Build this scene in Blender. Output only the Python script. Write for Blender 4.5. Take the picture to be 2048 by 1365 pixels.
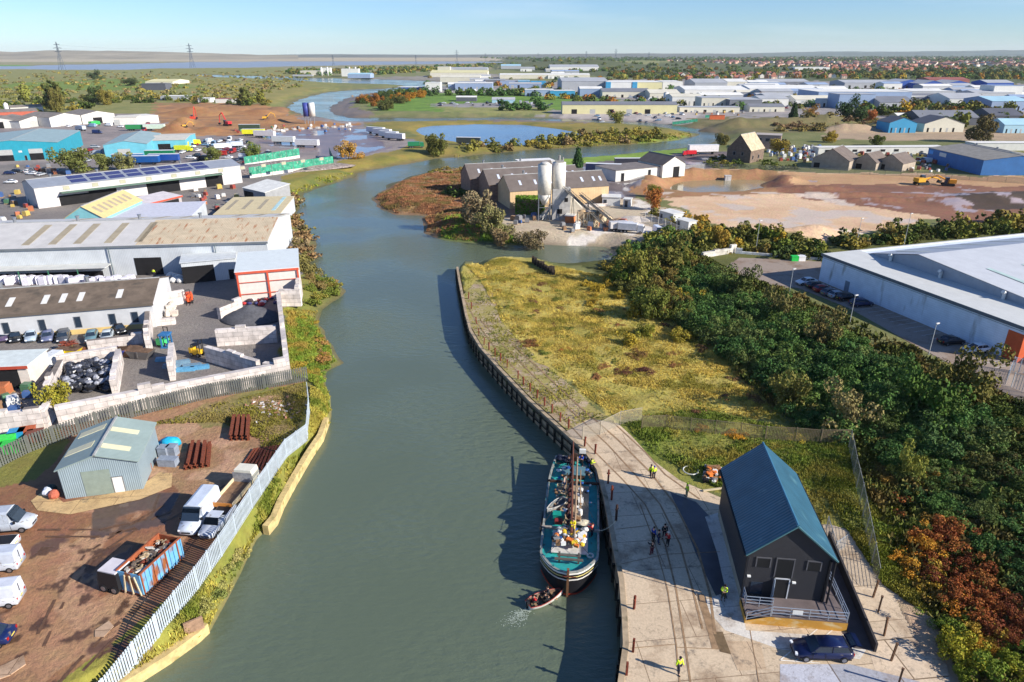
import bpy, math, random
import numpy as np
from mathutils import Vector, Matrix
for o in list(bpy.data.objects): bpy.data.objects.remove(o)
sc = bpy.context.scene
COL = sc.collection
R = math.radians
rnd = random.Random(7)
# ---------------------------------------------------------------- camera, sky, sun
F_PX = 2048*24/36.0; PITCH = R(22.9); CAMH = 46.0
cd = bpy.data.cameras.new("camera"); cam = bpy.data.objects.new("camera", cd); COL.objects.link(cam)
cd.lens = 24; cd.sensor_width = 36; cd.clip_start = 0.5; cd.clip_end = 90000
cam.location = (0, 0, CAMH); cam.rotation_euler = (R(90)-PITCH, 0, 0)
sc.camera = cam
SUN_EL = R(27); SUN_DIR = (0.918, -0.397)
w = bpy.data.worlds.new("World"); sc.world = w; w.use_nodes = True
nt = w.node_tree; bg = nt.nodes['Background']
sky = nt.nodes.new('ShaderNodeTexSky'); sky.sky_type = 'NISHITA'; sky.sun_disc = False
sky.sun_elevation = SUN_EL; sky.sun_rotation = math.atan2(SUN_DIR[0], SUN_DIR[1])
sky.altitude = 0; sky.air_density = 1.0; sky.dust_density = 0.0; sky.ozone_density = 3.0
# the autumn sky is a shade bluer than the model gives near the horizon
tint = nt.nodes.new('ShaderNodeMix'); tint.data_type = 'RGBA'; tint.blend_type = 'MULTIPLY'; tint.inputs[0].default_value = 1; tint.inputs[7].default_value = (.70, .94, 1.34, 1)
nt.links.new(sky.outputs[0], tint.inputs[6]); bg.inputs[1].default_value = 0.071
cn_ = nt.nodes.new('ShaderNodeTexNoise'); cn_.inputs['Scale'].default_value = 3.2; cn_.inputs['Detail'].default_value = 7; cn_.inputs['Roughness'].default_value = .62
cm0 = nt.nodes.new('ShaderNodeMapping'); cm0.inputs['Scale'].default_value = (1, 1, 9); ct0 = nt.nodes.new('ShaderNodeTexCoord'); nt.links.new(ct0.outputs['Generated'], cm0.inputs[0]); nt.links.new(cm0.outputs[0], cn_.inputs['Vector'])
cr0 = nt.nodes.new('ShaderNodeMapRange'); nt.links.new(cn_.outputs[0], cr0.inputs[0])
for i, v in enumerate((.5, .75, 0, .22)): cr0.inputs[i+1].default_value = v
cl0 = nt.nodes.new('ShaderNodeMix'); cl0.data_type = 'RGBA'; nt.links.new(cr0.outputs[0], cl0.inputs[0]); nt.links.new(tint.outputs[2], cl0.inputs[6]); cl0.inputs[7].default_value = (7.5, 8.6, 9.4, 1)
nt.links.new(cl0.outputs[2], bg.inputs[0])
sd = bpy.data.lights.new("sun", 'SUN'); so = bpy.data.objects.new("sun", sd); COL.objects.link(so)
sd.energy = 5.0; sd.angle = R(0.5); sd.color = (1.0, 0.94, 0.85)
d = Vector((SUN_DIR[0]*math.cos(SUN_EL), SUN_DIR[1]*math.cos(SUN_EL), math.sin(SUN_EL)))
so.rotation_euler = d.to_track_quat('Z', 'Y').to_euler(); so.location = (60, -30, 60)
sc.view_settings.view_transform = 'Standard'; sc.view_settings.look = 'None'
sc.view_settings.exposure = 0.7; sc.view_settings.gamma = 1.0
sc.render.resolution_x = 1024; sc.render.resolution_y = 682
sc.cycles.max_bounces = 6; sc.cycles.volume_bounces = 0; sc.cycles.transparent_max_bounces = 8
WZ = -2.5   # water level; the quay top is z = 0
# ---------------------------------------------------------------- geometry helpers
def G(x, y, z=0.0):
    u = (x-1024)/F_PX; v = -(y-682.5)/F_PX
    dz = -math.sin(PITCH)+v*math.cos(PITCH); dy = math.cos(PITCH)+v*math.sin(PITCH)
    t = (z-CAMH)/dz
    return Vector((u*t, dy*t, z))
def pr(p):
    Z = p[2]-CAMH; dep = p[1]*math.cos(PITCH)-Z*math.sin(PITCH)
    return 1024+F_PX*p[0]/dep, 682.5-F_PX*(p[1]*math.sin(PITCH)+Z*math.cos(PITCH))/dep
def HT(x, yb, yt):
    p = G(x, yb); lo, hi = 0.0, 200.0
    for _ in range(40):
        m = (lo+hi)/2
        if pr((p.x, p.y, m))[1] > yt: lo = m
        else: hi = m
    return lo
def S(r, g, b, k=1.0):
    def c(v):
        v /= 255.0
        return (v/12.92 if v <= .04045 else ((v+.055)/1.055)**2.4)*k
    return (c(r), c(g), c(b))
class MB:
    def __init__(s): s.v = []; s.f = []
    def poly(s, *pts):
        n = len(s.v); s.v += [tuple(p) for p in pts]; s.f.append(tuple(range(n, n+len(pts)))); return s
    def box(s, x0, x1, y0, y1, z0, z1, M=None):
        p = [(x0,y0,z0),(x1,y0,z0),(x1,y1,z0),(x0,y1,z0),(x0,y0,z1),(x1,y0,z1),(x1,y1,z1),(x0,y1,z1)]
        if M is not None: p = [tuple(M @ Vector(q)) for q in p]
        n = len(s.v); s.v += p
        for q in ((0,3,2,1),(4,5,6,7),(0,1,5,4),(1,2,6,5),(2,3,7,6),(3,0,4,7)): s.f.append(tuple(n+i for i in q))
        return s
    def cbox(s, c, size, rz=0, rx=0, ry=0):
        M = Matrix.Translation(c) @ Matrix.Rotation(rz, 4, 'Z') @ Matrix.Rotation(ry, 4, 'Y') @ Matrix.Rotation(rx, 4, 'X')
        a, b, c2 = size[0]/2, size[1]/2, size[2]/2
        return s.box(-a, a, -b, b, -c2, c2, M)
    def prism(s, poly, z0, z1):
        n = len(s.v); k = len(poly)
        s.v += [(p[0], p[1], z0) for p in poly]+[(p[0], p[1], z1) for p in poly]
        s.f.append(tuple(n+i for i in reversed(range(k)))); s.f.append(tuple(n+k+i for i in range(k)))
        for i in range(k):
            j = (i+1) % k; s.f.append((n+i, n+j, n+k+j, n+k+i))
        return s
    def tube(s, a, b, r, r2=None, n=6, caps=True):
        a = Vector(a); b = Vector(b); r2 = r if r2 is None else r2
        d = (b-a).normalized(); u = d.orthogonal().normalized(); w_ = d.cross(u)
        m = len(s.v)
        for P, rr in ((a, r), (b, r2)):
            for i in range(n):
                t = 2*math.pi*i/n; s.v.append(tuple(P+u*(rr*math.cos(t))+w_*(rr*math.sin(t))))
        for i in range(n):
            j = (i+1) % n; s.f.append((m+i, m+j, m+n+j, m+n+i))
        if caps: s.f.append(tuple(m+i for i in reversed(range(n)))); s.f.append(tuple(m+n+i for i in range(n)))
        return s
    def path(s, pts, r, n=5):
        for a, b in zip(pts, pts[1:]):
            if (Vector(a)-Vector(b)).length > 1e-5: s.tube(a, b, r, n=n)
        return s
    def rings(s, rings, caps=True):
        m = len(s.v); k = len(rings[0])
        for r in rings: s.v += [tuple(p) for p in r]
        for i in range(len(rings)-1):
            for j in range(k):
                q = (j+1) % k; s.f.append((m+i*k+j, m+i*k+q, m+(i+1)*k+q, m+(i+1)*k+j))
        if caps: s.f.append(tuple(m+j for j in reversed(range(k)))); s.f.append(tuple(m+(len(rings)-1)*k+j for j in range(k)))
        return s
    def strip(s, A, B):
        m = len(s.v); k = len(A); s.v += [tuple(p) for p in A]+[tuple(p) for p in B]
        for i in range(k-1): s.f.append((m+i, m+i+1, m+k+i+1, m+k+i))
        return s
    def ball(s, c, r, sx=1, sy=1, sz=1, n=8, m=5, jit=0, rg=None):
        rg = rg or rnd
        rings = []
        for i in range(m+1):
            t = math.pi*i/m; rr = max(math.sin(t), .02)
            ring = []
            for j in range(n):
                a = 2*math.pi*j/n; q = 1+(rg.uniform(-jit, jit) if jit else 0)
                ring.append((c[0]+r*sx*rr*math.cos(a)*q, c[1]+r*sy*rr*math.sin(a)*q, c[2]-r*sz*math.cos(t)*q))
            rings.append(ring)
        return s.rings(rings)
    def build(s, name, m, parent=None, smooth=False):
        me = bpy.data.meshes.new(name); me.from_pydata(s.v, [], s.f); me.update()
        if smooth: me.polygons.foreach_set('use_smooth', [True]*len(me.polygons))
        if m: me.materials.append(m)
        o = bpy.data.objects.new(name, me); COL.objects.link(o)
        if parent: o.parent = parent
        return o
def npmesh(name, V, Fq, m=None, smooth=False):
    """fast mesh from numpy arrays; Fq is (n,k)"""
    me = bpy.data.meshes.new(name); V = np.asarray(V, np.float32); Fq = np.asarray(Fq, np.int32)
    n, k = Fq.shape
    me.vertices.add(len(V)); me.vertices.foreach_set('co', V.ravel())
    me.loops.add(n*k); me.loops.foreach_set('vertex_index', Fq.ravel())
    me.polygons.add(n); me.polygons.foreach_set('loop_start', np.arange(0, n*k, k, dtype=np.int32))
    try: me.polygons.foreach_set('loop_total', np.full(n, k, np.int32))
    except Exception: pass
    if smooth: me.polygons.foreach_set('use_smooth', np.ones(n, bool))
    me.update(calc_edges=True)
    if m: me.materials.append(m)
    return me
def tag(o, label=None, cat=None, group=None, kind=None):
    if label: o['label'] = label
    if cat: o['category'] = cat
    if group: o['group'] = group
    if kind: o['kind'] = kind
    return o
def thing(name, label, cat, loc=(0,0,0), rz=0.0, group=None, sc_=1.0):
    o = bpy.data.objects.new(name, None); COL.objects.link(o); o.empty_display_size = .3
    o.location = loc; o.rotation_euler = (0, 0, rz); o.scale = (sc_,)*3
    return tag(o, label, cat, group)
def struct(o): o['kind'] = 'structure'; return o
KIDS = {}
def kids(o):
    return [c for c in o.children]
def dup(root, loc, rz, label, group=None, color=None, scale=1.0, cat=None):
    r = root.copy(); COL.objects.link(r); r.location = loc; r.rotation_euler = (0, 0, rz); r.scale = (scale,)*3
    r['label'] = label
    if group: r['group'] = group
    if cat: r['category'] = cat
    if color is not None: r.color = (*color, 1)
    for ch in PROTO[root.name]:
        c = ch[0].copy(); COL.objects.link(c); c.parent = r
        if color is not None and ch[2]: c.color = (*color, 1)
        for g in ch[1]:
            q = g.copy(); COL.objects.link(q); q.parent = c
    return r
PROTO = {}
def register(root, painted=()):
    kidlist = []
    al = [o for o in COL.objects]
    for ch in al:
        if ch.parent == root:
            base = ch.name.split('.')[0]
            kidlist.append((ch, [g for g in al if g.parent == ch], base in painted))
    PROTO[root.name] = kidlist
    return root
def kill(root):
    for ch, gs, _ in PROTO[root.name]:
        for g in gs: bpy.data.objects.remove(g)
        bpy.data.objects.remove(ch)
    bpy.data.objects.remove(root)
# ---------------------------------------------------------------- materials
MC = {}
def mat(col, rough=.75, var=.12, scale=.6, metal=0.0, wave=None, wstr=.25, streak=None, objcol=False,
        spec=.35, grime=None, bump=0.0, island=0.0, alpha=1.0, emit=None, stretch=None, bscale=None):
    key = repr((col, rough, var, scale, metal, wave, wstr, streak, objcol, spec, grime, bump, island, alpha, stretch, bscale))
    if key in MC: return MC[key]
    m = bpy.data.materials.new("surface"); m.use_nodes = True; t = m.node_tree; L = t.links
    b = t.nodes['Principled BSDF']; b.inputs['Roughness'].default_value = rough
    b.inputs['Metallic'].default_value = metal; b.inputs['Specular IOR Level'].default_value = spec
    tc = t.nodes.new('ShaderNodeTexCoord'); vec = tc.outputs['Object']
    if stretch:
        mp = t.nodes.new('ShaderNodeMapping'); mp.inputs['Scale'].default_value = stretch
        L.new(vec, mp.inputs[0]); svec = mp.outputs[0]
    else: svec = vec
    if objcol:
        oi = t.nodes.new('ShaderNodeObjectInfo'); cur = oi.outputs['Color']
    else:
        rgb = t.nodes.new('ShaderNodeRGB'); rgb.outputs[0].default_value = (*col, 1); cur = rgb.outputs[0]
    def mixc(fac, a, bcol, mode='MIX'):
        x = t.nodes.new('ShaderNodeMix'); x.data_type = 'RGBA'; x.blend_type = mode
        if isinstance(fac, float): x.inputs[0].default_value = fac
        else: L.new(fac, x.inputs[0])
        L.new(a, x.inputs[6])
        if isinstance(bcol, tuple): x.inputs[7].default_value = (*bcol, 1)
        else: L.new(bcol, x.inputs[7])
        return x.outputs[2]
    def mrange(src, a, b_, c, d_):
        x = t.nodes.new('ShaderNodeMapRange'); L.new(src, x.inputs[0])
        for i, v in enumerate((a, b_, c, d_)): x.inputs[i+1].default_value = v
        return x.outputs[0]
    if var > 0:
        n = t.nodes.new('ShaderNodeTexNoise'); n.inputs['Scale'].default_value = scale; n.inputs['Detail'].default_value = 6
        n.inputs['Roughness'].default_value = .65
        L.new(svec, n.inputs['Vector'])
        f = mrange(n.outputs[0], .3, .7, 1-var*1.4, 1+var)
        hs = t.nodes.new('ShaderNodeHueSaturation'); L.new(f, hs.inputs['Value']); L.new(cur, hs.inputs['Color']); cur = hs.outputs[0]
    if island:
        g = t.nodes.new('ShaderNodeNewGeometry')
        f = mrange(g.outputs['Random Per Island'], 0, 1, 1-island, 1+island)
        hs = t.nodes.new('ShaderNodeHueSaturation'); L.new(f, hs.inputs['Value']); L.new(cur, hs.inputs['Color'])
        f2 = mrange(g.outputs['Random Per Island'], 0, 1, .485, .515); L.new(f2, hs.inputs['Hue']); cur = hs.outputs[0]
    if streak:   # (colour, amount 0..1, scale, (sx,sy,sz))
        mp = t.nodes.new('ShaderNodeMapping'); mp.inputs['Scale'].default_value = streak[3]; L.new(vec, mp.inputs[0])
        n = t.nodes.new('ShaderNodeTexNoise'); n.inputs['Scale'].default_value = streak[2]; n.inputs['Detail'].default_value = 5
        L.new(mp.outputs[0], n.inputs['Vector'])
        th = .75-.4*streak[1]
        cur = mixc(mrange(n.outputs[0], th, th+.12, 0, 1), cur, streak[0])
    if wave:     # (axis, scale)
        wv = t.nodes.new('ShaderNodeTexWave'); wv.bands_direction = wave[0]; wv.inputs['Scale'].default_value = wave[1]
        L.new(vec, wv.inputs['Vector'])
        cur = mixc(mrange(wv.outputs[1], 0, 1, wstr*.55, 0), cur, (0, 0, 0))
        bp = t.nodes.new('ShaderNodeBump'); bp.inputs['Strength'].default_value = min(wstr, .6); bp.inputs['Distance'].default_value = .05
        L.new(wv.outputs[1], bp.inputs['Height']); L.new(bp.outputs[0], b.inputs['Normal'])
    if bump:
        n = t.nodes.new('ShaderNodeTexNoise'); n.inputs['Scale'].default_value = bscale or 4; n.inputs['Detail'].default_value = 6
        L.new(vec, n.inputs['Vector'])
        bp = t.nodes.new('ShaderNodeBump'); bp.inputs['Strength'].default_value = bump; bp.inputs['Distance'].default_value = .15
        L.new(n.outputs[0], bp.inputs['Height']); L.new(bp.outputs[0], b.inputs['Normal'])
    L.new(cur, b.inputs['Base Color'])
    if alpha < 1: b.inputs['Alpha'].default_value = alpha
    MC[key] = m
    return m
def meshmat(col, cell=.16, thick=.2):
    """wire mesh for see-through fences: real gaps through an alpha pattern"""
    key = ('mesh', col, cell, thick)
    if key in MC: return MC[key]
    m = mat(col, .6, .01, 1, stretch=(1, 1, cell)); t = m.node_tree; L = t.links; b = t.nodes['Principled BSDF']
    tc = t.nodes.new('ShaderNodeTexCoord'); sx = t.nodes.new('ShaderNodeSeparateXYZ'); L.new(tc.outputs['Object'], sx.inputs[0]); outs = []
    def nd(op, *a):
        n = t.nodes.new('ShaderNodeMath'); n.operation = op
        for i, v in enumerate(a):
            if isinstance(v, (int, float)): n.inputs[i].default_value = v
            else: L.new(v, n.inputs[i])
        return n.outputs[0]
    su = nd('ADD', sx.outputs[0], nd('MULTIPLY', sx.outputs[1], .83))
    for c in (su, sx.outputs[2]): outs.append(nd('LESS_THAN', nd('FRACT', nd('ADD', nd('DIVIDE', c, cell), 1000.0)), thick))
    L.new(nd('MAXIMUM', outs[0], outs[1]), b.inputs['Alpha'])
    MC[key] = m
    return m
# ---------------------------------------------------------------- terrain
def vnoise(x, y, s, seed=0):
    x = x/s+seed*17.31; y = y/s+seed*5.77
    xi = np.floor(x).astype(np.int64); yi = np.floor(y).astype(np.int64); fx = x-xi; fy = y-yi
    fx = fx*fx*(3-2*fx); fy = fy*fy*(3-2*fy)
    def h(a, b):
        n = (a*374761393+b*668265263+seed*1442695) & 0x7fffffff
        n = ((n ^ (n >> 13))*1274126177) & 0x7fffffff
        return ((n ^ (n >> 16)) & 0xffff)/65535.0
    return (h(xi, yi)*(1-fx)+h(xi+1, yi)*fx)*(1-fy)+(h(xi, yi+1)*(1-fx)+h(xi+1, yi+1)*fx)*fy
def fbm(x, y, s, o=4, seed=0):
    r = 0; a = .5; t = 0
    for i in range(o): r = r+a*vnoise(x, y, s/2**i, seed+i); t += a; a *= .5
    return r/t
def P2(pts, z=0.0): return np.array([[*G(p[0], p[1], z if len(p) < 3 else p[2])[:2]] for p in pts])
def inside(px, py, poly):
    r = np.zeros(px.shape, bool); n = len(poly)
    for i in range(n):
        x1, y1 = poly[i]; x2, y2 = poly[(i+1) % n]
        if y1 == y2: continue
        c = ((y1 > py) != (y2 > py)) & (px < (x2-x1)*(py-y1)/(y2-y1)+x1)
        r ^= c
    return r
def pdist(px, py, poly, closed=True):
    d = np.full(px.shape, 1e18); n = len(poly)
    for i in range(n if closed else n-1):
        a = poly[i]; b = poly[(i+1) % n]; ab = b-a; l2 = ab@ab+1e-9
        t = np.clip(((px-a[0])*ab[0]+(py-a[1])*ab[1])/l2, 0, 1)
        d = np.minimum(d, (px-a[0]-t*ab[0])**2+(py-a[1]-t*ab[1])**2)
    return np.sqrt(d)
QUAY = [(915,535),(919,560),(925,590),(933,630),(942,662),(962,695),(1000,738),(1060,801),(1130,865),(1172,902),(1198,940),(1213,1000),(1230,1090),(1244,1160),(1250,1230),(1253,1290),(1243,1365),(1238,1480),(1235,1700)]
q0 = [(x, y, 0.0) for x, y in QUAY]
RIVER = [(60,1700),(60,1480,-1.4),(170,1408,-1.4),(258,1358,-1.4),(332,1311,-1.4),(396,1266,-1.4),(414,1247,-1.4),(470,1165),(520,1080),(545,1035,-1.3),(560,1000,-1.3),(585,955,-1.3),(615,905,-1.3),(640,868,-1.3),(652,835,-1.3),(655,800),(650,765),(655,745),(690,728),(672,690),(640,650),(655,618),(703,582),(680,565),(625,543),(642,500),(626,470),(606,440),(600,410),(615,387),(660,371),(700,357),(740,342),(800,331),(870,319),(960,311),(1060,302),(1180,294),(1300,288),(1345,283),(1390,275),(1402,270),(1370,262),(1300,252),(1240,249),(1150,245),(1000,241),(860,244),(760,245),(720,246),(660,238),(590,226),(582,215),(602,200),(650,187),(700,181),(780,178),(822,174),(800,170),(690,167),(625,163),(540,158),(400,153),(400,150),(560,154),(640,157),(740,159),(860,163),(905,171),(850,178),(780,183),(725,188),(688,198),(664,208),(655,220),(668,230),(700,237),(760,236),(860,238),(1000,236),(1120,239),(1240,244),(1310,247),(1370,255),(1425,265),(1436,275),(1418,286),(1380,294),(1300,304),(1200,315),(1100,323),(1000,331),(900,338),(850,346),(810,356),(770,371),(748,386),(740,400),(750,420),(790,431),(845,434),(838,450),(842,467),(872,479),(930,488),(1000,489),(1080,491),(1200,496),(1242,508),(1236,522),(1180,526),(1130,531),(1110,527),(1090,521),(1050,518),(1000,516),(940,525)]+q0
ESTUARY = [(-900,134),(-300,133),(60,133),(85,131),(260,128),(400,124.5),(700,123),(960,123.5),(1020,125.5),(900,128.5),(700,131.5),(560,134),(480,136.5),(300,138),(250,140.5),(150,141),(60,139),(-300,142),(-900,144)]
POND = [(835,262),(842,256),(870,252),(950,249),(1040,250),(1110,258),(1165,268),(1160,274),(1110,283),(1050,290),(1000,292),(935,287),(870,277),(845,269)]
PIT = [(1338,374),(1370,364),(1440,359),(1520,361),(1540,367),(1530,378),(1470,386),(1390,388),(1350,383)]
W_R = P2(RIVER, WZ); W_E = P2(ESTUARY, WZ); W_P = P2(POND, -1.0); W_S = P2(PIT, -1.8)
Z = []     # zones: name, polygon px, colour A, colour B, warp, [wet]
def zone(name, pts, a, b, warp=1.0, rough=.92, kindname=None): Z.append((name, pts, a, b, warp, rough))
zone('fields', [(-2000,108),(4000,108),(4000,150),(-2000,150)], S(150,140,110), S(120,122,80), 3)
zone('fields', [(950,108),(4000,108),(4000,205),(1300,205),(1000,150)], S(95,98,62), S(70,82,48), 3)
zone('fields', [(-1000,106),(1000,106),(1000,122),(-1000,127)], S(178,166,138), S(160,146,122), 3)
zone('meadow', [(-900,126),(85,131),(82,137),(-900,140)], S(95,150,60), S(110,140,70), 1)
zone('meadow', [(1085,128),(1130,121),(1240,122),(1380,130),(1300,134),(1120,133)], S(115,125,75), S(135,130,85), 1)
zone('marsh', [(-900,144),(300,138),(560,136),(620,150),(760,178),(600,200),(560,232),(300,235),(-900,235)], S(142,136,80), S(112,116,60), 2)
zone('marsh', [(380,160),(600,168),(640,178),(560,205),(420,205)], S(150,135,80), S(120,120,55), 2)
zone('marsh', [(0,168),(240,158),(420,176),(250,182),(0,178)], S(120,140,50), S(95,110,45), 2)
zone('fields', [(700,150),(1000,140),(1300,160),(1250,240),(700,240),(660,215)], S(130,125,80), S(100,110,60), 2)
zone('industrial_ground', [(860,168),(1300,158),(2600,175),(2600,245),(1400,240),(1100,232),(1090,215),(860,205)], S(160,150,145), S(120,118,112), 2)
zone('industrial_ground', [(640,158),(1000,148),(1050,165),(800,162)], S(150,142,130), S(120,116,105), 2)
zone('mudflat', [(600,200),(720,178),(830,172),(760,190),(700,212),(760,232),(1100,236),(1250,245),(1240,252),(700,250),(600,235)], S(138,118,98), S(112,98,80), .6, .5)
zone('lawn', [(715,200),(780,186),(1100,186),(1250,200),(1260,208),(1100,222),(900,225),(760,222)], S(112,142,50), S(80,112,38), 1)
zone('lawn', [(860,206),(1090,212),(1110,228),(900,226)], S(145,140,85), S(120,125,65), 1)
zone('car_park', [(860,208),(1090,206),(1100,216),(870,214)], S(150,145,140), S(125,120,118), .5)
zone('concrete_yard', [(1120,222),(1400,225),(1380,243),(1180,243),(1120,238)], S(185,175,165), S(160,150,145), .5)
zone('scrubland', [(1390,236),(2600,236),(2600,262),(1400,266)], S(125,112,75), S(98,96,58), 1.5)
zone('dirt_track', [(1650,262),(1900,258),(2600,270),(2600,285),(1660,280)], S(175,150,120), S(150,130,105), 1)
zone('dyke', [(720,246),(860,240),(1240,247),(1405,268),(1400,276),(1300,290),(1000,308),(800,333),(740,345),(640,372),(600,405),(540,380),(560,340),(720,300),(800,290),(830,275),(800,262)], S(148,128,62), S(110,108,46), 1.2)
zone('dyke', [(1400,274),(1300,289),(1000,310),(800,332),(660,372),(655,364),(800,322),(1000,300),(1250,283),(1370,266)], S(150,168,58), S(112,142,44), .8)
zone('gravel_yard', [(-900,232),(320,228),(560,228),(720,243),(740,262),(830,280),(800,300),(700,318),(560,352),(545,400),(600,520),(600,600),(565,620),(570,740),(130,850),(-900,900)], S(150,138,132), S(122,114,112), .5)
zone('earthworks', [(300,212),(400,205),(560,212),(600,238),(720,250),(560,262),(470,272),(300,270),(330,250)], S(178,132,84), S(146,102,66), 1.2)
zone('wet_lot', [(505,268),(700,252),(742,262),(780,285),(780,300),(690,318),(540,292)], S(140,118,108), S(112,96,94), 1.2, .35)
zone('asphalt_yard', [(-900,330),(560,330),(585,430),(600,600),(565,620),(570,740),(130,850),(-900,960)], S(136,128,120), S(114,108,104), .5)
zone('river_bank', [(540,370),(600,350),(700,335),(720,350),(600,405),(620,470),(645,520),(705,580),(650,630),(690,730),(655,800),(615,760),(570,740),(563,620),(605,600),(585,470),(540,400)], S(135,125,60), S(100,108,48), 1)
zone('river_bank', [(570,618),(625,610),(650,650),(690,730),(655,800),(610,755),(574,742)], S(112,135,46), S(140,125,52), .7)
zone('dirt_yard', [(130,850),(300,820),(610,760),(622,800),(560,960),(430,1120),(250,1290),(60,1400),(-900,2300),(-900,960),(0,940)], S(152,108,76), S(118,82,58), .6, .7)
zone('dirt_yard', [(280,820),(460,790),(560,850),(480,940),(430,1000),(340,1000),(290,920)], S(168,128,96), S(148,116,84), 2, .9)
zone('dirt_yard', [(60,1080),(160,1060),(200,1200),(330,1240),(240,1300),(60,1400),(-100,1600),(-200,1200)], S(172,132,98), S(140,100,70), 2.5, .9)
zone('rough_grass', [(400,810),(612,762),(610,830),(560,940),(500,930),(540,880),(440,850),(300,850)], S(120,120,62), S(150,125,85), 1)
zone('rough_grass', [(0,935),(110,850),(140,880),(60,960),(0,975),(-300,1050),(-300,960)], S(130,128,58), S(110,100,55), 1)
zone('river_bank', [(622,770),(656,795),(640,850),(560,1010),(425,1240),(290,1365),(100,1560),(-60,1560),(130,1365),(380,1150),(480,1010),(590,870),(618,800)], S(150,140,62), S(112,118,48), .6)
zone('salt_marsh', [(735,402),(742,380),(780,362),(850,344),(900,336),(1000,330),(960,350),(950,400),(1000,440),(900,480),(870,480),(838,466),(836,450),(848,436),(790,432)], S(166,120,84), S(134,112,70), 1.2)
zone('salt_marsh', [(880,430),(940,425),(1000,455),(1050,480),(1000,488),(930,486),(890,478)], S(115,145,48), S(95,120,45), 1)
zone('lawn', [(1100,322),(1300,302),(1370,296),(1360,310),(1180,330),(1000,332)], S(135,160,60), S(105,130,50), .8)
zone('track', [(950,345),(1180,325),(1460,300),(1480,330),(1290,360),(1270,400),(1000,440),(950,400)], S(120,105,98), S(95,84,80), .8, .6)
zone('plant_yard', [(1000,440),(1040,430),(1200,400),(1280,398),(1400,440),(1405,478),(1340,478),(1130,480),(1040,470)], S(196,180,152), S(170,152,128), 1)
zone('quarry_site', [(1320,385),(1340,350),(1380,340),(1700,345),(2600,370),(2600,455),(1850,440),(1640,490),(1480,465),(1400,440)], S(214,182,148), S(196,160,124), 1.2)
zone('quarry_site', [(1270,375),(1330,350),(1400,342),(1560,345),(1600,355),(1590,385),(1480,395),(1340,395),(1310,400),(1280,395)], S(164,120,84), S(140,108,72), 1)
zone('quarry_site', [(1580,345),(1850,352),(2600,362),(2600,378),(1800,372),(1600,385)], S(188,150,110), S(170,132,94), 1)
zone('quarry_site', [(1545,352),(1570,350),(1600,372),(1700,368),(2600,380),(2600,480),(1900,448),(1840,428),(1700,410),(1600,396),(1540,380)], S(142,98,72), S(118,82,62), 1, .8)
zone('quarry_site', [(1880,395),(1960,385),(2600,380),(2600,420),(1960,420)], S(84,66,50), S(62,50,40), 1, .8)
zone('scrubland', [(1240,500),(1330,470),(1400,470),(1480,465),(1640,490),(2600,430),(2600,500),(1650,540),(1450,540),(1400,515),(1350,540),(1250,540)], S(100,100,46), S(80,84,38), 1)
zone('scrubland', [(1050,515),(1240,500),(1400,515),(1500,560),(1800,790),(2600,1100),(2600,2200),(1950,1500),(1780,1200),(1700,880),(1560,830),(1380,660),(1180,540)], S(84,86,38), S(62,68,30), 1)
zone('grass_field', [(915,535),(1000,513),(1050,516),(1100,530),(1240,560),(1390,640),(1530,770),(1600,860),(1700,870),(1720,980),(1640,1060),(1400,960),(1300,910),(1210,830),(1040,690),(960,650),(925,600)], S(204,180,92), S(146,138,64), 1)
zone('grass_field', [(1230,830),(1400,815),(1560,850),(1700,872),(1730,1000),(1775,1200),(1690,1060),(1440,990),(1330,950)], S(112,124,48), S(140,130,60), 1)
zone('grass_field', [(1690,870),(1760,880),(1800,1040),(1810,1150),(1760,1150),(1720,1000)], S(95,118,38), S(125,130,48), 1)
zone('service_yard', [(1450,540),(1480,518),(1645,525),(1640,560),(2035,722),(2600,900),(2600,1000),(2040,800),(1830,690),(1690,610),(1600,575),(1500,565)], S(160,142,126), S(146,130,118), .4)
zone('rubble_ground', [(1640,1050),(1700,1060),(1830,1190),(1880,1260),(1890,1300),(1960,1480),(1700,1400),(1700,1250)], S(190,164,132), S(165,140,112), .4)
cols_px = np.arange(-700, 2760, 3.6)
rows_px = np.concatenate([np.arange(1700, 1380, -8), np.arange(1380, 470, -3.6), np.arange(470, 160, -1.8), np.arange(160, 118, -1.0), np.array([117.3,116.6,116,115.4,114.8,114.2,113.6,113,112.4,111.9,111.4,111,110.6,110.2])])
v_ = -(rows_px-682.5)/F_PX
dz_ = -math.sin(PITCH)+v_*math.cos(PITCH); dy_ = math.cos(PITCH)+v_*math.sin(PITCH); t_ = -CAMH/dz_
GX = ((cols_px-1024)/F_PX)[None, :]*t_[:, None]; GY = np.broadcast_to((dy_*t_)[:, None], GX.shape).copy()
NR, NC = GX.shape
gx = GX.ravel(); gy = GY.ravel()
def sdist(poly): 
    d = pdist(gx, gy, poly); i = inside(gx, gy, poly); return np.where(i, -d, d)
d_r = sdist(W_R); d_e = sdist(W_E); d_p = sdist(W_P); d_s = sdist(W_S)
d_q = pdist(gx, gy, P2(QUAY), False)
dist_cam = np.hypot(gx, gy)
bw = np.clip(2.5+dist_cam*.035, 3, 60)
bw = np.where((gx < -8) & (gy < 95), 1.6, bw)
bw = np.where((d_q < 6) & (gx > -20) & (gy < 158), .35, bw)
sm = lambda t: (lambda q: q*q*(3-2*q))(np.clip(t, 0, 1))
d_w = np.minimum(d_r, d_e)
wob = (fbm(gx, gy, 9, 3, 3)-.5)*np.clip(dist_cam*.02, .5, 12)*np.where(d_q < 10, 0, 1)
dw2 = d_w+wob
gz = np.where(dw2 > 0, WZ-.05+(abs(WZ)+.05)*sm(dw2/bw), WZ-.05-np.minimum(2.0, -dw2*.3))
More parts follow.
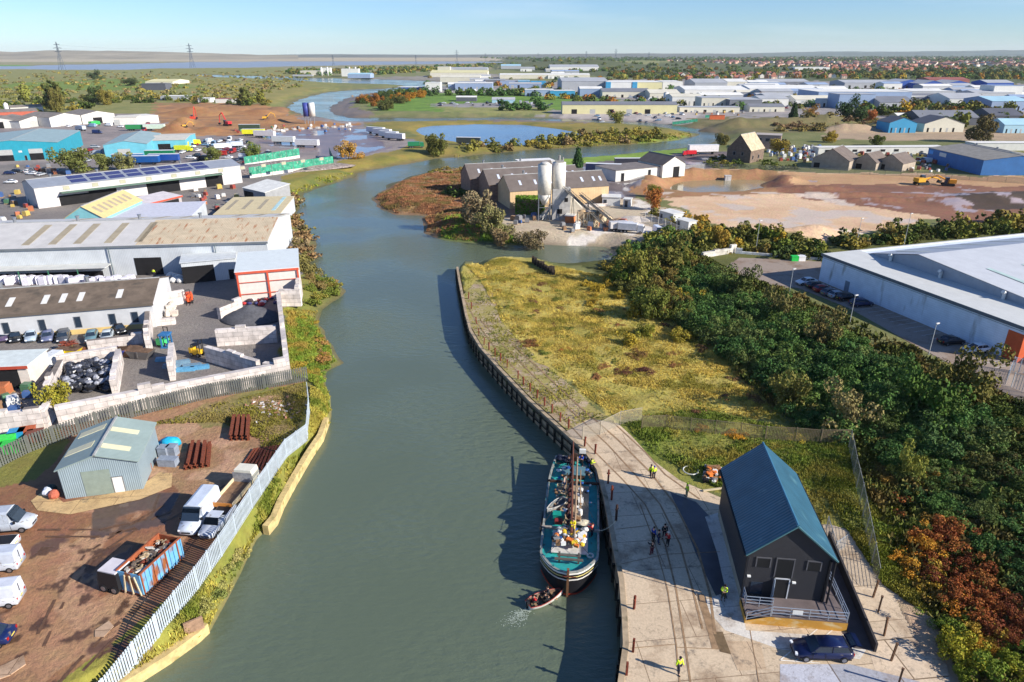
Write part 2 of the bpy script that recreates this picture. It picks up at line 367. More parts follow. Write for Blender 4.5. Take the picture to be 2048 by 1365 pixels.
def carve(d, lvl, width):
    global gz
    gz = np.where(d > width, gz, np.minimum(gz, np.where(d > 0, lvl-.05+(-lvl+.05)*sm(d/width), lvl-.05-np.minimum(1.5, -d*.2))))
carve(d_p, -1.0, 9); carve(d_s, -1.8, 7)
def mound(x, y, rx, ry, h, seed=0, rz=0):
    global gz
    c = G(x, y); dx = gx-c.x; dy = gy-c.y; ca, sa = math.cos(rz), math.sin(rz)
    u = (dx*ca+dy*sa)/rx; v = (-dx*sa+dy*ca)/ry; q = np.sqrt(u*u+v*v)
    k = sm(1-q)*(0.55+.9*fbm(gx, gy, min(rx, ry)*.8, 4, seed+11))
    gz = gz+h*k
for a in [(395,228,40,22,6),(455,222,34,18,5),(520,228,30,18,5),(560,222,20,14,4),(372,248,18,10,5),(350,262,14,10,5),(420,262,16,10,3.5),(545,245,16,10,3),
          (1480,252,26,14,5),(1560,250,30,16,6),(1650,250,30,14,7),(1700,262,26,12,6),(1420,255,18,10,3),(1750,258,20,10,4),
          (1640,470,14,9,2.5),(1560,478,20,8,2.8),(1990,402,22,10,1.6),(1900,408,12,8,1.2),(2060,395,22,10,1.8),(1950,396,14,8,1.2),(1585,355,9,7,.8),(1400,348,40,5,2.2),(1300,362,10,9,2.0),(1500,347,30,4,1.2),(1560,362,12,8,2.2),(1700,392,60,4,1.2),(1620,380,30,4,1.4),(1820,402,40,4,1.3),(1290,372,9,7,2),(1310,352,12,5,1.6),(1420,343,30,4,1.2),
          (1150,135,500,200,22),(1300,132,500,200,16)]:
    mound(*a, seed=int(a[0]))
# soft relief on rough land, none near the water line or on yards
rough_land = inside(gx, gy, P2([(915,535),(1000,513),(1240,500),(1420,520),(1800,790),(2600,1100),(2600,2200),(1950,1480),(1760,1150),(1700,1060),(1640,1000),(1560,1000),(1400,955),(1300,910),(1210,830),(1060,730),(960,650)]))
gz += np.where(rough_land, (fbm(gx, gy, 5, 3, 5)-.35)*.5*sm((d_q-5)/5), 0)
# zones -> colours
CA = np.tile(np.array(S(122,120,72)), (len(gx), 1)); CB = np.tile(np.array(S(96,102,52)), (len(gx), 1))
RG = np.full(len(gx), .9); ZID = np.zeros(len(gx), np.int32); names = ['ground']
w1 = (fbm(gx, gy, 8, 3, 21)-.5)*2; w2 = (fbm(gx, gy, 8, 3, 31)-.5)*2
wamp = np.clip(dist_cam*.02, 1.0, 25)
for nm, pts, a, b, warp, rg in Z:
    P = P2(pts); mx = gx+w1*wamp*warp; my = gy+w2*wamp*warp
    i = inside(mx, my, P)
    CA[i] = a; CB[i] = b; RG[i] = rg
    if nm not in names: names.append(nm)
    ZID[i] = names.index(nm)
# wet mud rim right at the water
rim = (dw2 < bw*.45) & (d_q > 4)
k = np.clip(1-dw2/(bw*.45), 0, 1)[:, None]*.8; k = np.where(rim[:, None], k, 0)
CA = CA*(1-k)+np.array(S(112,98,78))*k; CB = CB*(1-k)+np.array(S(90,80,62))*k
RG = np.where(rim, RG*(1-k[:, 0])+.5*k[:, 0], RG)
# puddles and wet patches where the photo shows them
def wet(pts, thr, ca, rg, s=6, seed=0):
    i = inside(gx, gy, P2(pts)); n = fbm(gx, gy, s, 4, seed); q = np.clip((n-thr)/.05, 0, 1)*i
    global CA, CB, RG
    CA = CA*(1-q[:, None])+np.array(ca)*q[:, None]; CB = CB*(1-q[:, None])+np.array(ca)*.85*q[:, None]; RG = RG*(1-q)+rg*q
wet([(-100,1000),(260,1000),(300,1300),(0,1400)], .57, S(104,76,60), .2, 3.2, 41)
wet([(130,980),(440,960),(400,1150),(100,1300)], .55, S(176,136,104), .9, 4, 51)
wet([(280,820),(560,790),(520,960),(300,960)], .55, S(186,148,116), .95, 4, 52)
wet([(-100,1100),(440,1080),(300,1365),(0,1400)], .6, S(92,66,50), .6, 1.6, 53)
wet([(190,985),(360,985),(330,1050),(180,1080)], .42, S(96,78,68), .08, 7, 43)
wet([(505,268),(742,258),(790,290),(690,318),(540,292)], .53, S(135,130,135), .08, 14, 44)
wet([(1320,385),(1640,385),(1850,440),(1640,490),(1400,440)], .55, S(206,186,166), .5, 9, 45)
wet([(1590,360),(2048,380),(2048,440),(1700,410)], .6, S(175,155,150), .3, 6, 46)
wet([(1000,440),(1280,400),(1400,470),(1100,478)], .56, S(225,215,200), .7, 8, 47)
wet([(1030,345),(1480,310),(1290,360),(1270,400),(1200,400)], .52, S(150,140,138), .15, 7, 48)
wet([(300,205),(600,215),(600,260),(330,268)], .55, S(150,112,76), .8, 12, 49)
tm = bpy.data.materials.new("terrain"); tm.use_nodes = True; t = tm.node_tree; L = t.links; b = t.nodes['Principled BSDF']
def attr(n):
    a = t.nodes.new('ShaderNodeAttribute'); a.attribute_name = n; return a
geo = t.nodes.new('ShaderNodeNewGeometry')
def tnoise(s, det, ro=.65):
    n = t.nodes.new('ShaderNodeTexNoise'); n.inputs['Scale'].default_value = s; n.inputs['Detail'].default_value = det; n.inputs['Roughness'].default_value = ro
    L.new(geo.outputs['Position'], n.inputs['Vector']); return n.outputs[0]
def mr(src, a, b_, c, d_):
    x = t.nodes.new('ShaderNodeMapRange'); L.new(src, x.inputs[0])
    for i, v in enumerate((a, b_, c, d_)): x.inputs[i+1].default_value = v
    return x.outputs[0]
n1 = tnoise(.05, 10, .72); n2 = tnoise(1.6, 8, .7); n3 = tnoise(.35, 6)
mx = t.nodes.new('ShaderNodeMix'); mx.data_type = 'RGBA'; L.new(mr(n1, .38, .62, 0, 1), mx.inputs[0])
L.new(attr('ca').outputs['Color'], mx.inputs[6]); L.new(attr('cb').outputs['Color'], mx.inputs[7])
hs = t.nodes.new('ShaderNodeHueSaturation'); L.new(mr(n2, .25, .75, .68, 1.32), hs.inputs['Value']); L.new(mx.outputs[2], hs.inputs['Color'])
L.new(mr(n3, .3, .7, .485, .515), hs.inputs['Hue'])
L.new(hs.outputs[0], b.inputs['Base Color'])
L.new(attr('rg').outputs['Fac'], b.inputs['Roughness']); b.inputs['Specular IOR Level'].default_value = .35
bp = t.nodes.new('ShaderNodeBump'); bp.inputs['Distance'].default_value = .35; L.new(n2, bp.inputs['Height'])
L.new(mr(attr('rg').outputs['Fac'], .2, .9, 0, .75), bp.inputs['Strength']); L.new(bp.outputs[0], b.inputs['Normal'])
ii, jj = np.meshgrid(np.arange(NR-1), np.arange(NC-1), indexing='ij')
a_ = (ii*NC+jj).ravel(); quads = np.stack([a_, a_+1, a_+NC+1, a_+NC], 1)
fz = ZID[quads[:, 0]]
V = np.stack([gx, gy, gz], 1)
for zi, nm in enumerate(names):
    q = quads[fz == zi]
    if len(q) == 0: continue
    u, inv = np.unique(q, return_inverse=True)
    me = npmesh(nm, V[u], inv.reshape(-1, 4), tm, True)
    for an, arr in (('ca', CA), ('cb', CB)):
        at = me.attributes.new(an, 'FLOAT_COLOR', 'POINT'); at.data.foreach_set('color', np.concatenate([arr[u], np.ones((len(u), 1))], 1).astype(np.float32).ravel())
    at = me.attributes.new('rg', 'FLOAT', 'POINT'); at.data.foreach_set('value', RG[u].astype(np.float32))
    o = bpy.data.objects.new(nm, me); COL.objects.link(o); struct(o)
GZ2 = gz.reshape(NR, NC)
def ground_z(x, y):
    """terrain height under a world point"""
    q = pr((x, y, 0.0)); c = (q[0]-cols_px[0])/3.6
    r = np.interp(-q[1], -rows_px, np.arange(NR))
    i = int(min(max(r, 0), NR-2)); j = int(min(max(c, 0), NC-2)); fr = min(max(r-i, 0), 1); fc = min(max(c-j, 0), 1)
    return float((GZ2[i, j]*(1-fr)+GZ2[i+1, j]*fr)*(1-fc)+(GZ2[i, j+1]*(1-fr)+GZ2[i+1, j+1]*fr)*fc)
def on(x, y, lift=0.0):
    p = G(x, y); return Vector((p.x, p.y, ground_z(p.x, p.y)+lift))
# base under everything, so nothing is hollow beyond the sheet
base = MB().poly((-22000,-200,-9),(22000,-200,-9),(22000,17500,-9),(-22000,17500,-9)).build('bedrock', mat(S(110,105,80), .9)); struct(base)
# ---------------------------------------------------------------- water
def water(name, poly, z, col, bump, scale, rough):
    m = bpy.data.materials.new("water"); m.use_nodes = True; t = m.node_tree; b = t.nodes['Principled BSDF']
    b.inputs['Roughness'].default_value = rough; b.inputs['IOR'].default_value = 1.5
    g = t.nodes.new('ShaderNodeNewGeometry')
    mp = t.nodes.new('ShaderNodeMapping'); mp.inputs['Scale'].default_value = (.55, 1.25, 1); mp.inputs['Rotation'].default_value = (0, 0, .25); t.links.new(g.outputs['Position'], mp.inputs[0])
    n = t.nodes.new('ShaderNodeTexNoise'); n.inputs['Scale'].default_value = scale; n.inputs['Detail'].default_value = 5; n.inputs['Roughness'].default_value = .6
    t.links.new(mp.outputs[0], n.inputs['Vector'])
    n2 = t.nodes.new('ShaderNodeTexNoise'); n2.inputs['Scale'].default_value = .022; n2.inputs['Detail'].default_value = 4; t.links.new(g.outputs['Position'], n2.inputs['Vector'])
    r = t.nodes.new('ShaderNodeMapRange'); t.links.new(n2.outputs[0], r.inputs[0])
    for i, v in enumerate((.42, .6, bump*.2, bump)): r.inputs[i+1].default_value = v
    bp = t.nodes.new('ShaderNodeBump'); bp.inputs['Distance'].default_value = .4; t.links.new(n.outputs[0], bp.inputs['Height']); t.links.new(r.outputs[0], bp.inputs['Strength'])
    t.links.new(bp.outputs[0], b.inputs['Normal'])
    mx = t.nodes.new('ShaderNodeMix'); mx.data_type = 'RGBA'; mx.inputs[6].default_value = (*col, 1); mx.inputs[7].default_value = (col[0]*1.6, col[1]*1.45, col[2]*1.35, 1)
    t.links.new(n2.outputs[0], mx.inputs[0]); t.links.new(mx.outputs[2], b.inputs['Base Color'])
    mb = MB(); mb.poly(*[(p[0], p[1], z) for p in poly]); o = mb.build(name, m); struct(o); return o
ex = lambda L_, d_: L_
water('river', [(-60,0),(60,0),(500,520),(2500,3000),(-2500,3000),(-500,520)], WZ, S(80,92,76), .7, 1.3, .1)
water('estuary', [(p[0]*1.0, p[1]) for p in P2([(-1200,147),(1200,147),(1200,121.5),(-1200,121.5)], WZ)], WZ+.02, S(120,120,120), .5, .5, .3)
def grow(P, k):
    c = P.mean(0); return [tuple(c+(p-c)*k) for p in P]
water('pond', grow(W_P, 1.05), -1.0, S(60,84,120), .15, 1.0, .08)
water('pit_water', grow(W_S, 1.08), -1.8, S(125,118,92), .25, 1.0, .1)
# far hills beyond the estuary and the town
def hills(pts, dep, col, seed):
    n = 160; A = []; mb = MB()
    xs = np.interp(np.linspace(0, 1, n), np.linspace(0, 1, len(pts)), [p[0] for p in pts]); ys = np.interp(xs, [p[0] for p in pts], [p[1] for p in pts])
    rings = []
    for k, (f, hh) in enumerate([(0,0),(.2,.25),(.4,.6),(.6,.9),(.75,1),(1,.85),(1.5,.1),(1.7,-.02)]):
        row = []
        for i in range(n):
            hor = (105.9-ys[i])/F_PX*dep*1.12+CAMH
            h = max(hor, 3)*hh*(1+.12*(vnoise(np.array([xs[i]]), np.array([k*30.]), 25, seed)[0]-.5))
            Y = dep*(.78+.22*f/.75) if f <= .75 else dep*(1+(f-.75)*.35)
            row.append(((xs[i]-1024)/F_PX*Y*1.085, Y, h-1))
        rings.append(row)
    m = len(mb.v)
    for r in rings: mb.v += r
    for i in range(len(rings)-1):
        for j in range(n-1): a = i*n+j; mb.f.append((a, a+1, a+n+1, a+n))
    o = mb.build('hills', mat(col, .95, .3, .002), smooth=True); struct(o)
hills([(-500,99),(-100,100),(60,101),(140,103),(180,104.5),(230,102.5),(330,103),(420,104),(520,107),(600,109),(660,110)], 7000, S(150,140,118), 1)
hills([(560,110),(650,108.5),(700,108),(800,108.5),(900,109),(1000,108.5),(1100,108),(1200,107),(1300,107),(1450,107.5)], 9500, S(105,108,100), 2)
hills([(1350,109),(1450,106),(1560,104),(1700,104),(1800,103),(1900,101.5),(1960,99),(2048,100),(2300,98),(2700,100)], 13000, S(90,105,95), 3)
# ---------------------------------------------------------------- vegetation kit
def crown_mesh(n, leaf, seed, kind='round'):
    g = np.random.default_rng(seed)
    if kind == 'round': K = 24; c = g.normal(0, .36, (K, 3)); c[:, 2] = c[:, 2]*.75+.55; r = g.uniform(.16, .4, K)
    elif kind == 'bush': K = 26; c = g.normal(0, .42, (K, 3)); c[:, 2] = np.abs(c[:, 2])*.75+.15; r = g.uniform(.14, .36, K)
    elif kind == 'poplar': K = 14; c = g.normal(0, .07, (K, 3)); c[:, 2] = np.linspace(.15, .92, K); r = .2*np.sin(np.linspace(.6, 3.0, K))+.04
    elif kind == 'cone': K = 14; c = g.normal(0, .05, (K, 3)); c[:, 2] = np.linspace(.12, .95, K); r = np.linspace(.5, .08, K)
    else: K = 9; c = g.normal(0, .5, (K, 3)); c[:, 2] = np.abs(c[:, 2])*.25+.1; r = g.uniform(.25, .5, K)
    k = g.choice(K, n, p=(r**2)/np.sum(r**2)); d = g.normal(0, 1, (n, 3)); d /= np.linalg.norm(d, axis=1)[:, None]
    rad = r[k]*(1-np.abs(g.normal(0, .16, n))); sq = np.array([1, 1, .8 if kind != 'poplar' else .6])
    p = c[k]+d*rad[:, None]*sq; p[:, 2] = np.maximum(p[:, 2], .02)
    nn = d+g.normal(0, .55, (n, 3)); nn /= np.linalg.norm(nn, axis=1)[:, None]
    a = np.cross(nn, g.normal(0, 1, (n, 3))); a /= np.linalg.norm(a, axis=1)[:, None]; b = np.cross(nn, a)
    s = leaf*g.uniform(.5, 1.4, n)[:, None]; el = g.uniform(.5, 1, n)[:, None]
    V = np.stack([p-a*s-b*s*el*.5, p+a*s*.3-b*s*el, p+a*s+b*s*el*.4, p-a*s*.2+b*s*el], 1).reshape(-1, 3)
    return V, np.arange(n*4).reshape(n, 4)
FOL = mat((1,1,1), .85, .28, 1.7, objcol=True, spec=.12, island=.17)
CR = {}
for kd, num, n, leaf in (('round', 5, 3000, .045), ('bush', 6, 3800, .04), ('poplar', 1, 900, .05), ('cone', 1, 1500, .06), ('low', 3, 2200, .042), ('far', 3, 420, .13)):
    CR[kd] = [npmesh('crown', *crown_mesh(n, leaf, 50+i+num*7, 'round' if kd == 'far' else kd), FOL) for i in range(num)]
def trunk_mesh(seed):
    g = random.Random(seed); mb = MB(); top = Vector((g.uniform(-.05,.05), g.uniform(-.05,.05), .45)); mb.tube((0,0,-.05), top, .05, .032, 7)
    for i in range(6):
        a = i*1.05+g.uniform(-.3,.3); z0 = g.uniform(.25,.45); e = Vector((math.cos(a)*g.uniform(.3,.5), math.sin(a)*g.uniform(.3,.5), g.uniform(.6,.9)))
        m_ = Vector((0,0,z0)).lerp(e, .5)+Vector((0,0,-.03)); mb.tube((0,0,z0), m_, .026, .018, 5); mb.tube(m_, e, .018, .006, 5)
    me = bpy.data.meshes.new('trunk'); me.from_pydata(mb.v, [], mb.f); me.materials.append(mat(S(96,82,66), .9, .3, 3)); return me
TRK = [trunk_mesh(i) for i in range(3)]
GREEN = [S(74,88,40), S(62,78,36), S(84,98,44), S(96,104,48), S(70,84,44), S(88,90,46)]
DARK = [S(76,106,52), S(66,96,48), S(84,114,54), S(96,116,54), S(76,100,54), S(98,110,58)]
AUT = [S(170,120,40), S(150,98,44), S(186,150,50), S(140,110,50), S(120,110,50), S(176,92,38)]
OLIVE = [S(120,122,52), S(132,126,58), S(108,108,52), S(146,132,60), S(128,112,58)]
def shrub(name, label, cat, group, loc, r, h, col, kind='bush', seed=0):
    me = CR[kind][seed % len(CR[kind])]
    o = bpy.data.objects.new(name, me); COL.objects.link(o); o.location = loc; o.scale = (r, r, h); o.rotation_euler = (0, 0, seed*1.7)
    o.color = (*col, 1); return tag(o, label, cat, group)
def tree(name, label, cat, group, loc, r, h, col, kind='round', seed=0):
    t_ = thing(name, label, cat, loc, seed*1.3, group)
    c = bpy.data.objects.new('crown', CR[kind][seed % len(CR[kind])]); COL.objects.link(c); c.parent = t_; c.scale = (r, r, h); c.color = (*col, 1)
    if kind in ('round', 'far'): c.location = (0, 0, h*.05)
    k = bpy.data.objects.new('trunk', TRK[seed % 3]); COL.objects.link(k); k.parent = t_; k.scale = (r*.8, r*.8, h*.75)
    return t_
def scatter(poly, n, seed, mind=0.0, pix=False):
    """random spots inside a polygon given in photo coordinates, spread evenly over the ground"""
    g = random.Random(seed); P = P2(poly); x0, y0 = P.min(0); x1, y1 = P.max(0); out = []; tries = 0
    PX = np.array(poly, float)
    while len(out) < n and tries < n*60:
        tries += 1
        if pix:
            a, b = g.uniform(PX[:, 0].min(), PX[:, 0].max()), g.uniform(PX[:, 1].min(), PX[:, 1].max())
            if not inside(np.array([a]), np.array([b]), PX)[0]: continue
            q = G(a, b); x, y = q.x, q.y
        else:
            x, y = g.uniform(x0, x1), g.uniform(y0, y1)
            if not inside(np.array([x]), np.array([y]), P)[0]: continue
        if mind and any((x-a[0])**2+(y-a[1])**2 < mind*mind for a in out): continue
        out.append((x, y))
    return out
def tufts(name, label, cat, poly, n, h, wd, colA, colB, seed, avoid=None, nb=3, zoff=0.0):
    """tussocky ground cover that nobody could count, as one object"""
    g = np.random.default_rng(seed); P = P2(poly); lo = P.min(0); hi = P.max(0)
    q = g.uniform(lo, hi, (n*4, 2)); q = q[inside(q[:, 0], q[:, 1], P)]
    clump = fbm(q[:, 0], q[:, 1], 4, 3, seed); q = q[g.uniform(0, 1, len(q)) < np.clip((clump-.3)*3, .12, 1)][:n]
    zz = np.array([ground_z(a, b) for a, b in q]) if len(q) else np.zeros(0)
    keep = zz > -2.3; q = q[keep]; zz = zz[keep]; m = len(q)
    sz = (.4+1.2*fbm(q[:, 0], q[:, 1], 3, 3, seed+2))
    V = []; 
    base = np.concatenate([q, zz[:, None]+zoff], 1)
    for k in range(nb):
        a = g.uniform(0, 6.28, m); d_ = np.stack([np.cos(a), np.sin(a), np.zeros(m)], 1); wv = wd*g.uniform(.5, 1.2, m)*sz
        hh = h*g.uniform(.5, 1.2, m)*sz; lean = g.normal(0, .35, (m, 2))*hh[:, None]
        p1 = base-d_*wv[:, None]; p2 = base+d_*wv[:, None]
        top = base+np.concatenate([lean, hh[:, None]], 1)
        V.append(np.stack([p1, p2, top+d_*wv[:, None]*.35, top-d_*wv[:, None]*.4], 1))
    V = np.concatenate(V, 0).reshape(-1, 3); Fq = np.arange(len(V)).reshape(-1, 4)
    me = npmesh(name, V, Fq, vegmat(colA, colB)); o = bpy.data.objects.new(name, me); COL.objects.link(o)
    return tag(o, label, cat, kind='stuff')
def vegmat(a, b):
    key = ('veg', a, b)
    if key in MC: return MC[key]
    m = mat(a, .9, .3, .35, island=.35, spec=.1, streak=(b, .68, .2, (1, 1, 1))); MC[key] = m; return m
SHR = []
def flush_shrubs():
    """the 300 shrubs that show largest stay objects of their own; the rest are one mass of scrub"""
    def size(a): x, y, z = a[4]; q = pr((x, y, z)); return a[5]/max(math.hypot(x, y), 1)*(1 if -60 < q[0] < 2110 and q[1] < 1460 else .01)
    SHR.sort(key=size, reverse=True)
    for a in SHR[:298]: shrub(*a)
    Vs = []; Cs = []; g = np.random.default_rng(77); K = {}
    for i, (nm, lb, ct, gp, loc, r, h, col, kd, sd_) in enumerate(SHR[298:]):
        near = math.hypot(loc[0], loc[1]) < 170; n = 1300 if near else 420; key = (kd if near else 'far', i % 4, n)
        if key not in K: K[key] = crown_mesh(n, .07 if near else .13, 900+i, 'bush' if kd == 'far' else kd)[0]
        a = g.uniform(0, 6.28); ca, sa = math.cos(a), math.sin(a); v = K[key]
        Vs.append(np.stack([(v[:,0]*ca-v[:,1]*sa)*r+loc[0], (v[:,0]*sa+v[:,1]*ca)*r+loc[1], v[:,2]*h+loc[2]], 1)); Cs.append(np.repeat(np.array([col])*np.repeat(g.uniform(.72, 1.22, n), 4)[:, None], 1, 0))
    V = np.concatenate(Vs); C = np.concatenate(Cs); me = npmesh('scrub', V, np.arange(len(V)).reshape(-1, 4), attrmat()); at = me.attributes.new('ca', 'FLOAT_COLOR', 'POINT')
    at.data.foreach_set('color', np.concatenate([C, np.ones((len(C), 1))], 1).astype(np.float32).ravel())
    o = bpy.data.objects.new('scrub', me); COL.objects.link(o); tag(o, 'smaller and more distant bushes of the hedges, banks and thickets', 'scrub', kind='stuff')
def colmass(name, label, cat, spots, q, leaf, pal, seed, hk=1.0, flat=.75):
    """far woodland read as one mass: every crown has its own colour, all in one object"""
    g = np.random.default_rng(seed); n = len(spots); S_ = np.array(spots)
    d = g.normal(0, 1, (n, q, 3)); d /= np.linalg.norm(d, axis=2)[:, :, None]; d[:, :, 2] = np.abs(d[:, :, 2])
    rr = S_[:, 3][:, None, None]*g.uniform(.7, 1.05, (n, q, 1)); p = S_[:, None, :3]+d*rr*np.array([1, 1, hk]); 
    nn = d+g.normal(0, .4, (n, q, 3)); nn /= np.linalg.norm(nn, axis=2)[:, :, None]
    a = np.cross(nn, g.normal(0, 1, (n, q, 3))); a /= np.linalg.norm(a, axis=2)[:, :, None]; b = np.cross(nn, a)
    s = S_[:, 3][:, None, None]*leaf*g.uniform(.6, 1.3, (n, q, 1))
    V = np.stack([p-a*s-b*s, p+a*s-b*s, p+a*s+b*s, p-a*s+b*s], 2).reshape(-1, 3); Fq = np.arange(n*q*4).reshape(-1, 4)
    pc = np.array(pal)[g.integers(0, len(pal), n)]; c = np.repeat(pc, q*4, axis=0)*np.repeat(g.uniform(.7, 1.25, n*q), 4)[:, None]
    me = npmesh(name, V, Fq, attrmat()); at = me.attributes.new('ca', 'FLOAT_COLOR', 'POINT')
    at.data.foreach_set('color', np.concatenate([c, np.ones((len(c), 1))], 1).astype(np.float32).ravel())
    o = bpy.data.objects.new(name, me); COL.objects.link(o); return tag(o, label, cat, kind='stuff')
def attrmat():
    if 'attr' in MC: return MC['attr']
    m = bpy.data.materials.new('surface'); m.use_nodes = True; t = m.node_tree; b = t.nodes['Principled BSDF']
    a = t.nodes.new('ShaderNodeAttribute'); a.attribute_name = 'ca'; t.links.new(a.outputs['Color'], b.inputs['Base Color'])
    b.inputs['Roughness'].default_value = .9; b.inputs['Specular IOR Level'].default_value = .1; MC['attr'] = m; return m
# ---------------------------------------------------------------- building kit
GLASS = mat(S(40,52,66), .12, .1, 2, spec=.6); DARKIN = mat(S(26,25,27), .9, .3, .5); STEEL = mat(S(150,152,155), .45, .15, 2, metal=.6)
def brickmat(col, mortar, bw_=1.6, bh=.8, var=.15, ms=.02, rough=.85):
    key = ('brick', col, mortar, bw_, bh)
    if key in MC: return MC[key]
    m = bpy.data.materials.new('surface'); m.use_nodes = True; t = m.node_tree; L = t.links; b = t.nodes['Principled BSDF']; b.inputs['Roughness'].default_value = rough
    tc = t.nodes.new('ShaderNodeTexCoord'); sx = t.nodes.new('ShaderNodeSeparateXYZ'); L.new(tc.outputs['Object'], sx.inputs[0])
    ad = t.nodes.new('ShaderNodeMath'); L.new(sx.outputs[0], ad.inputs[0]); L.new(sx.outputs[1], ad.inputs[1])
    cb = t.nodes.new('ShaderNodeCombineXYZ'); L.new(ad.outputs[0], cb.inputs[0]); L.new(sx.outputs[2], cb.inputs[1])
    br = t.nodes.new('ShaderNodeTexBrick'); L.new(cb.outputs[0], br.inputs[0]); br.inputs['Scale'].default_value = 1
    br.inputs['Brick Width'].default_value = bw_; br.inputs['Row Height'].default_value = bh; br.inputs['Mortar Size'].default_value = ms
    br.inputs['Color1'].default_value = (*[c*(1+var) for c in col], 1); br.inputs['Color2'].default_value = (*[c*(1-var*1.4) for c in col], 1); br.inputs['Mortar'].default_value = (*mortar, 1)
    n = t.nodes.new('ShaderNodeTexNoise'); n.inputs['Scale'].default_value = .9; n.inputs['Detail'].default_value = 6; L.new(tc.outputs['Object'], n.inputs['Vector'])
    r = t.nodes.new('ShaderNodeMapRange'); L.new(n.outputs[0], r.inputs[0])
    for i, v in enumerate((.3, .7, .72, 1.15)): r.inputs[i+1].default_value = v
    hs = t.nodes.new('ShaderNodeHueSaturation'); L.new(br.outputs[0], hs.inputs['Color']); L.new(r.outputs[0], hs.inputs['Value']); L.new(hs.outputs[0], b.inputs['Base Color'])
    MC[key] = m; return m
def clad(col, axis='X', sc_=1.2, ws=.3, **k): return mat(col, k.pop('rough', .55), k.pop('var', .1), k.pop('scale', .35), wave=(axis, sc_), wstr=ws, **k)
def B(name, label, p0, p1, eave, depth, roof='gx', rise=1.5, at='eave', wall=None, roofm=None, openings=(), lights=(), cat='building', group=None, over=.25, zb=0.0, lightm=None, fascia=None, world=False, rwall=None):
    """a building: front facade from p0 to p1 in the photo (at eave height or at its base), real footprint on the ground"""
    z = eave if at == 'eave' else 0.0
    a = Vector((p0[0],p0[1],0)) if world else G(p0[0], p0[1], z+zb); b = Vector((p1[0],p1[1],0)) if world else G(p1[0], p1[1], z+zb); a.z = b.z = 0
    W = (b-a).length; ang = math.atan2(b.y-a.y, b.x-a.x)
    if isinstance(depth, tuple):
        c = G(depth[0], depth[1], z+zb); c.z = 0; depth = abs((c-a).dot(Vector((-math.sin(ang), math.cos(ang), 0))))
    t_ = thing(name, label, cat, (a.x, a.y, zb), ang, group)
    wall = wall or clad(S(200,200,198)); roofm = roofm or clad(S(150,150,148), 'X')
    D = depth; mb = MB(); h = eave
    if roof == 'gx': prof = [(0, 0), (D, 0), (D, h), (D/2, h+rise), (0, h)]; mb.rings([[(0, y, z_) for y, z_ in prof], [(W, y, z_) for y, z_ in prof]])
    elif roof == 'gy': prof = [(0, 0), (W, 0), (W, h), (W/2, h+rise), (0, h)]; mb.rings([[(x, 0, z_) for x, z_ in prof], [(x, D, z_) for x, z_ in prof]])
    elif roof == 'mono': prof = [(0, 0), (D, 0), (D, h+rise), (0, h)]; mb.rings([[(0, y, z_) for y, z_ in prof], [(W, y, z_) for y, z_ in prof]])
    else: mb.box(0, W, 0, D, 0, h)
    mb.build('wall', wall, t_)
    o_ = over; tk = .14; e = .01
    def slab(A, B_):  # A,B_ = lists of two points (eave line, ridge line)
        m = MB(); up = Vector((0, 0, tk)); q = [Vector(A[0]), Vector(A[1]), Vector(B_[1]), Vector(B_[0])]
        m.v += [tuple(v+Vector((0,0,e))) for v in q]+[tuple(v+up) for v in q]; m.f += [(0,1,2,3)[::-1], (4,5,6,7), (0,1,5,4), (1,2,6,5), (2,3,7,6), (3,0,4,7)]; return m
    S1 = []
    if roof == 'gx':
        k = rise/(D/2); S1 = [([(-o_, -o_, h-o_*k), (W+o_, -o_, h-o_*k)], [(-o_, D/2, h+rise), (W+o_, D/2, h+rise)]), ([(W+o_, D+o_, h-o_*k), (-o_, D+o_, h-o_*k)], [(W+o_, D/2, h+rise), (-o_, D/2, h+rise)])]
    elif roof == 'gy':
        k = rise/(W/2); S1 = [([(-o_, D+o_, h-o_*k), (-o_, -o_, h-o_*k)], [(W/2, D+o_, h+rise), (W/2, -o_, h+rise)]), ([(W+o_, -o_, h-o_*k), (W+o_, D+o_, h-o_*k)], [(W/2, -o_, h+rise), (W/2, D+o_, h+rise)])]
    elif roof == 'mono': k = rise/D; S1 = [([(-o_, -o_, h-o_*k), (W+o_, -o_, h-o_*k)], [(-o_, D+o_, h+rise+o_*k), (W+o_, D+o_, h+rise+o_*k)])]
    else: S1 = [([(-o_, -o_, h), (W+o_, -o_, h)], [(-o_, D+o_, h), (W+o_, D+o_, h)])]
    rm = MB()
    for A, B_ in S1:
        m = slab(A, B_); n = len(rm.v); rm.v += m.v; rm.f += [tuple(i+n for i in f) for f in m.f]
    ro = rm.build('roof', roofm, t_)
    for (si, u0, u1, v0, v1, *mm) in lights:      # rooflights lie on a slope, 4 cm proud
        A, B_ = S1[si]; P = lambda u, v: Vector(A[0]).lerp(Vector(A[1]), u).lerp(Vector(B_[0]).lerp(Vector(B_[1]), u), v)
        q = [P(u0, v0), P(u1, v0), P(u1, v1), P(u0, v1)]; m = MB(); m.v += [tuple(v+Vector((0,0,tk-.02))) for v in q]+[tuple(v+Vector((0,0,tk+.05))) for v in q]
        m.f += [(4,5,6,7), (0,1,5,4), (1,2,6,5), (2,3,7,6), (3,0,4,7)]; m.build(mm[1] if len(mm) > 1 else 'skylight', mm[0] if mm else (lightm or mat(S(170,160,135), .5)), ro)
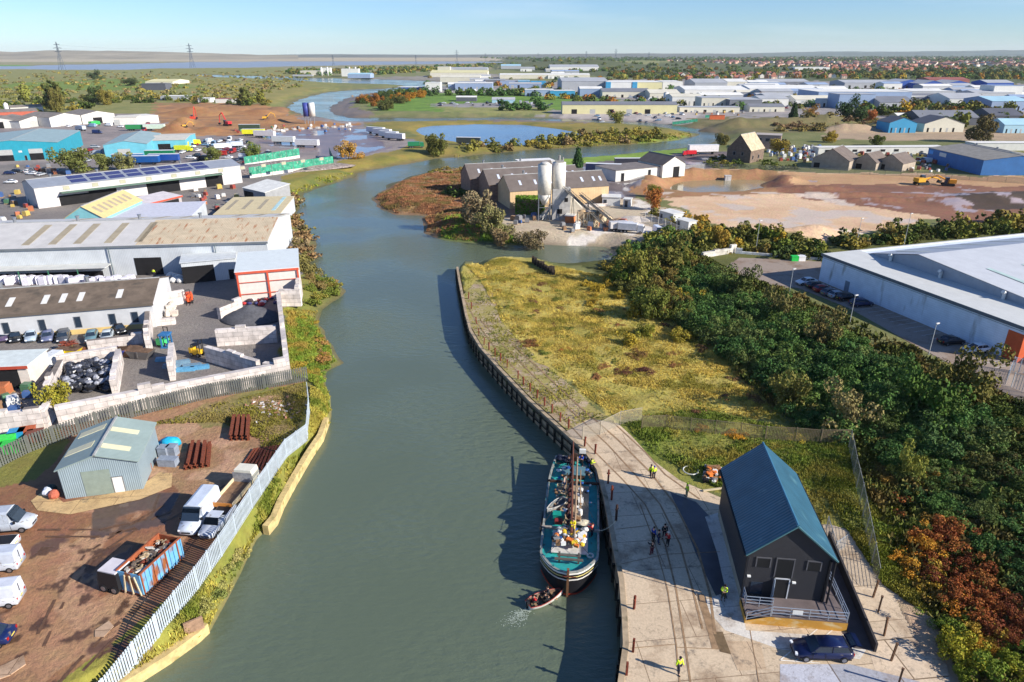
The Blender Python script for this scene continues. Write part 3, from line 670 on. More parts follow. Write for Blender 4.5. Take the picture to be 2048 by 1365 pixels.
    if roof in ('gx', 'gy') and a.length < 420:
        c = MB(); c.tube(*(((-o_, D/2, h+rise+.12), (W+o_, D/2, h+rise+.12)) if roof == 'gx' else ((W/2, -o_, h+rise+.12), (W/2, D+o_, h+rise+.12))), .16, n=5); c.build('ridge_cap', mat(S(150,150,148), .6, .2, 1), ro)
        for i in range(int(W/14) if roof == 'gx' and W > 30 else 0): MB().tube(((i+.5)*14, D*.56, h+rise*.8), ((i+.5)*14, D*.56, h+rise+.9), .35, n=8).tube(((i+.5)*14, D*.56, h+rise+.9), ((i+.5)*14, D*.56, h+rise+1.1), .5, n=8).build('roof_vent', STEEL, ro)
    if fascia:
        m = MB(); m.box(-.3, W+.3, -.36, -.26, h-.35, h+.1); m.build('gutter', fascia, t_)
    def ux(px):
        lo, hi = -.2, 1.2
        for _ in range(30):
            q = (lo+hi)/2; P = a.lerp(b, q)
            if pr((P.x, P.y, zb+1.5))[0] < px: lo = q
            else: hi = q
        return lo*W
    for op in openings:
        face, u0, u1, z0, z1, nm, mm = op[:7]
        if face == 'P': u0, u1 = ux(u0), ux(u1); face = 'F'
        m = MB(); pj = .05
        if face == 'F': m.box(u0, u1, -pj, .02, z0, z1)
        elif face == 'L': m.box(-pj, .02, u0, u1, z0, z1)
        elif face == 'R': m.box(W-.02, W+pj, u0, u1, z0, z1)
        dd = m.build(nm, mm, t_)
        if nm in ('window', 'door') and (z1-z0) > .8 and (abs(u1-u0) < 8):
            m = MB(); w2 = .08
            for (x0_, x1_, za, zb_) in ((u0-w2, u0, z0-w2, z1+w2), (u1, u1+w2, z0-w2, z1+w2), (u0, u1, z1, z1+w2), (u0, u1, z0-w2, z0)):
                if face == 'F': m.box(x0_, x1_, -.08, 0, za, zb_)
                elif face == 'L': m.box(-.08, 0, x0_, x1_, za, zb_)
                else: m.box(W, W+.08, x0_, x1_, za, zb_)
            m.build('frame', STEEL, dd)
    t_['W'] = W; t_['D'] = D
    del t_['W']; del t_['D']
    return t_, W, D
def blockwall(p0, p1, h, label, t=.8, col=S(206,196,188), z0=0.0, group=None, world=False, name='block_wall', mort=S(126,116,108), h1=None):
    a = Vector(p0) if world else G(*p0); b = Vector(p1) if world else G(*p1); a.z = b.z = 0
    ang = math.atan2(b.y-a.y, b.x-a.x); W = (b-a).length; h1 = h if h1 is None else h1
    m = MB(); n = max(1, int(W/1.6)); x = 0.0
    rg = random.Random(int(W*100))
    m.rings([[(0,-t/2,z0),(0,t/2,z0),(0,t/2,h),(0,-t/2,h)], [(W,-t/2,z0),(W,t/2,z0),(W,t/2,h1),(W,-t/2,h1)]])
    for i in range(n):      # the top course is uneven: single blocks stand proud of the rest
        if rg.random() < .28 and W > 5: u = W*i/n; hh = h+(h1-h)*i/n; m.box(u+.02, u+W/n-.02, -t/2+.03, t/2-.03, hh-.05, hh+rg.choice((.3,.45,.8)))
    o = m.build(name, brickmat(col, mort), None); o.location = (a.x, a.y, 0); o.rotation_euler = (0, 0, ang)
    return tag(o, label, 'wall', group)
def fence(pts, h, label, kind='palisade', group=None, col=S(150,155,160), post=3.0, name='fence', cat='fence', px=True, pale=.0, z=None):
    P = [on(*p) if px else Vector(p) for p in pts]
    t_ = thing(name, label, cat, P[0], 0, group); o0 = P[0]
    rm = MB(); panel = MB(); cm = mat(col, .5, .15, 1, metal=.2); pme = MB().box(-.045,.045,-.045,.045,0,h+.1).build('post', cm, t_); first = [True]
    for a, b in zip(P, P[1:]):
        a = a-o0; b = b-o0; L_ = (b-a).length; n = max(1, round(L_/post)); d_ = (b-a)/L_; ang = math.atan2(d_.y, d_.x)
        for i in range(n+1 if b is P[-1]-o0 else n):
            q = a.lerp(b, i/n); po = pme if first[0] else pme.copy()
            if not first[0]: COL.objects.link(po)
            first[0] = False; po.location = (q.x, q.y, q.z); po.rotation_euler = (0, 0, ang)
        for zz in ((h*.15, h*.85) if kind != 'mesh' else (h*.98,)): rm.tube(a+Vector((0,0,zz)), b+Vector((0,0,zz)), .035, n=4)
        if kind == 'palisade':
            k = int(L_/pale) if pale else int(L_/.28)
            for i in range(k): q = a.lerp(b, (i+.5)/k); panel.cbox((q.x, q.y, q.z+h/2), (pale*.62 if pale else .17, .03, h), ang)
        elif kind == 'sheet': panel.strip([a+Vector((0,0,.02)), b+Vector((0,0,.02))], [a+Vector((0,0,h)), b+Vector((0,0,h))])
        elif kind == 'mesh': panel.strip([a, b], [a+Vector((0,0,h)), b+Vector((0,0,h))])
    rm.build('rail', cm, t_)
    if panel.f: panel.build('panel' if kind != 'mesh' else 'wire_mesh', meshmat(col) if kind == 'mesh' else cm, t_)
    return t_
# ---------------------------------------------------------------- vehicles
PAINT = mat((1,1,1), .28, .1, 1.3, objcol=True, spec=.6, streak=(S(120,108,92), .3, 1.6, (1,1,2))); TYRE = mat(S(28,28,30), .85); RIM = mat(S(150,150,155), .35, .1, 1, metal=.7)
RED = mat(S(170,30,26), .4); CLEAR = mat(S(225,228,230), .2, 0, 1, spec=.7); BLACKP = mat(S(32,32,35), .6)
def wheel(t_, x, y, r=.32, w_=.22):
    o = MB().tube((x, y-w_/2, r), (x, y+w_/2, r), r, n=14).build('wheel', TYRE, t_); s = 1 if y > 0 else -1
    MB().tube((x, y+s*w_/2, r), (x, y+s*(w_/2+.02), r), r*.62, n=10).build('rim', RIM, o)
def carproto(name, kind='hatch', L_=4.3, W=1.78, H=1.46):
    t_ = thing(name, 'car', 'car'); w2 = W/2
    if kind == 'van':
        st = [(L_/2,.55,.35,.75),(L_/2-.15,.85,.3,1.0),(L_/2-.9,1,.28,1.22),(L_/2-1.4,1,.28,1.3),(-L_/2+.1,1,.3,1.3),(-L_/2,.97,.35,1.28)]
    elif kind == 'pickup':
        st = [(L_/2,.6,.4,.8),(L_/2-.2,.9,.35,1.0),(L_/2-1.2,1,.32,1.12),(-L_/2+.1,1,.35,1.15),(-L_/2,.97,.4,1.1)]
    else: st = [(L_/2,.6,.3,.52),(L_/2-.18,.88,.22,.68),(L_/2-.6,.97,.2,.8),(L_/2-1.15,1,.2,.92),(0,1,.2,.95),(-L_/2+.35,.98,.22,.98),(-L_/2+.05,.9,.3,.95),(-L_/2,.8,.4,.8)]
    rings = [[(x,-w2*k*.9,zb),(x,-w2*k,zb+.12),(x,-w2*k,zt-.16),(x,-w2*k*.9,zt),(x,w2*k*.9,zt),(x,w2*k,zt-.16),(x,w2*k,zb+.12),(x,w2*k*.9,zb)] for x, k, zb, zt in st]
    MB().rings(rings).build('body', PAINT, t_, True)
    g = MB(); r_ = MB(); pl = MB()
    if kind == 'van':
        x0, x1, x2, x3 = L_/2-.95, L_/2-1.75, -L_/2+.06, -L_/2+.02; zs = 1.24
        pl.rings([[(x1-.05,-w2*.99,zs),(x1-.1,-w2*.9,H-.12),(x1-.15,-w2*.6,H),(x1-.15,w2*.6,H),(x1-.1,w2*.9,H-.12),(x1-.05,w2*.99,zs)], [(x2,-w2*.99,zs),(x2+.02,-w2*.9,H-.12),(x2+.05,-w2*.6,H),(x2+.05,w2*.6,H),(x2+.02,w2*.9,H-.12),(x2,w2*.99,zs)]])
        pl.build('cargo_box', PAINT, t_)
        g.rings([[(x0,-w2*.9,zs-.05),(x0,w2*.9,zs-.05),(x0-.1,w2*.88,zs),(x0-.1,-w2*.88,zs)], [(x1,-w2*.84,H-.12),(x1,w2*.84,H-.12),(x1-.1,w2*.84,H-.12),(x1-.1,-w2*.84,H-.12)]])
        g.rings([[(x0-.1,-w2*.93,zs-.02),(x0-.1,w2*.93,zs-.02)], [(x1+.1,-w2*.9,H-.2),(x1+.1,w2*.9,H-.2)], [(x1-.5,-w2*.92,H-.25),(x1-.5,w2*.92,H-.25)], [(x1-.5,-w2*.995,zs),(x1-.5,w2*.995,zs)]])
        g.build('windscreen', GLASS, t_)
        for s in (-1, 1): MB().box(-.12+L_/2-1.25, .05+L_/2-1.25, s*w2, s*(w2+.2), 1.25, 1.5).build('mirror', BLACKP, t_)
        MB().box(-L_/2-.02, -L_/2+.02, -.02, .02, .5, H-.3).build('rear_door_seam', BLACKP, t_)
    elif kind == 'pickup':
        zs = 1.1; a, b, c, d_ = L_/2-1.25, L_/2-1.8, L_/2-2.9, L_/2-3.1
        g.rings([[(a,-w2*.9,zs),(a,w2*.9,zs)], [(b,-w2*.76,H-.04),(b,w2*.76,H-.04)], [(c,-w2*.76,H-.04),(c,w2*.76,H-.04)], [(d_,-w2*.9,zs),(d_,w2*.9,zs)]], caps=False); g.build('windows', GLASS, t_)
        MB().box(c-.02, b+.02, -w2*.78, w2*.78, H-.05, H).build('roof', PAINT, t_)
        MB().box(-L_/2+.1, d_-.1, -w2*.84, w2*.84, 1.16, 1.165).build('load_bed', BLACKP, t_)
    else:
        zs = .93; k = {'hatch': 0, 'estate': -.25, 'saloon': .35}[kind]
        a, b, c, d_ = L_/2-1.2, L_/2-1.85, -L_/2+.75+k, -L_/2+.25+max(k, -.1)
        ring = lambda x, w_, z_: [(x,-w_,z_),(x,w_,z_)]
        prof = [(a, w2*.88, zs), (b, w2*.7, H-.07), ((b+c)/2, w2*.72, H-.03), (c, w2*.7, H-.08), (d_, w2*.86, zs)]
        side = [(x, z_) for x, _, z_ in prof]
        m_ = len(g.v); g.v += [(x, -w_, z_) for x, w_, z_ in prof]+[(x, w_, z_) for x, w_, z_ in prof]; n = 5
        for i in range(n-1): g.f.append((i, i+1, n+i+1, n+i))
        g.f.append(tuple(range(n))); g.f.append(tuple(range(2*n-1, n-1, -1))); g.build('windows', GLASS, t_)
        r_.rings([[(x, -w_*1.02, z_-.02), (x, -w_*.9, z_+.04), (x, w_*.9, z_+.04), (x, w_*1.02, z_-.02)] for x, w_, z_ in [(b-.05, w2*.7, H-.06), ((b+c)/2, w2*.72, H-.02), (c+.05, w2*.7, H-.07)]]).build('roof', PAINT, t_, True)
        pm = MB()
        for s in (-1, 1):
            for xa, xb in ((a, b), ((b+c)/2+.1, (b+c)/2+.05), (d_, c)): pm.tube((xa, s*w2*.885, zs), (xb, s*w2*.71, H-.06), .035, n=4)
        pm.build('pillars', PAINT, t_)
        for s in (-1, 1): MB().cbox((a-.35, s*(w2+.06), zs+.06), (.12,.16,.12)).build('mirror', PAINT, t_)
    wr = .34 if kind in ('van', 'pickup') else .31
    for x in (L_/2-.85, -L_/2+.8):
        for y in (-w2+.08, w2-.08): wheel(t_, x, y, wr)
    zt = .62 if kind not in ('van', 'pickup') else .78
    for s in (-1, 1):
        MB().cbox((L_/2-.12, s*w2*.66, zt), (.2,.3,.14), rz=-s*.3).build('headlight', CLEAR, t_)
        MB().cbox((-L_/2+.04, s*w2*.78, zt+.15), (.1,.2,.26)).build('taillight', RED, t_)
    MB().cbox((L_/2-.02, 0, zt-.2), (.06,.9,.16)).build('grille', BLACKP, t_); MB().cbox((-L_/2-.01, 0, zt), (.03,.5,.11)).build('number_plate', mat(S(220,200,90), .5), t_)
    for s in (-1, 1):
        m = MB().box(-.02,.02,s*w2-.012,s*w2+.012,.35,zt+.3).box(1.0,1.03,s*w2-.012,s*w2+.012,.35,zt+.3).box(-L_/2+.2,L_/2-.3,s*w2-.01,s*w2+.014,.3,.42); m.build('side_trim', BLACKP, t_)
    return register(t_, ('body','roof','pillars','cargo_box','mirror'))
P_HATCH = carproto('parked_car'); P_EST = carproto('parked_car', 'estate', 4.7, 1.82, 1.48); P_SAL = carproto('parked_car', 'saloon', 4.6, 1.8, 1.42)
P_VAN = carproto('parked_van', 'van', 5.6, 2.0, 2.45); P_PICK = carproto('pickup_truck', 'pickup', 5.1, 1.85, 1.75)
def trailerproto():
    t_ = thing('box_trailer', 'lorry trailer', 'trailer'); MB().box(-6.5,6.5,-1.25,1.25,1.2,3.9).build('cargo_box', PAINT, t_)
    MB().box(-6.6,6.6,-1.28,1.28,3.9,3.98).build('roof', mat(S(215,215,215), .5), t_)
    for x in (-5,-3.8,-2.6): 
        for y in (-1.05,1.05): wheel(t_, x, y, .5, .35)
    MB().box(-6,6,-.5,.5,.85,1.2).build('chassis', BLACKP, t_); MB().box(4.2,4.5,-1,1,.1,.9).build('landing_leg', BLACKP, t_)
    return register(t_, ('cargo_box',))
P_TRL = trailerproto()
def lorryproto():
    t_ = thing('lorry', 'lorry', 'lorry'); MB().box(-4.2,1.9,-1.2,1.2,1.1,3.2).build('cargo_box', PAINT, t_)
    c = MB().rings([[(2.1,-1.15,.6),(4.1,-1.15,.6),(4.2,-1.15,1.6),(3.9,-1.1,2.8),(2.1,-1.1,2.9)], [(2.1,1.15,.6),(4.1,1.15,.6),(4.2,1.15,1.6),(3.9,1.1,2.8),(2.1,1.1,2.9)]]).build('cab', PAINT, t_)
    MB().cbox((4.08,0,2.15), (.12,1.9,.75), ry=-.22).build('windscreen', GLASS, c)
    MB().box(-4,4,-.45,.45,.7,1.1).build('chassis', BLACKP, t_)
    for x in (3.2,-1.8,-3.0):
        for y in (-1,1): wheel(t_, x, y, .5, .32)
    return register(t_, ('cargo_box','cab'))
P_LOR = lorryproto()
def skipproto():
    t_ = thing('skip', 'skip', 'skip'); 
    MB().rings([[(-1.2,-.8,.05),(1.2,-.8,.05),(1.2,.8,.05),(-1.2,.8,.05)], [(-1.8,-.85,1.1),(1.8,-.85,1.1),(1.8,.85,1.1),(-1.8,.85,1.1)]]).build('body', PAINT, t_)
    MB().box(-1.72,1.72,-.77,.77,1.1,1.14).build('load', mat(S(110,85,65), .95, .5, 3, bump=.6), t_)
    for s in (-1,1): MB().box(-.1,.1,s*.85,s*.93,.2,1.15).build('lug', PAINT, t_)
    return register(t_, ('body','lug'))
P_SKIP = skipproto()
def palletproto():
    t_ = thing('pallet_stack', 'stack', 'goods'); m = MB()
    for i in range(5): m.box(-.55+.22*i,-.4+.22*i,-.6,.6,.1,.14)
    m.box(-.55,.6,-.6,-.45,0,.1); m.box(-.55,.6,.45,.6,0,.1); m.build('pallet', mat(S(170,135,95), .9, .2, 3), t_)
    MB().box(-.5,.5,-.55,.55,.14,.95).box(-.4,.42,-.45,.5,.95,1.15).build('load', PAINT, t_)
    return register(t_, ('load',))
P_PAL = palletproto()
CARC = {'white': S(228,230,232), 'silver': S(165,170,176), 'black': S(30,31,34), 'red': S(150,30,28), 'dark blue': S(24,38,82), 'grey': S(92,96,102), 'pale blue': S(120,150,178), 'green': S(40,90,62)}
def car(px, py, ang, cname, label, group=None, proto=None, z=None, scale=1.0, cat='car', world=None, col=None):
    p = Vector(world) if world else on(px, py)
    if z is not None: p.z = z
    return dup(proto or P_HATCH, p, R(ang), label, group, col or CARC[cname], scale, cat)
# ---------------------------------------------------------------- people
SKIN = mat(S(196,150,124), .6); HAIR = mat(S(52,38,28), .9); 
def skinmesh(J, E_, Rr, m, name, parent, sub=1):
    me = bpy.data.meshes.new(name); me.from_pydata([J[k] for k in J], [(list(J).index(a), list(J).index(b)) for a, b in E_], [])
    o = bpy.data.objects.new(name, me); COL.objects.link(o); o.modifiers.new('skin', 'SKIN'); sv = me.skin_vertices[0].data
    for i, k in enumerate(J): sv[i].radius = (Rr[k], Rr[k]*(.72 if k in ('chest','belly','pelvis') else 1)); sv[i].use_root = (k == 'pelvis')
    s = o.modifiers.new('sub', 'SUBSURF'); s.levels = sub; s.render_levels = sub
    bpy.context.view_layer.update(); dg = bpy.context.evaluated_depsgraph_get(); nm = bpy.data.meshes.new_from_object(o.evaluated_get(dg)); nm.name = name
    bpy.data.objects.remove(o); nm.materials.clear(); nm.materials.append(m); nm.polygons.foreach_set('use_smooth', [True]*len(nm.polygons))
    q = bpy.data.objects.new(name, nm); COL.objects.link(q); q.parent = parent; return q
def person(label, loc, rz, jacket, trousers, pose='stand', hat=None, stripes=False, group=None, hgt=1.0, cat='person'):
    t_ = thing('person', label, cat, loc, rz, group, hgt)
    sit = pose == 'sit'; pz = .94 if not sit else .5; dz = pz-.94
    J = {'pelvis':(0,0,pz),'belly':(0,.01,1.12+dz),'chest':(0,0,1.35+dz),'neck':(0,.01,1.5+dz),'head':(0,.03,1.62+dz),'crown':(0,.03,1.7+dz)}
    Rr = {'pelvis':.15,'belly':.13,'chest':.155,'neck':.055,'head':.095,'crown':.075}; E_ = [('pelvis','belly'),('belly','chest'),('chest','neck'),('neck','head'),('head','crown')]
    for s, n in ((-1,'L'),(1,'R')):
        if sit: hip, kn, an, ft = (s*.1,0,pz), (s*.13,.42,.5), (s*.13,.45,.08), (s*.14,.6,.04)
        elif pose == 'walk': q = .16*s; hip, kn, an, ft = (s*.1,0,.9), (s*.1,q*.9+.03,.5), (s*.1,q*1.4-.04,.09), (s*.11,q*1.4+.12,.05)
        else: hip, kn, an, ft = (s*.1,0,.9), (s*.12,.02,.5), (s*.13,-.01,.09), (s*.15,.15,.05)
        sh = (s*.19,0,1.42+dz)
        if pose == 'arms' or sit: el, wr = (s*.27,.08,1.17+dz), (s*.12,.28,1.18+dz)
        elif pose == 'reach': el, wr = (s*.27,.22,1.3+dz), (s*.2,.45,1.35+dz)
        else: el, wr = (s*.27,-.02,1.14+dz), (s*.28,.08+(-.1*s if pose == 'walk' else 0),.9+dz)
        W = Vector(wr); d_ = (W-Vector(el)).normalized(); hn = W+d_*.08
        for k, v, r_ in (('hip',hip,.1),('knee',kn,.065),('ank',an,.045),('foot',ft,.045),('sho',sh,.065),('elb',el,.048),('wri',wr,.032),('palm',tuple(hn),.034)): J[k+n] = v; Rr[k+n] = r_
        E_ += [('pelvis','hip'+n),('hip'+n,'knee'+n),('knee'+n,'ank'+n),('ank'+n,'foot'+n),('chest','sho'+n),('sho'+n,'elb'+n),('elb'+n,'wri'+n),('wri'+n,'palm'+n)]
        sd_ = Vector((0,1,0)) if abs(d_.z) > .5 else Vector((1,0,0))
        for f in range(4): J['f%d%s' % (f,n)] = tuple(hn+d_*(.07+.012*(f in (1,2)))+sd_*(.02*(f-1.5))+Vector((-.01*s,0,0))); Rr['f%d%s' % (f,n)] = .009; E_.append(('palm'+n,'f%d%s' % (f,n)))
        J['th'+n] = tuple(W+d_*.06+sd_*.05); Rr['th'+n] = .011; E_.append(('palm'+n,'th'+n))
    body = skinmesh(J, E_, Rr, SKIN, 'body', t_)
    MB().cbox((0,.13,1.625+dz), (.03,.04,.05)).build('nose', SKIN, body)
    for s in (-1,1): MB().ball((s*.033,.118,1.65+dz), .012, n=6, m=4).build('eye', BLACKP, body)
    def sub(keys, extra, m, name):
        JJ = {k: J[k] for k in keys}; EE = [(a,b) for a,b in E_ if a in keys and b in keys]
        return skinmesh(JJ, EE, {k: Rr[k]+extra for k in keys}, m, name, t_)
    jk = sub(['pelvis','belly','chest','shoL','elbL','wriL','shoR','elbR','wriR'], .024, jacket, 'jacket')
    tr = sub(['pelvis','hipL','kneeL','ankL','hipR','kneeR','ankR'], .02, trousers, 'trousers')
    if stripes:
        for zz in (1.12,1.3): MB().tube((0,0,zz+dz-.025), (0,0,zz+dz+.025), .205, n=12, caps=False).build('reflective_band', mat(S(215,215,205), .3), jk)
    if hat: MB().ball((0,.03,1.69+dz), .125, sz=.8, n=12, m=6).build('helmet', hat, t_, True)
    else: MB().ball((0,.005,1.68+dz), .118, sz=.95, n=10, m=6).build('hair', HAIR, t_, True)
    for n in 'LR': f = J['foot'+n]; MB().ball((f[0], f[1]-.04, .045), .07, .8, 1.9, .7, n=8, m=5).build('boot', BLACKP, t_, True)
    return t_
HIVIS = mat(S(205,235,40), .7, .08, 4); NAVY = mat(S(26,30,48), .85); BLK = mat(S(26,26,30), .85); JEAN = mat(S(44,58,92), .85); REDJ = mat(S(176,32,34), .8)
BLUEJ = mat(S(32,62,150), .8); YELJ = mat(S(232,210,30), .7); ORJ = mat(S(235,110,30), .7); CAMO = mat(S(64,62,44), .85, .4, 8)
# ================================================================ quay
CONC = S(202,180,150); 
def sheet(name, pts, z, m, kind='structure', th=.0, px=True):
    P = [G(x, y, 0) if px else Vector((x, y, 0)) for x, y in pts]
    if th: mb = MB().prism([(p.x, p.y) for p in P], z-th, z)
    else: mb = MB().poly(*[(p.x, p.y, z) for p in P])
    o = mb.build(name, m); o['kind'] = kind; return o
slabm = brickmat(CONC, S(120,100,80), 5.2, 3.8, .05, .012)
def floorslab(col, mort, bw_, bh, ms=.01, crack=True, var=.05, moss=None):
    """concrete laid in bays: joints, stains and cracks in world space"""
    m = bpy.data.materials.new('surface'); m.use_nodes = True; t = m.node_tree; L = t.links; b = t.nodes['Principled BSDF']; b.inputs['Roughness'].default_value = .85
    g = t.nodes.new('ShaderNodeNewGeometry'); mp = t.nodes.new('ShaderNodeMapping'); mp.inputs['Rotation'].default_value = (0,0,R(-6)); L.new(g.outputs['Position'], mp.inputs[0])
    br = t.nodes.new('ShaderNodeTexBrick'); L.new(mp.outputs[0], br.inputs[0]); br.inputs['Scale'].default_value = 1; br.offset = .3
    br.inputs['Brick Width'].default_value = bw_; br.inputs['Row Height'].default_value = bh; br.inputs['Mortar Size'].default_value = ms*3
    br.inputs['Color1'].default_value = (*[c*(1+var) for c in col], 1); br.inputs['Color2'].default_value = (*[c*(1-var*1.6) for c in col], 1); br.inputs['Mortar'].default_value = (*mort, 1)
    cur = br.outputs[0]
    def noise(s, d, ro=.65):
        n = t.nodes.new('ShaderNodeTexNoise'); n.inputs['Scale'].default_value = s; n.inputs['Detail'].default_value = d; n.inputs['Roughness'].default_value = ro; L.new(g.outputs['Position'], n.inputs['Vector']); return n.outputs[0]
    def mr_(src, a, b_, c, d_):
        x = t.nodes.new('ShaderNodeMapRange'); L.new(src, x.inputs[0])
        for i, v in enumerate((a, b_, c, d_)): x.inputs[i+1].default_value = v
        return x.outputs[0]
    def mixc(fac, a, c, mode='MIX'):
        x = t.nodes.new('ShaderNodeMix'); x.data_type = 'RGBA'; x.blend_type = mode; L.new(fac, x.inputs[0]); L.new(a, x.inputs[6]); x.inputs[7].default_value = (*c, 1); return x.outputs[2]
    st = noise(.16, 8, .7); cur = mixc(mr_(st, .5, .64, 0, .7), cur, S(120,92,66)); 
    st2 = noise(.5, 8, .75); cur = mixc(mr_(st2, .56, .66, 0, .7), cur, S(92,84,76))
    if crack:
        v = t.nodes.new('ShaderNodeTexVoronoi'); v.feature = 'DISTANCE_TO_EDGE'; v.inputs['Scale'].default_value = .22
        nn = t.nodes.new('ShaderNodeTexNoise'); nn.inputs['Scale'].default_value = .8; nn.inputs['Detail'].default_value = 5; L.new(g.outputs['Position'], nn.inputs['Vector'])
        ad = t.nodes.new('ShaderNodeMix'); ad.data_type = 'VECTOR'; ad.inputs[0].default_value = .12; L.new(g.outputs['Position'], ad.inputs[4]); 
        sc2 = t.nodes.new('ShaderNodeVectorMath'); sc2.operation = 'SCALE'; sc2.inputs[3].default_value = 3.2; L.new(nn.outputs[1], sc2.inputs[0])
        av = t.nodes.new('ShaderNodeVectorMath'); av.operation = 'ADD'; L.new(g.outputs['Position'], av.inputs[0]); L.new(sc2.outputs[0], av.inputs[1]); L.new(av.outputs[0], v.inputs['Vector'])
        cur = mixc(mr_(v.outputs[0], 0, .01, .42, 0), cur, S(80,66,50))
    if moss: cur = mixc(mr_(noise(.3, 9, .75), .44, .54, 0, .95), cur, moss)
    fine = noise(5, 6, .7)
    hs = t.nodes.new('ShaderNodeHueSaturation'); L.new(mr_(fine, .3, .7, .82, 1.15), hs.inputs['Value']); L.new(cur, hs.inputs['Color']); L.new(hs.outputs[0], b.inputs['Base Color'])
    bp = t.nodes.new('ShaderNodeBump'); bp.inputs['Strength'].default_value = .3; bp.inputs['Distance'].default_value = .06; L.new(fine, bp.inputs['Height']); L.new(bp.outputs[0], b.inputs['Normal'])
    return m
QS = floorslab(CONC, S(120,98,74), 7.5, 4.2)
# quay slab: a real block with a vertical face down to the water, from the wharf gate to the near edge
edge = [(x, y) for x, y in QUAY if y >= 860]
inner = [(1790,1700),(1800,1365),(1740,1262),(1690,1262),(1500,1262),(1455,1000),(1440,985),(1330,950),(1290,900),(1262,870),(1238,850),(1180,838)]
sheet('quay', [(1130,865),(1172,902),(1198,940),(1213,1000),(1230,1090),(1244,1160),(1250,1230),(1253,1290),(1243,1365),(1238,1480),(1235,1700)]+[(2010,1700),(1900,1365),(1885,1290),(1830,1200),(1700,1062),(1660,1050),(1600,1050),(1455,1002),(1360,962),(1310,925),(1262,872),(1236,848),(1180,838)], .05, QS, th=.2)
# quay wall as real face along the whole wharf
qp = [G(x, y) for x, y in QUAY]; wb = MB(); wt = []; 
for k in range(len(qp)):
    a = qp[max(k-1,0)]; b = qp[min(k+1,len(qp)-1)]; d_ = (b-a).normalized(); nrm = Vector((d_.y, -d_.x, 0))
    if nrm.x > 0: nrm = -nrm
    wt.append((qp[k]+nrm*.3, qp[k]-nrm*.2))
wb.strip([Vector((a.x,a.y,-5)) for a, b in wt], [Vector((a.x,a.y,.12)) for a, b in wt]); wb.strip([Vector((a.x,a.y,.12)) for a, b in wt], [Vector((b.x,b.y,.12)) for a, b in wt]); wb.strip([Vector((b.x,b.y,.12)) for a, b in wt], [Vector((b.x,b.y,-1)) for a, b in wt])
o = wb.build('quay_wall', mat(S(168,148,120), .9, .3, .8, streak=(S(84,80,54), .4, .6, (1,1,.6)))); struct(o)
# tarred timber fendering down the wall face
tf = thing('timber_fendering', 'dark weed-stained timber fendering down the face of the long wharf wall', 'fender', (0,0,0))
pile = MB(); wale = MB(); tarm = mat(S(44,40,32), .95, .4, 2, streak=(S(60,72,38), .45, 1.5, (1,1,.4)))
for k in range(len(wt)-1):
    a, b = wt[k][0], wt[k+1][0]; L_ = (b-a).length; n = max(1, int(L_/1.9)); d_ = (b-a).normalized(); nrm = Vector((d_.y,-d_.x,0)); nrm = -nrm if nrm.x > 0 else nrm
    for i in range(n): q = a.lerp(b, i/n)+nrm*.14; MB().box(q.x-.13, q.x+.13, q.y-.13, q.y+.13, -4, -.6+.3*rnd.random()).build('pile', tarm, tf) if q.y > 30 else 0
    for zz in (-.5, -1.7): wale.strip([a+nrm*.3+Vector((0,0,zz)), b+nrm*.3+Vector((0,0,zz))], [a+nrm*.3+Vector((0,0,zz+.3)), b+nrm*.3+Vector((0,0,zz+.3))])
wale.build('waling', tarm, tf)
# old crane rails and drain channels let into the slab
def railline(pts, w_=.09, z=.062, m=None, name='rail_track'):
    P = [G(*p) for p in pts]; mb = MB()
    for a, b in zip(P, P[1:]):
        d_ = (b-a).normalized(); n = Vector((-d_.y, d_.x, 0))*w_/2; mb.poly(*[tuple(v+Vector((0,0,z))) for v in (a-n, b-n, b+n, a+n)])
    o = mb.build(name, m or mat(S(66,52,42), .7, .3, 2)); struct(o)
dirt = mat(S(150,122,92), .95, .3, 1.5); 
for pts, w_, z in (([(925,590),(950,640),(985,690),(1040,750),(1110,820),(1190,905),(1245,960),(1290,1010),(1330,1090),(1352,1180),(1370,1290),(1385,1400)], .18, .064), ([(960,640),(1010,695),(1070,755),(1140,820),(1215,890),(1270,950),(1320,1010),(1360,1090),(1385,1180),(1405,1260)], .2, .066), ([(1025,690),(1080,740),(1160,815),(1235,880),(1300,945),(1350,1010),(1395,1100),(1420,1190),(1430,1270)], .24, .068), ([(1222,842),(1290,905),(1330,950),(1400,1000)], .2, .07), ([(1280,1010),(1310,1090),(1335,1180),(1352,1290),(1362,1400)], .12, .072),
                  ([(1400,1190),(1425,1270),(1432,1300)], .7, .063)):
    railline(pts, w_, z, dirt)
for pts in ([(1262,1298),(1350,1290)], [(1352,1296),(1440,1300)], [(1500,1262),(1520,1380)], [(1240,1130),(1330,1110)], [(1232,1060),(1300,1052)], [(1330,1110),(1440,1105)]): railline(pts, .07, .074, dirt, 'slab_joint')
# old concrete strip of the wharf in the grass
wm = floorslab(S(178,156,128), S(120,110,72), 4.5, 3.2, .03, moss=S(150,138,72))
sheet('old_wharf_slab', [(925,592),(940,650),(968,698),(1006,738),(1066,800),(1135,862),(1180,838),(1236,848),(1190,815),(1110,745),(1045,690),(1000,640),(985,585),(955,560)], .03, wm)
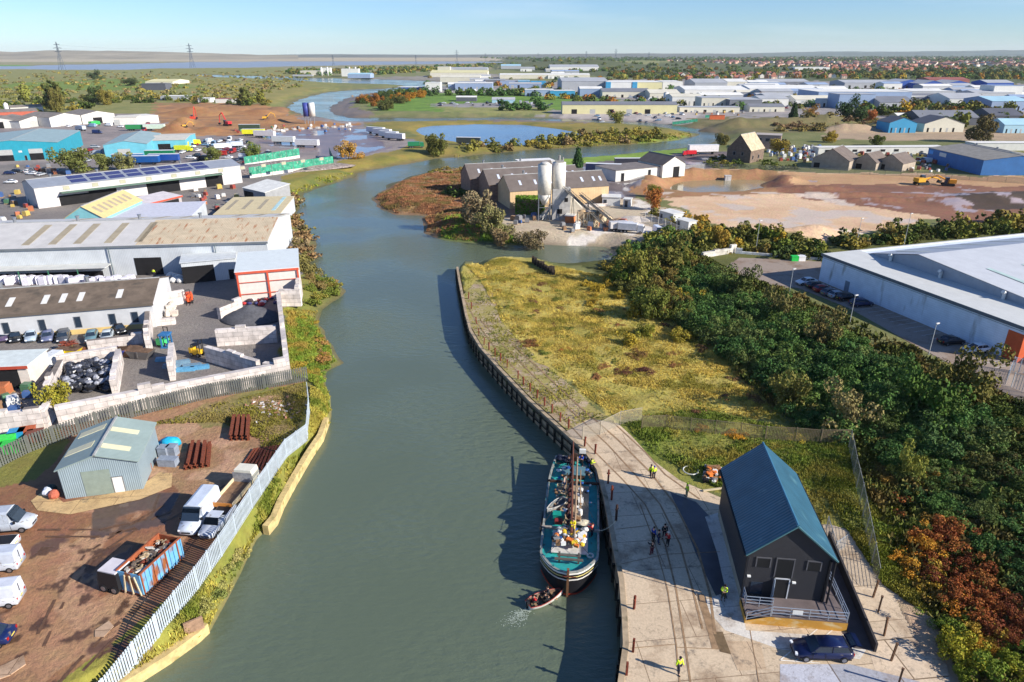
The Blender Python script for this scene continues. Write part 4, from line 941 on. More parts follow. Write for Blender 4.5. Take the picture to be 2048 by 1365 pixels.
# darker wet asphalt patch and pale new concrete beside the black building
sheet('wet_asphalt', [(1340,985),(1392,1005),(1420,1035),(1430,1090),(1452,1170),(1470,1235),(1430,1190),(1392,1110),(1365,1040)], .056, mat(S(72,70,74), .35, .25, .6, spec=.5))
sheet('new_concrete', [(1410,1035),(1450,1022),(1492,1262),(1745,1280),(1720,1320),(1560,1300),(1450,1262),(1400,1205),(1440,1190),(1455,1200),(1435,1110)], .06, floorslab(S(205,198,186), S(150,140,128), 6, 5, .01, False, .03))
sheet('concrete_patch', [(1450,1283),(1520,1285),(1532,1340),(1475,1342)], .064, floorslab(S(196,170,138), S(130,110,90), 9, 9, .01, True))
sheet('concrete_patch', [(1560,1330),(1700,1330),(1840,1365),(1860,1440),(1560,1440)], .064, floorslab(S(176,176,182), S(110,100,92), 5, 5, .02, True, .12))
sheet('concrete_apron', [(1700,1262),(1760,1258),(1885,1290),(1900,1365),(1960,1500),(1800,1500),(1740,1310)], .058, floorslab(S(206,184,156), S(120,100,76), 4.5, 4, .02))
sheet('concrete_patch', [(1425,1265),(1445,1265),(1462,1310),(1440,1305)], .067, mat(S(112,92,66), .9, .3, 1.5))
rutm = mat(S(104,76,56), .6, .35, 1.2)
for P_ in ([(330,1010),(260,1050),(170,1110),(110,1200),(60,1300)],[(342,1016),(275,1058),(186,1118),(128,1205),(80,1310)],[(440,960),(400,990),(330,1030),(200,1060),(60,1060)],[(450,970),(410,1000),(340,1040),(200,1074),(60,1074)],[(300,1200),(220,1260),(150,1330),(120,1365)],[(310,1214),(234,1272),(168,1340),(140,1372)]):
    Q_ = [on(*p) for p in P_]; mb = MB()
    for a, b in zip(Q_, Q_[1:]):
        d_ = (b-a).normalized(); n = Vector((-d_.y, d_.x, 0))*.14; k = max(1, int((b-a).length/.8))
        for i in range(k):
            if rnd.random() < .3: continue
            p = a.lerp(b, i/k); q = a.lerp(b, (i+1)/k); w1_ = rnd.uniform(.6,1.4); mb.poly(*[tuple(v+Vector((0,0,.03))) for v in (p-n*w1_, q-n, q+n, p+n*w1_)])
    struct(mb.build('tyre_rut', rutm))
# parking lines by the car
lm = mat(S(225,218,205), .8, .2, 3)
for a, b in (((1560,1322),(1640,1255)), ((1590,1324),(1664,1262)), ((1620,1326),(1690,1268)), ((1560,1322),(1640,1328))): railline([a, b], .1, .073, lm, 'parking_line')
# rusty mooring posts along the quay edge
rust = mat(S(118,54,36), .85, .3, 5, streak=(S(70,40,30), .5, 3, (1,1,.5)))
postpx = [(937,598),(943,618),(953,648),(958,672),(968,690),(978,700),(990,712),(1001,722),(1014,735),(1036,758),(1047,770),(1060,783),(1074,797),(1089,812),(1104,826),(1120,843),(1137,857),(1169,893),(1190,908)]
big = [(1216,967,940), (1223,1000,972), (1232,1042,1010), (1268,1218,1192), (1266,1304,1278), (1253,1350,1325)]
lab = 'weathered rust-red steel fence post in the row along the overgrown wharf edge'
for i, (x, y) in enumerate(postpx):
    p = G(x, y, .1); o = MB().box(-.07,.07,-.1,.1,0,1.35).box(-.1,.1,-.12,.12,1.25,1.33).build('wharf_post', rust); o.location = p; o.rotation_euler = (0, R(rnd.uniform(-5,5)), rnd.random()); tag(o, lab, 'post', 'rusty posts along the wharf edge')
for i, (x, y, yt) in enumerate(big):
    p = G(x, y, .08); h = HT(x, y, yt)
    ls = ['rusty mooring post on the quay just behind the tied-up barge stern', 'rusty mooring post second along the quay beside the barge', 'dark mooring post on the quay where the barge bow line is tied', 'orange-red rusty post on the sunlit quay edge left of the black building', 'orange-red rusty post on the quay edge level with the blue car', 'short rusty stump at the quay edge in the bottom of the photo']
    o = MB().box(-.09,.09,-.09,.09,0,h).box(-.2,.2,-.05,.05,h*.7,h*.78).build('mooring_post', rust if i != 2 else mat(S(60,40,34), .9, .3, 4)); o.location = p; o.rotation_euler = (0,0,.3*i); tag(o, ls[i], 'post')
# ================================================================ black boathouse
def px2w(x, y, z): return G(x, y, z)
bt = thing('boathouse', 'black timber clad boathouse with steep blue metal roof standing beside the quay', 'building', (20.75,47.75,0), R(-6.5))
BW, BL, BE, BR = 7.0, 12.8, 5.9, 3.1
clb = clad(S(50,50,54), 'Z', 2.6, .35, rough=.6)
MB().rings([[(0,y,1.0),(BW,y,1.0),(BW,y,BE),(BW/2,y,BE+BR),(0,y,BE)] for y in (0,BL)]).build('wall', clb, bt)
rf = MB(); k = BR/(BW/2)
for s in (0, 1):
    x0 = -.32 if s == 0 else BW+.32; z0 = BE-.32*k
    q = [Vector((x0,-.3,z0+.02)), Vector((x0,BL+.3,z0+.02)), Vector((BW/2,BL+.3,BE+BR+.02)), Vector((BW/2,-.3,BE+BR+.02))]
    n = len(rf.v); rf.v += [tuple(v) for v in q]+[tuple(v+Vector((0,0,.18))) for v in q]; rf.f += [tuple(n+i for i in f) for f in ((3,2,1,0),(4,5,6,7),(0,1,5,4),(1,2,6,5),(2,3,7,6),(3,0,4,7))]
roofo = rf.build('roof', mat(S(50,94,114), .4, .16, .5, wave=('Y', .9), wstr=.5, spec=.4, streak=(S(86,128,138), .35, .5, (.25,1,1))), bt)
MB().tube((BW/2,-.32,BE+BR+.2), (BW/2,BL+.32,BE+BR+.2), .12, n=6).build('ridge_cap', mat(S(60,110,135), .4), roofo)
tr = MB()
for s in (0, 1):
    x0 = -.34 if s == 0 else BW+.34; tr.tube((x0,-.33,BE-.32*k+.1), (BW/2,-.33,BE+BR+.1), .09, n=4)
tr.build('barge_board', mat(S(70,110,115), .5), roofo)
gm = MB().box(-.48,-.3,-.3,BL+.3,BE-.34,BE-.2).box(BW+.3,BW+.48,-.3,BL+.3,BE-.34,BE-.2); gm.build('gutter', BLACKP, bt)
shm = mat(S(26,28,30), .45, .1, 2)
shf = mat(S(84,84,88), .6)
for (x0,x1,z0,z1) in ((.75,1.85,4.35,5.3),(2.45,3.85,3.35,5.35),(5.05,6.1,4.35,5.3)):
    o = MB().box(x0,x1,-.06,.0,z0,z1).build('shutter', shm, bt); f = MB()
    f.box(x0-.1,x1+.1,-.09,0,z1,z1+.1).box(x0-.1,x0,-.08,0,z0,z1).box(x1,x1+.1,-.08,0,z0,z1).build('frame', shf, o)
wdm = MB().box(.55,1.6,-.05,.01,1.3,2.6).build('window', GLASS, bt)
dr = MB().box(2.55,3.75,-.04,.01,1.02,3.15).build('doorway', DARKIN, bt)
df = MB().box(2.45,2.55,-.08,.02,1.02,3.25).box(3.75,3.85,-.08,.02,1.02,3.25).box(2.45,3.85,-.08,.02,3.15,3.25); df.build('frame', mat(S(190,192,196), .4), dr)
od = MB(); od.box(0,.05,-1.1,0,1.05,3.1); o = od.build('door', mat(S(150,165,180), .3, .1, 2, spec=.6), bt); o.location = (2.55,-.05,0); o.rotation_euler = (0,0,R(-18))
for x, z in ((.25,3.3),(4.15,2.95)): MB().cbox((x,-.12,z), (.3,.18,.14)).build('wall_lamp', mat(S(235,235,230), .4), bt)
for q_ in ((-.2,-.28,.05),(BW+.2,-.2,.09),(BW-.15,-.14,.12)): MB().tube((q_[0],q_[1],1), (q_[0],q_[1],BE-.3), q_[2], n=6).build('downpipe', BLACKP, bt)
# plinth and deck with ochre plywood face
ply = mat(S(196,146,62), .75, .15, .8, streak=(S(206,186,140), .52, .7, (1,1,2)))
MB().box(-.02,BW+.02,.02,BL,0,1.0).build('plinth', mat(S(150,140,122), .9, .15, 1), bt)
deck = mat(S(112,100,98), .8, .15, 1, wave=('Y', 2.2), wstr=.35)
MB().box(-.15,BW+1.35,-2.35,.0,.9,1.02).box(BW+.03,BW+1.35,.0,BL*.75,.9,1.02).build('deck', deck, bt)
MB().poly((-.15,-2.4,0),(BW+1.35,-2.4,0),(BW+1.35,-2.4,.98),(2.1,-2.4,.98),(1.8,-2.4,.98),(-.15,-2.4,.35)).box(-.15,1.7,-1.32,-1.26,0,.98).box(-.17,-.13,-2.4,0,0,.6).build('deck_skirt', ply, bt)
MB().rings([[(-.15,-2.38,.1),(-.15,-1.33,.1),(1.9,-1.33,.88),(1.9,-2.38,.88)], [(-.15,-2.38,.16),(-.15,-1.33,.16),(1.9,-1.33,1.0),(1.9,-2.38,1.0)]]).build('access_ramp', mat(S(70,76,84), .8, .1, 2), bt)
galv = mat(S(168,176,186), .4, .1, 3, metal=.5)
def rail(pts, parent, name='railing', h=1.05, step=1.5):
    m = MB()
    for a, b in zip(pts, pts[1:]):
        a = Vector(a); b = Vector(b); n = max(1, round((b-a).length/step))
        for i in range(n+1): q = a.lerp(b, i/n); m.tube(q, q+Vector((0,0,h)), .035, n=5)
        for f in (.35, .68, 1): m.tube(a+Vector((0,0,h*f)), b+Vector((0,0,h*f)), .035, n=5)
    return m.build(name, galv, parent)
rail([(2.0,-2.3,1.0),(BW+1.25,-2.3,1.0)], bt); rail([(-.05,-2.33,.15),(1.9,-2.33,.95)], bt); rail([(0,-1.28,1.0),(2.3,-1.28,1.0)], bt); rail([(BW+1.28,-2.3,1.0),(BW+1.28,8.5,1.0)], bt); rail([(0,-.15,1.0),(0,-1.28,1.0)], bt)
MB().cbox((4.1,-2.36,1.68), (.85,.03,.45)).build('sign_board', mat(S(222,222,218), .5), bt)
# sloping walled ramp down the right side
rp = MB().rings([[(BW+1.42,8.6,.0),(BW+2.9,8.6,.0),(BW+2.9,8.6,.98),(BW+1.42,8.6,.98)], [(BW+1.42,-4.2,.0),(BW+2.9,-4.2,.0),(BW+2.9,-4.2,.1),(BW+1.42,-4.2,.1)]]); rp.build('side_ramp', mat(S(84,76,74), .85, .15, 1), bt)
MB().rings([[(BW+2.92,8.8,0),(BW+3.1,8.8,0),(BW+3.1,8.8,2.0),(BW+2.92,8.8,2.0)], [(BW+2.92,-4.4,0),(BW+3.1,-4.4,0),(BW+3.1,-4.4,1.0),(BW+2.92,-4.4,1.0)]]).rings([[(BW+1.38,8.6,0),(BW+1.3,8.6,0),(BW+1.3,8.6,1.7),(BW+1.38,8.6,1.7)], [(BW+1.38,-2.2,0),(BW+1.3,-2.2,0),(BW+1.3,-2.2,.9),(BW+1.38,-2.2,.9)]]).build('ramp_parapet', mat(S(58,54,54), .8, .15, 1), bt)
# ================================================================ blue car with its tailgate up
P_BLUE = P_EST
c0 = dup(P_EST, G(1640,1308,.07), R(178), 'dark blue estate car with its tailgate raised, parked in front of the boathouse', None, S(14,24,64), 1.0, 'car')
tg = MB().rings([[(0,-.75,0),(0,.75,0)], [(-.55,-.72,.14),(-.55,.72,.14)], [(-.95,-.68,.02),(-.95,.68,.02)]], caps=False); o = tg.build('tailgate', PAINT, c0); o.location = (-1.9,0,1.5); o.rotation_euler = (0, R(8), 0); o.color = (*S(14,24,64), 1)
q = MB().poly((-.12,-.6,.075),(-.12,.6,.075),(-.5,.58,.17),(-.5,-.58,.17)).build('rear_window', GLASS, o)
MB().box(-2.3,-1.55,-.6,.6,.98,1.02).build('boot_floor', BLACKP, c0)
# ================================================================ people on the quay
def pp(px, py): return G(px, py, .06)
person('person in a yellow hi-vis jacket walking alone low on the sunlit quay', pp(1357,1346), R(200), HIVIS, NAVY, 'walk', BLK)
person('person in a hi-vis waistcoat with orange braces standing in the boathouse shadow by the wall', pp(1446,1200), R(160), HIVIS, CAMO, 'arms', None, True)
person('person in a lime hi-vis jacket, left of the pair by the grass edge', pp(1301,955), R(20), HIVIS, NAVY, 'walk')
person('person in a hi-vis vest over navy, right of the pair walking up the wharf', pp(1307,958), R(10), HIVIS, NAVY, 'stand', BLUEJ)
person('person in a pale green hi-vis coat standing alone at the grass edge of the quay', pp(1373,993), R(100), HIVIS, mat(S(150,150,110), .8), 'stand', HIVIS)
person('person in a bright blue jacket, left of the group on the shaded quay', pp(1306,1082), R(-60), BLUEJ, BLK, 'stand')
person('person in dark clothes second from the left in the group on the shaded quay', pp(1316,1088), R(-90), NAVY, JEAN, 'stand')
person('person in a black coat at the back of the group on the shaded quay', pp(1328,1076), R(180), BLK, BLK, 'stand')
person('person in a red jacket and pale cap, right of the group on the shaded quay', pp(1335,1092), R(120), REDJ, BLK, 'arms', mat(S(200,190,180), .8))
person('person in black crouched nearest the camera in the group on the shaded quay', pp(1303,1110), R(30), BLK, mat(S(90,40,50), .8), 'reach')
# ================================================================ the sailing barge
hx, hy = 5.35, 51.4; ang = R(-6.6)
bg_ = thing('sailing_barge', 'black hulled sailing barge with turquoise decks and lowered mast moored at the quay', 'boat', (hx, hy, WZ), ang)
Lb = 21.0
def hw(t): return 2.95*min(1.0, (max(t,0)/.16)**.45)*(1.0-.22*max(0,(t-.72)/.28)**1.6) if t > 0 else 0.06
def sheer(t): return 2.05+.85*max(0,(.3-t)/.3)**1.8+.35*max(0,(t-.7)/.3)**1.5
ts = [0,.012,.03,.06,.1,.15,.22,.32,.45,.6,.72,.82,.9,.96,1.0]
rings = []
for t in ts:
    w_ = max(hw(t), .07); s_ = sheer(t); bot = -.6; y = t*Lb; rk = .0 if t > .1 else 0
    rings.append([(-w_*.25,y+.25*(1-t),bot),(-w_*.9,y+.1*(1-t),-.35),(-w_*.97,y,.35),(-w_,y-.1*(1-t),s_),(w_,y-.1*(1-t),s_),(w_*.97,y,.35),(w_*.9,y+.1*(1-t),-.35),(w_*.25,y+.25*(1-t),bot)])
hull = MB(); m0 = len(hull.v); K = 8
for r in rings: hull.v += r
for i in range(len(rings)-1):
    for j in range(K):
        if j == 3: continue
        q_ = (j+1) % K; hull.f.append((i*K+j, i*K+q_, (i+1)*K+q_, (i+1)*K+j))
hull.f.append(tuple(reversed(range(K)))); hull.f.append(tuple((len(rings)-1)*K+j for j in range(K)))
hull.build('hull', mat(S(26,25,28), .45, .15, 1.5, spec=.5), bg_, True)
def strake(z0f, z1f, off, m, name, t1=1.0):
    mb = MB()
    for s in (-1, 1):
        A = []; B_ = []
        for t in ts:
            if t > t1: break
            w_ = max(hw(t), .07)+off; sh_ = sheer(t); y = t*Lb-.1*(1-t)-(.03 if t == 0 else 0); A.append((s*w_, y, sh_+z0f)); B_.append((s*w_, y, sh_+z1f))
        mb.strip(A, B_)
    return mb.build(name, m, bg_)
strake(-.30,-.1,.035, mat(S(225,222,212), .5), 'white_stripe'); strake(-.62,-.5,.03, mat(S(205,190,120), .5), 'gold_stripe', .3)
strake(-1.0,-.85,.02, mat(S(210,205,195), .5), 'lower_stripe', .2)
mb = MB()
for s in (-1, 1): mb.strip([(s*(max(hw(t),.07)*.975+.02), t*Lb, -.2) for t in ts[:8]], [(s*(max(hw(t),.07)*.975+.02), t*Lb, .22) for t in ts[:8]])
mb.build('boot_topping', mat(S(176,66,40), .6, .2, 2), bg_)
tq = mat(S(44,154,152), .6, .18, 1.2, streak=(S(60,96,92), .4, 2, (1,1,1)))
dk = MB(); dk.strip([(-max(hw(t)*.97,.05), t*Lb+.05, sheer(t)-.42) for t in ts], [(max(hw(t)*.97,.05), t*Lb+.05, sheer(t)-.42) for t in ts]); dk.build('deck', tq, bg_)
cap = MB(); 
for s in (-1, 1):
    A = [(s*(max(hw(t),.07)+.06), t*Lb-.1*(1-t)-(.06 if t == 0 else 0), sheer(t)+.05) for t in ts]; B_ = [(s*max(hw(t)-.16,.01), t*Lb-.1*(1-t)+.1, sheer(t)+.05) for t in ts]
    cap.strip(A, B_); cap.strip([(a[0],a[1],a[2]-.08) for a in A], A); cap.strip(B_, [(a[0],a[1],a[2]-.5) for a in B_])
tsn = 1.0; cap.box(-hw(1)+.02, hw(1)-.02, Lb-.12, Lb+.08, sheer(1)-.5, sheer(1)+.06)
cap.build('rail_cap', mat(S(150,150,140), .6, .15, 2, streak=(S(36,110,112), .5, 1.5, (1,1,1))), bg_)
MB().box(-.11,.11,-.28,.12,-.5,3.25).build('stem_post', mat(S(120,84,56), .7, .2, 3), bg_)
wood = mat(S(150,122,92), .75, .25, 4); dwood = mat(S(74,50,38), .7, .25, 4); wht = mat(S(222,220,212), .5, .1, 2); grn = mat(S(24,140,120), .5, .15, 2); rustb = mat(S(130,44,40), .7, .2, 2)
def dz(y): return sheer(y/Lb)-.42
def hatch(name, x0, x1, y0, y1, h, m, top):
    z = min(dz(y0), dz(y1)); o = MB().box(x0,x1,y0,y1,z,z+h).build(name, m, bg_); MB().box(x0-.08,x1+.08,y0-.08,y1+.08,z+h,z+h+.08).build('hatch_cover', top, o); return o
slats = mat(S(178,156,128), .8, .2, 2, wave=('X', 3.2), wstr=.5)
hatch('fore_hatch', -1.75, 1.75, 3.6, 6.9, .45, grn, mat(S(196,192,184), .8, .2, 2))
hatch('main_hatch', -1.75, 1.75, 8.4, 15.2, .45, tq, slats)
hatch('cabin_top', -1.3, 1.3, 17.2, 18.9, .6, dwood, mat(S(88,120,128), .5, .2, 2))
for y in (7.4, 15.9):
    w_ = hw(y/Lb)+.12; MB().box(-w_, w_, y-.13, y+.13, dz(y)+.38, dz(y)+.62).build('crossbeam', mat(S(150,140,128), .7, .2, 3) if y < 10 else dwood, bg_)
# mast, sprit and rolled gear lying along the centre line, aft end high
MB().tube((.1,5.6,3.1), (-.25,21.6,4.2), .15, .08, 10).build('mast', mat(S(104,62,44), .5, .15, 3), bg_)
MB().tube((.45,3.9,2.9), (.35,19.2,3.6), .13, .09, 8).build('sprit', mat(S(150,128,104), .6, .2, 3), bg_)
sail = MB()
for i in range(14): y = 6.4+i*.98; sail.ball((-.35+rnd.uniform(-.1,.1), y, 2.9+rnd.uniform(-.08,.1)), .34, rnd.uniform(.55,.85), 1.25, .6, n=8, m=6, jit=.14)
sail.build('furled_sail', mat(S(74,40,36), .9, .3, 2, bump=.5), bg_, True)
MB().tube((-.7,7.6,2.6), (-.75,16.6,2.9), .08, n=6).tube((.95,8.0,2.75), (.8,17.3,3.0), .06, n=6).build('spar', wood, bg_)
MB().tube((0,-.1,3.0), (0,-.35,3.35), .1, n=6).tube((-.55,-.35,2.6), (.8,-.5,2.75), .05, n=5).build('anchor_bar', rust, bg_)
MB().box(-1.05,-.85,2.1,2.35,2.1,3.3).box(.85,1.05,2.1,2.35,2.1,3.3).tube((-1.15,2.2,3.0), (1.15,2.2,3.0), .13, n=8).box(-1.4,1.4,1.7,1.95,2.75,2.9).build('windlass', mat(S(96,88,80), .6, .2, 3), bg_)
for s in (-1, 1):
    lb = MB().rings([[(s*3.1,6.9,1.8),(s*3.14,7.0,2.3),(s*3.14,11.2,1.3),(s*3.1,11.4,-.4),(s*3.08,9.6,-.4)], [(s*3.22,6.9,1.8),(s*3.26,7.0,2.3),(s*3.26,11.2,1.3),(s*3.22,11.4,-.4),(s*3.2,9.6,-.4)]]); lb.build('leeboard', mat(S(48,44,42), .7, .2, 2), bg_)
MB().tube((0,19.9,2.1), (0,19.9,3.1), .07).tube((-.02,19.85,3.1), (-.02,19.95,3.1), .55, n=14).build('steering_wheel', dwood, bg_)
st_ = MB()
for i in range(22): a_ = rnd.uniform(0,6.28); st_.ball((rnd.uniform(-2,2), rnd.uniform(20.1,20.9), 2.35+rnd.uniform(0,.2)), .28, rnd.uniform(.8,1.6), 1, .8, n=7, m=5, jit=.15)
st_.build('stern_sail_bundle', mat(S(26,34,56), .9, .3, 2), bg_, True)
MB().cbox((.95,21.0,3.3), (.8,.3,.55)).build('stern_board', wht, bg_)
rg_ = MB()
for s in (-1, 1):
    rg_.tube((s*2.8,7.5,2.6), (-.05,14,3.9), .02, n=4).tube((s*2.7,15.9,2.5), (-.1,19.5,4.1), .02, n=4).tube((s*2.3,2.2,2.9), (0,5.2,3.3), .02, n=4)
    for i in range(14):
        t = (i+.5)/14; w_ = hw(t)-.08; rg_.tube((s*w_, t*Lb, sheer(t)), (s*w_, t*Lb, sheer(t)+.35), .025, n=4)
rg_.build('rigging', mat(S(60,52,44), .8), bg_)
# loose gear on deck: things of their own, resting on the barge
MW = Matrix.Translation((hx, hy, WZ)) @ Matrix.Rotation(ang, 4, 'Z')
def ondeck(x, y, z): return MW @ Vector((x, y, z))
def gear(name, label, cat, mb, m, x, y, z, rz=0, group=None, smooth=False):
    o = mb.build(name, m); o.location = ondeck(x, y, z); o.rotation_euler = (0,0,ang+rz); return tag(o, label, cat, group)
def dinghy(label, loc, rz, L_, W, m1, m2, rimm, name='dinghy', seats=3):
    t_ = thing(name, label, 'boat', loc, rz); n = 9; out = []; inn = []
    for i in range(n):
        t = i/(n-1); w_ = W/2*(math.sin(min(1, t*1.35+.02)*math.pi/2)**.8 if t < .74 else 1-.28*((t-.74)/.26)); w_ = max(w_, .02); z = .62+.18*(1-t)**2; y = L_*(t-.5)
        out.append([(-w_,y,z),(-w_*.85,y,.25),(-w_*.3,y,0),(w_*.3,y,0),(w_*.85,y,.25),(w_,y,z)]); k2 = .9
        inn.append([(-w_*k2,y*.97,z-.02),(-w_*.75,y*.97,.28),(-w_*.25,y*.97,.1),(w_*.25,y*.97,.1),(w_*.75,y*.97,.28),(w_*k2,y*.97,z-.02)])
    def shell(R_, flip=False):
        mb = MB()
        for r in R_: mb.v += r
        for i in range(n-1):
            for j in range(5): mb.f.append((i*6+j, i*6+j+1, (i+1)*6+j+1, (i+1)*6+j))
        mb.f.append(tuple((n-1)*6+j for j in range(6))); return mb
    shell(out).build('hull', m1, t_, True); shell(inn).build('interior', m2, t_, True)
    r = MB()
    for s in (0, 5):
        r.path([Vector(out[i][s]) for i in range(n)], .045, 5)
    r.tube(out[-1][0], out[-1][5], .045, n=5); r.build('gunwale', rimm, t_)
    for i in range(seats): y = L_*(-.22+.27*i); MB().box(-W*.42,W*.42,y-.12,y+.12,.4,.44).build('thwart', wood, t_)
    return t_
d1 = dinghy('small grey dinghy stowed aslant on the barge deck beside the mast', ondeck(-1.7,10.6,2.2), ang+R(-38), 3.1, 1.15, mat(S(150,150,145), .6), mat(S(100,104,104), .7), mat(S(180,178,170), .5), seats=2)
def ringm(r, w_): 
    m = MB(); pts = [(r*math.cos(a*.524), r*math.sin(a*.524), .06) for a in range(13)]; m.path(pts, w_, 6); return m
gear('rope_coil', 'coil of pale rope on the aft left corner of the barge deck', 'rope', ringm(.33,.1), mat(S(190,170,130), .9), -1.5, 14.9, 2.25)
gear('rope_coil', 'coil of green rope on the barge deck behind the stowed dinghy', 'rope', ringm(.4,.13), mat(S(44,140,110), .9), -1.2, 12.7, 2.25)
gear('fender', 'white round rope fender on the barge bow deck near the right rail', 'fender', ringm(.3,.09), mat(S(200,196,184), .9), 2.1, 3.3, 2.2)
gear('storage_chest', 'teal and white painted chest on the barge deck left of the mast', 'chest', MB().box(-.6,.6,-.35,.35,0,.55).box(-.65,.65,-.4,.4,.55,.62), grn, -1.35, 8.95, 2.25)
gear('storage_box', 'dark red box on the barge deck beside the teal chest', 'box', MB().box(-.4,.4,-.25,.25,0,.4).box(-.43,.43,-.28,.28,.4,.45), rustb, -1.3, 8.1, 2.2)
gear('skylight_box', 'pale grey skylight box on top of the barge main hatch', 'skylight', MB().box(-.25,.25,-.45,.45,0,.4).box(-.3,.3,-.5,.5,.4,.46), wht, .95, 11.9, 2.2)
gear('tarpaulin', 'cream folded tarpaulin lying on the barge just behind the forward beam', 'tarpaulin', MB().ball((0,0,.1), .85, 1.1, .6, .35, n=10, m=6, jit=.12), mat(S(200,190,165), .9), 1.3, 8.2, 2.3, smooth=True)
gear('fuel_drum', 'white plastic drum standing on the barge main hatch by the mast', 'drum', MB().tube((0,0,0), (0,0,.6), .24, n=10).tube((0,0,.6), (0,0,.66), .1, n=8), wht, .95, 9.4, 2.55)
cols = [('white', wht), ('yellow', mat(S(226,190,50), .6)), ('blue', mat(S(40,90,160), .6)), ('grey', mat(S(130,130,128), .8)), ('brown', mat(S(140,104,70), .8)), ('orange', mat(S(220,120,50), .6)), ('black', BLACKP)]
for i in range(70):
    x = rnd.uniform(-1.65,1.65); y = rnd.uniform(3.9,6.6); c, m = cols[rnd.choice((0,0,0,1,3,4,0,2,3,1,6,5))]; s = rnd.uniform(.14,.34)
    mb_ = MB().ball((0,0,s*.5), s, rnd.uniform(.8,1.5), 1, .6, n=7, m=5, jit=.12) if i % 3 else MB().box(-s,s,-s*.7,s*.7,0,s).box(-s*1.04,s*1.04,-s*.74,s*.74,s,s+.04)
    gear('sack' if i % 3 else 'crate', '%s %s in the heap of gear on the barge fore hatch' % (c, 'sack' if i % 3 else 'crate'), 'sack' if i % 3 else 'crate', mb_, m, x, y, 2.72, rnd.random()*3, '%s %s heaped on the barge fore hatch' % (c, 'sacks' if i % 3 else 'crates'))
for i in range(60):
    x = rnd.choice((-1,1))*rnd.uniform(.4,2.1); y = rnd.uniform(15.2,19.6) if i % 2 else rnd.uniform(8.3,14); c, m = cols[rnd.choice((0,3,4,4,6,2,3))]; s = rnd.uniform(.1,.24)
    mb_ = MB().ball((0,0,s*.5), s, rnd.uniform(.8,1.8), 1, .6, n=7, m=5, jit=.12) if i % 3 else MB().box(-s,s,-s,s,0,s*1.2).box(-s*1.05,s*1.05,-s*1.05,s*1.05,s*1.2,s*1.3)
    w2 = 'aft' if i % 2 else 'middle'
    gear('deck_bundle' if i % 3 else 'deck_box', '%s %s among the loose gear on the %s part of the barge deck' % (c, 'bundle' if i % 3 else 'box', w2), 'bundle' if i % 3 else 'box', mb_, m, x, y, 2.15 if i % 2 else 2.6, rnd.random()*3, '%s loose %s on the %s barge deck' % (c, 'bundles' if i % 3 else 'boxes', w2))
def inb(x, y, z): return ondeck(x, y, z)
person('person in a red jacket crouching at the right rail of the barge', inb(2.25,7.0,dz(7.0)), ang+R(60), REDJ, NAVY, 'reach')
person('person in a yellow hi-vis jacket standing at the right stern rail of the barge', inb(2.05,19.0,dz(19.0)), ang+R(-70), HIVIS, NAVY, 'reach')
person('person in yellow oilskins standing amid the gear just ahead of the forward beam', inb(.25,6.3,2.6), ang+R(170), YELJ, mat(S(226,200,40), .7), 'arms')
person('person in dark clothes standing at the barge stern beside the wheel', inb(-.7,19.3,dz(19.3)), ang+R(180), NAVY, NAVY, 'arms')
person('person in dark blue bending at the aft right corner of the barge', inb(.9,19.8,dz(19.8)), ang+R(150), BLUEJ, BLK, 'reach')
person('person in a pale shirt standing left of the mast near the aft beam', inb(-1.0,13.9,2.55), ang+R(90), mat(S(196,170,150), .8), JEAN, 'arms')
def rope(label, a, b, sag=.5, r=.03, col=S(210,200,170)):
    a = Vector(a); b = Vector(b); pts = [a.lerp(b, i/12)-Vector((0,0,sag*math.sin(math.pi*i/12))) for i in range(13)]
    return tag(MB().path([p-a for p in pts], r, 4).build('mooring_line', mat(col, .9)), label, 'rope'), setattr(COL.objects[-1], 'location', a)
rope('pale mooring line from the barge bow rail to the dark quay post', ondeck(2.9,7.2,2.3), G(1232,1042,.9), .35)
rope('pale mooring line from the barge stern corner up to the wharf post', ondeck(2.2,20.5,2.6), G(1190,908,1.0), .3)
# small open boat off the bow, with three people, and its wake
sb = G(1090,1204,WZ); sang = math.atan2(G(1062,1212,WZ).y-G(1120,1186,WZ).y, G(1062,1212,WZ).x-G(1120,1186,WZ).x)
e0 = G(1062,1214,WZ); e1 = G(1120,1190,WZ); dv = (e0-e1); boatang = math.atan2(dv.y, dv.x)-R(90)
smallb = dinghy('small white and brown open boat motoring off the barge bow with people aboard', Vector(((e0.x+e1.x)/2, (e0.y+e1.y)/2, WZ-.12)), boatang, 3.9, 1.6, mat(S(225,222,214), .4, .1, 2), mat(S(110,84,66), .7), mat(S(150,60,48), .6), 'motor_boat')
MM = Matrix.Translation(smallb.location) @ Matrix.Rotation(boatang, 4, 'Z')
for lb_, x, y, jk, tr_, rz in (('person in a red lifejacket sitting at the stern of the small boat', 0, 1.35, REDJ, BLK, 180), ('person in black sitting amidships in the small boat', -.3, .25, BLK, BLK, 160), ('person in dark grey sitting forward in the small boat', .3, -.4, mat(S(60,60,66), .8), BLK, 0)):
    person(lb_, MM @ Vector((x, y, .18)), boatang+R(rz), jk, tr_, 'sit')
MB().cbox((0,1.98,.75), (.3,.28,.4)).cbox((0,2.05,.3), (.14,.14,.8)).build('outboard_motor', BLACKP, smallb)
foam = []; g = np.random.default_rng(5); c = G(1022,1246,WZ)
wk = MB()
for i in range(420):
    t = g.uniform(0, 1)**.7; p = Vector(((e0.x*.97)*(1-t)+c.x*t, e0.y*(1-t)+c.y*t, 0))+Vector((g.normal(0,.16+.42*t), g.normal(0,.1+.3*t), 0)); s = g.uniform(.02,.07)*(1.1-.4*t)
    wk.ball((p.x, p.y, WZ+.02), s, g.uniform(.8,2.2), g.uniform(.6,1.4), .2, n=6, m=3)
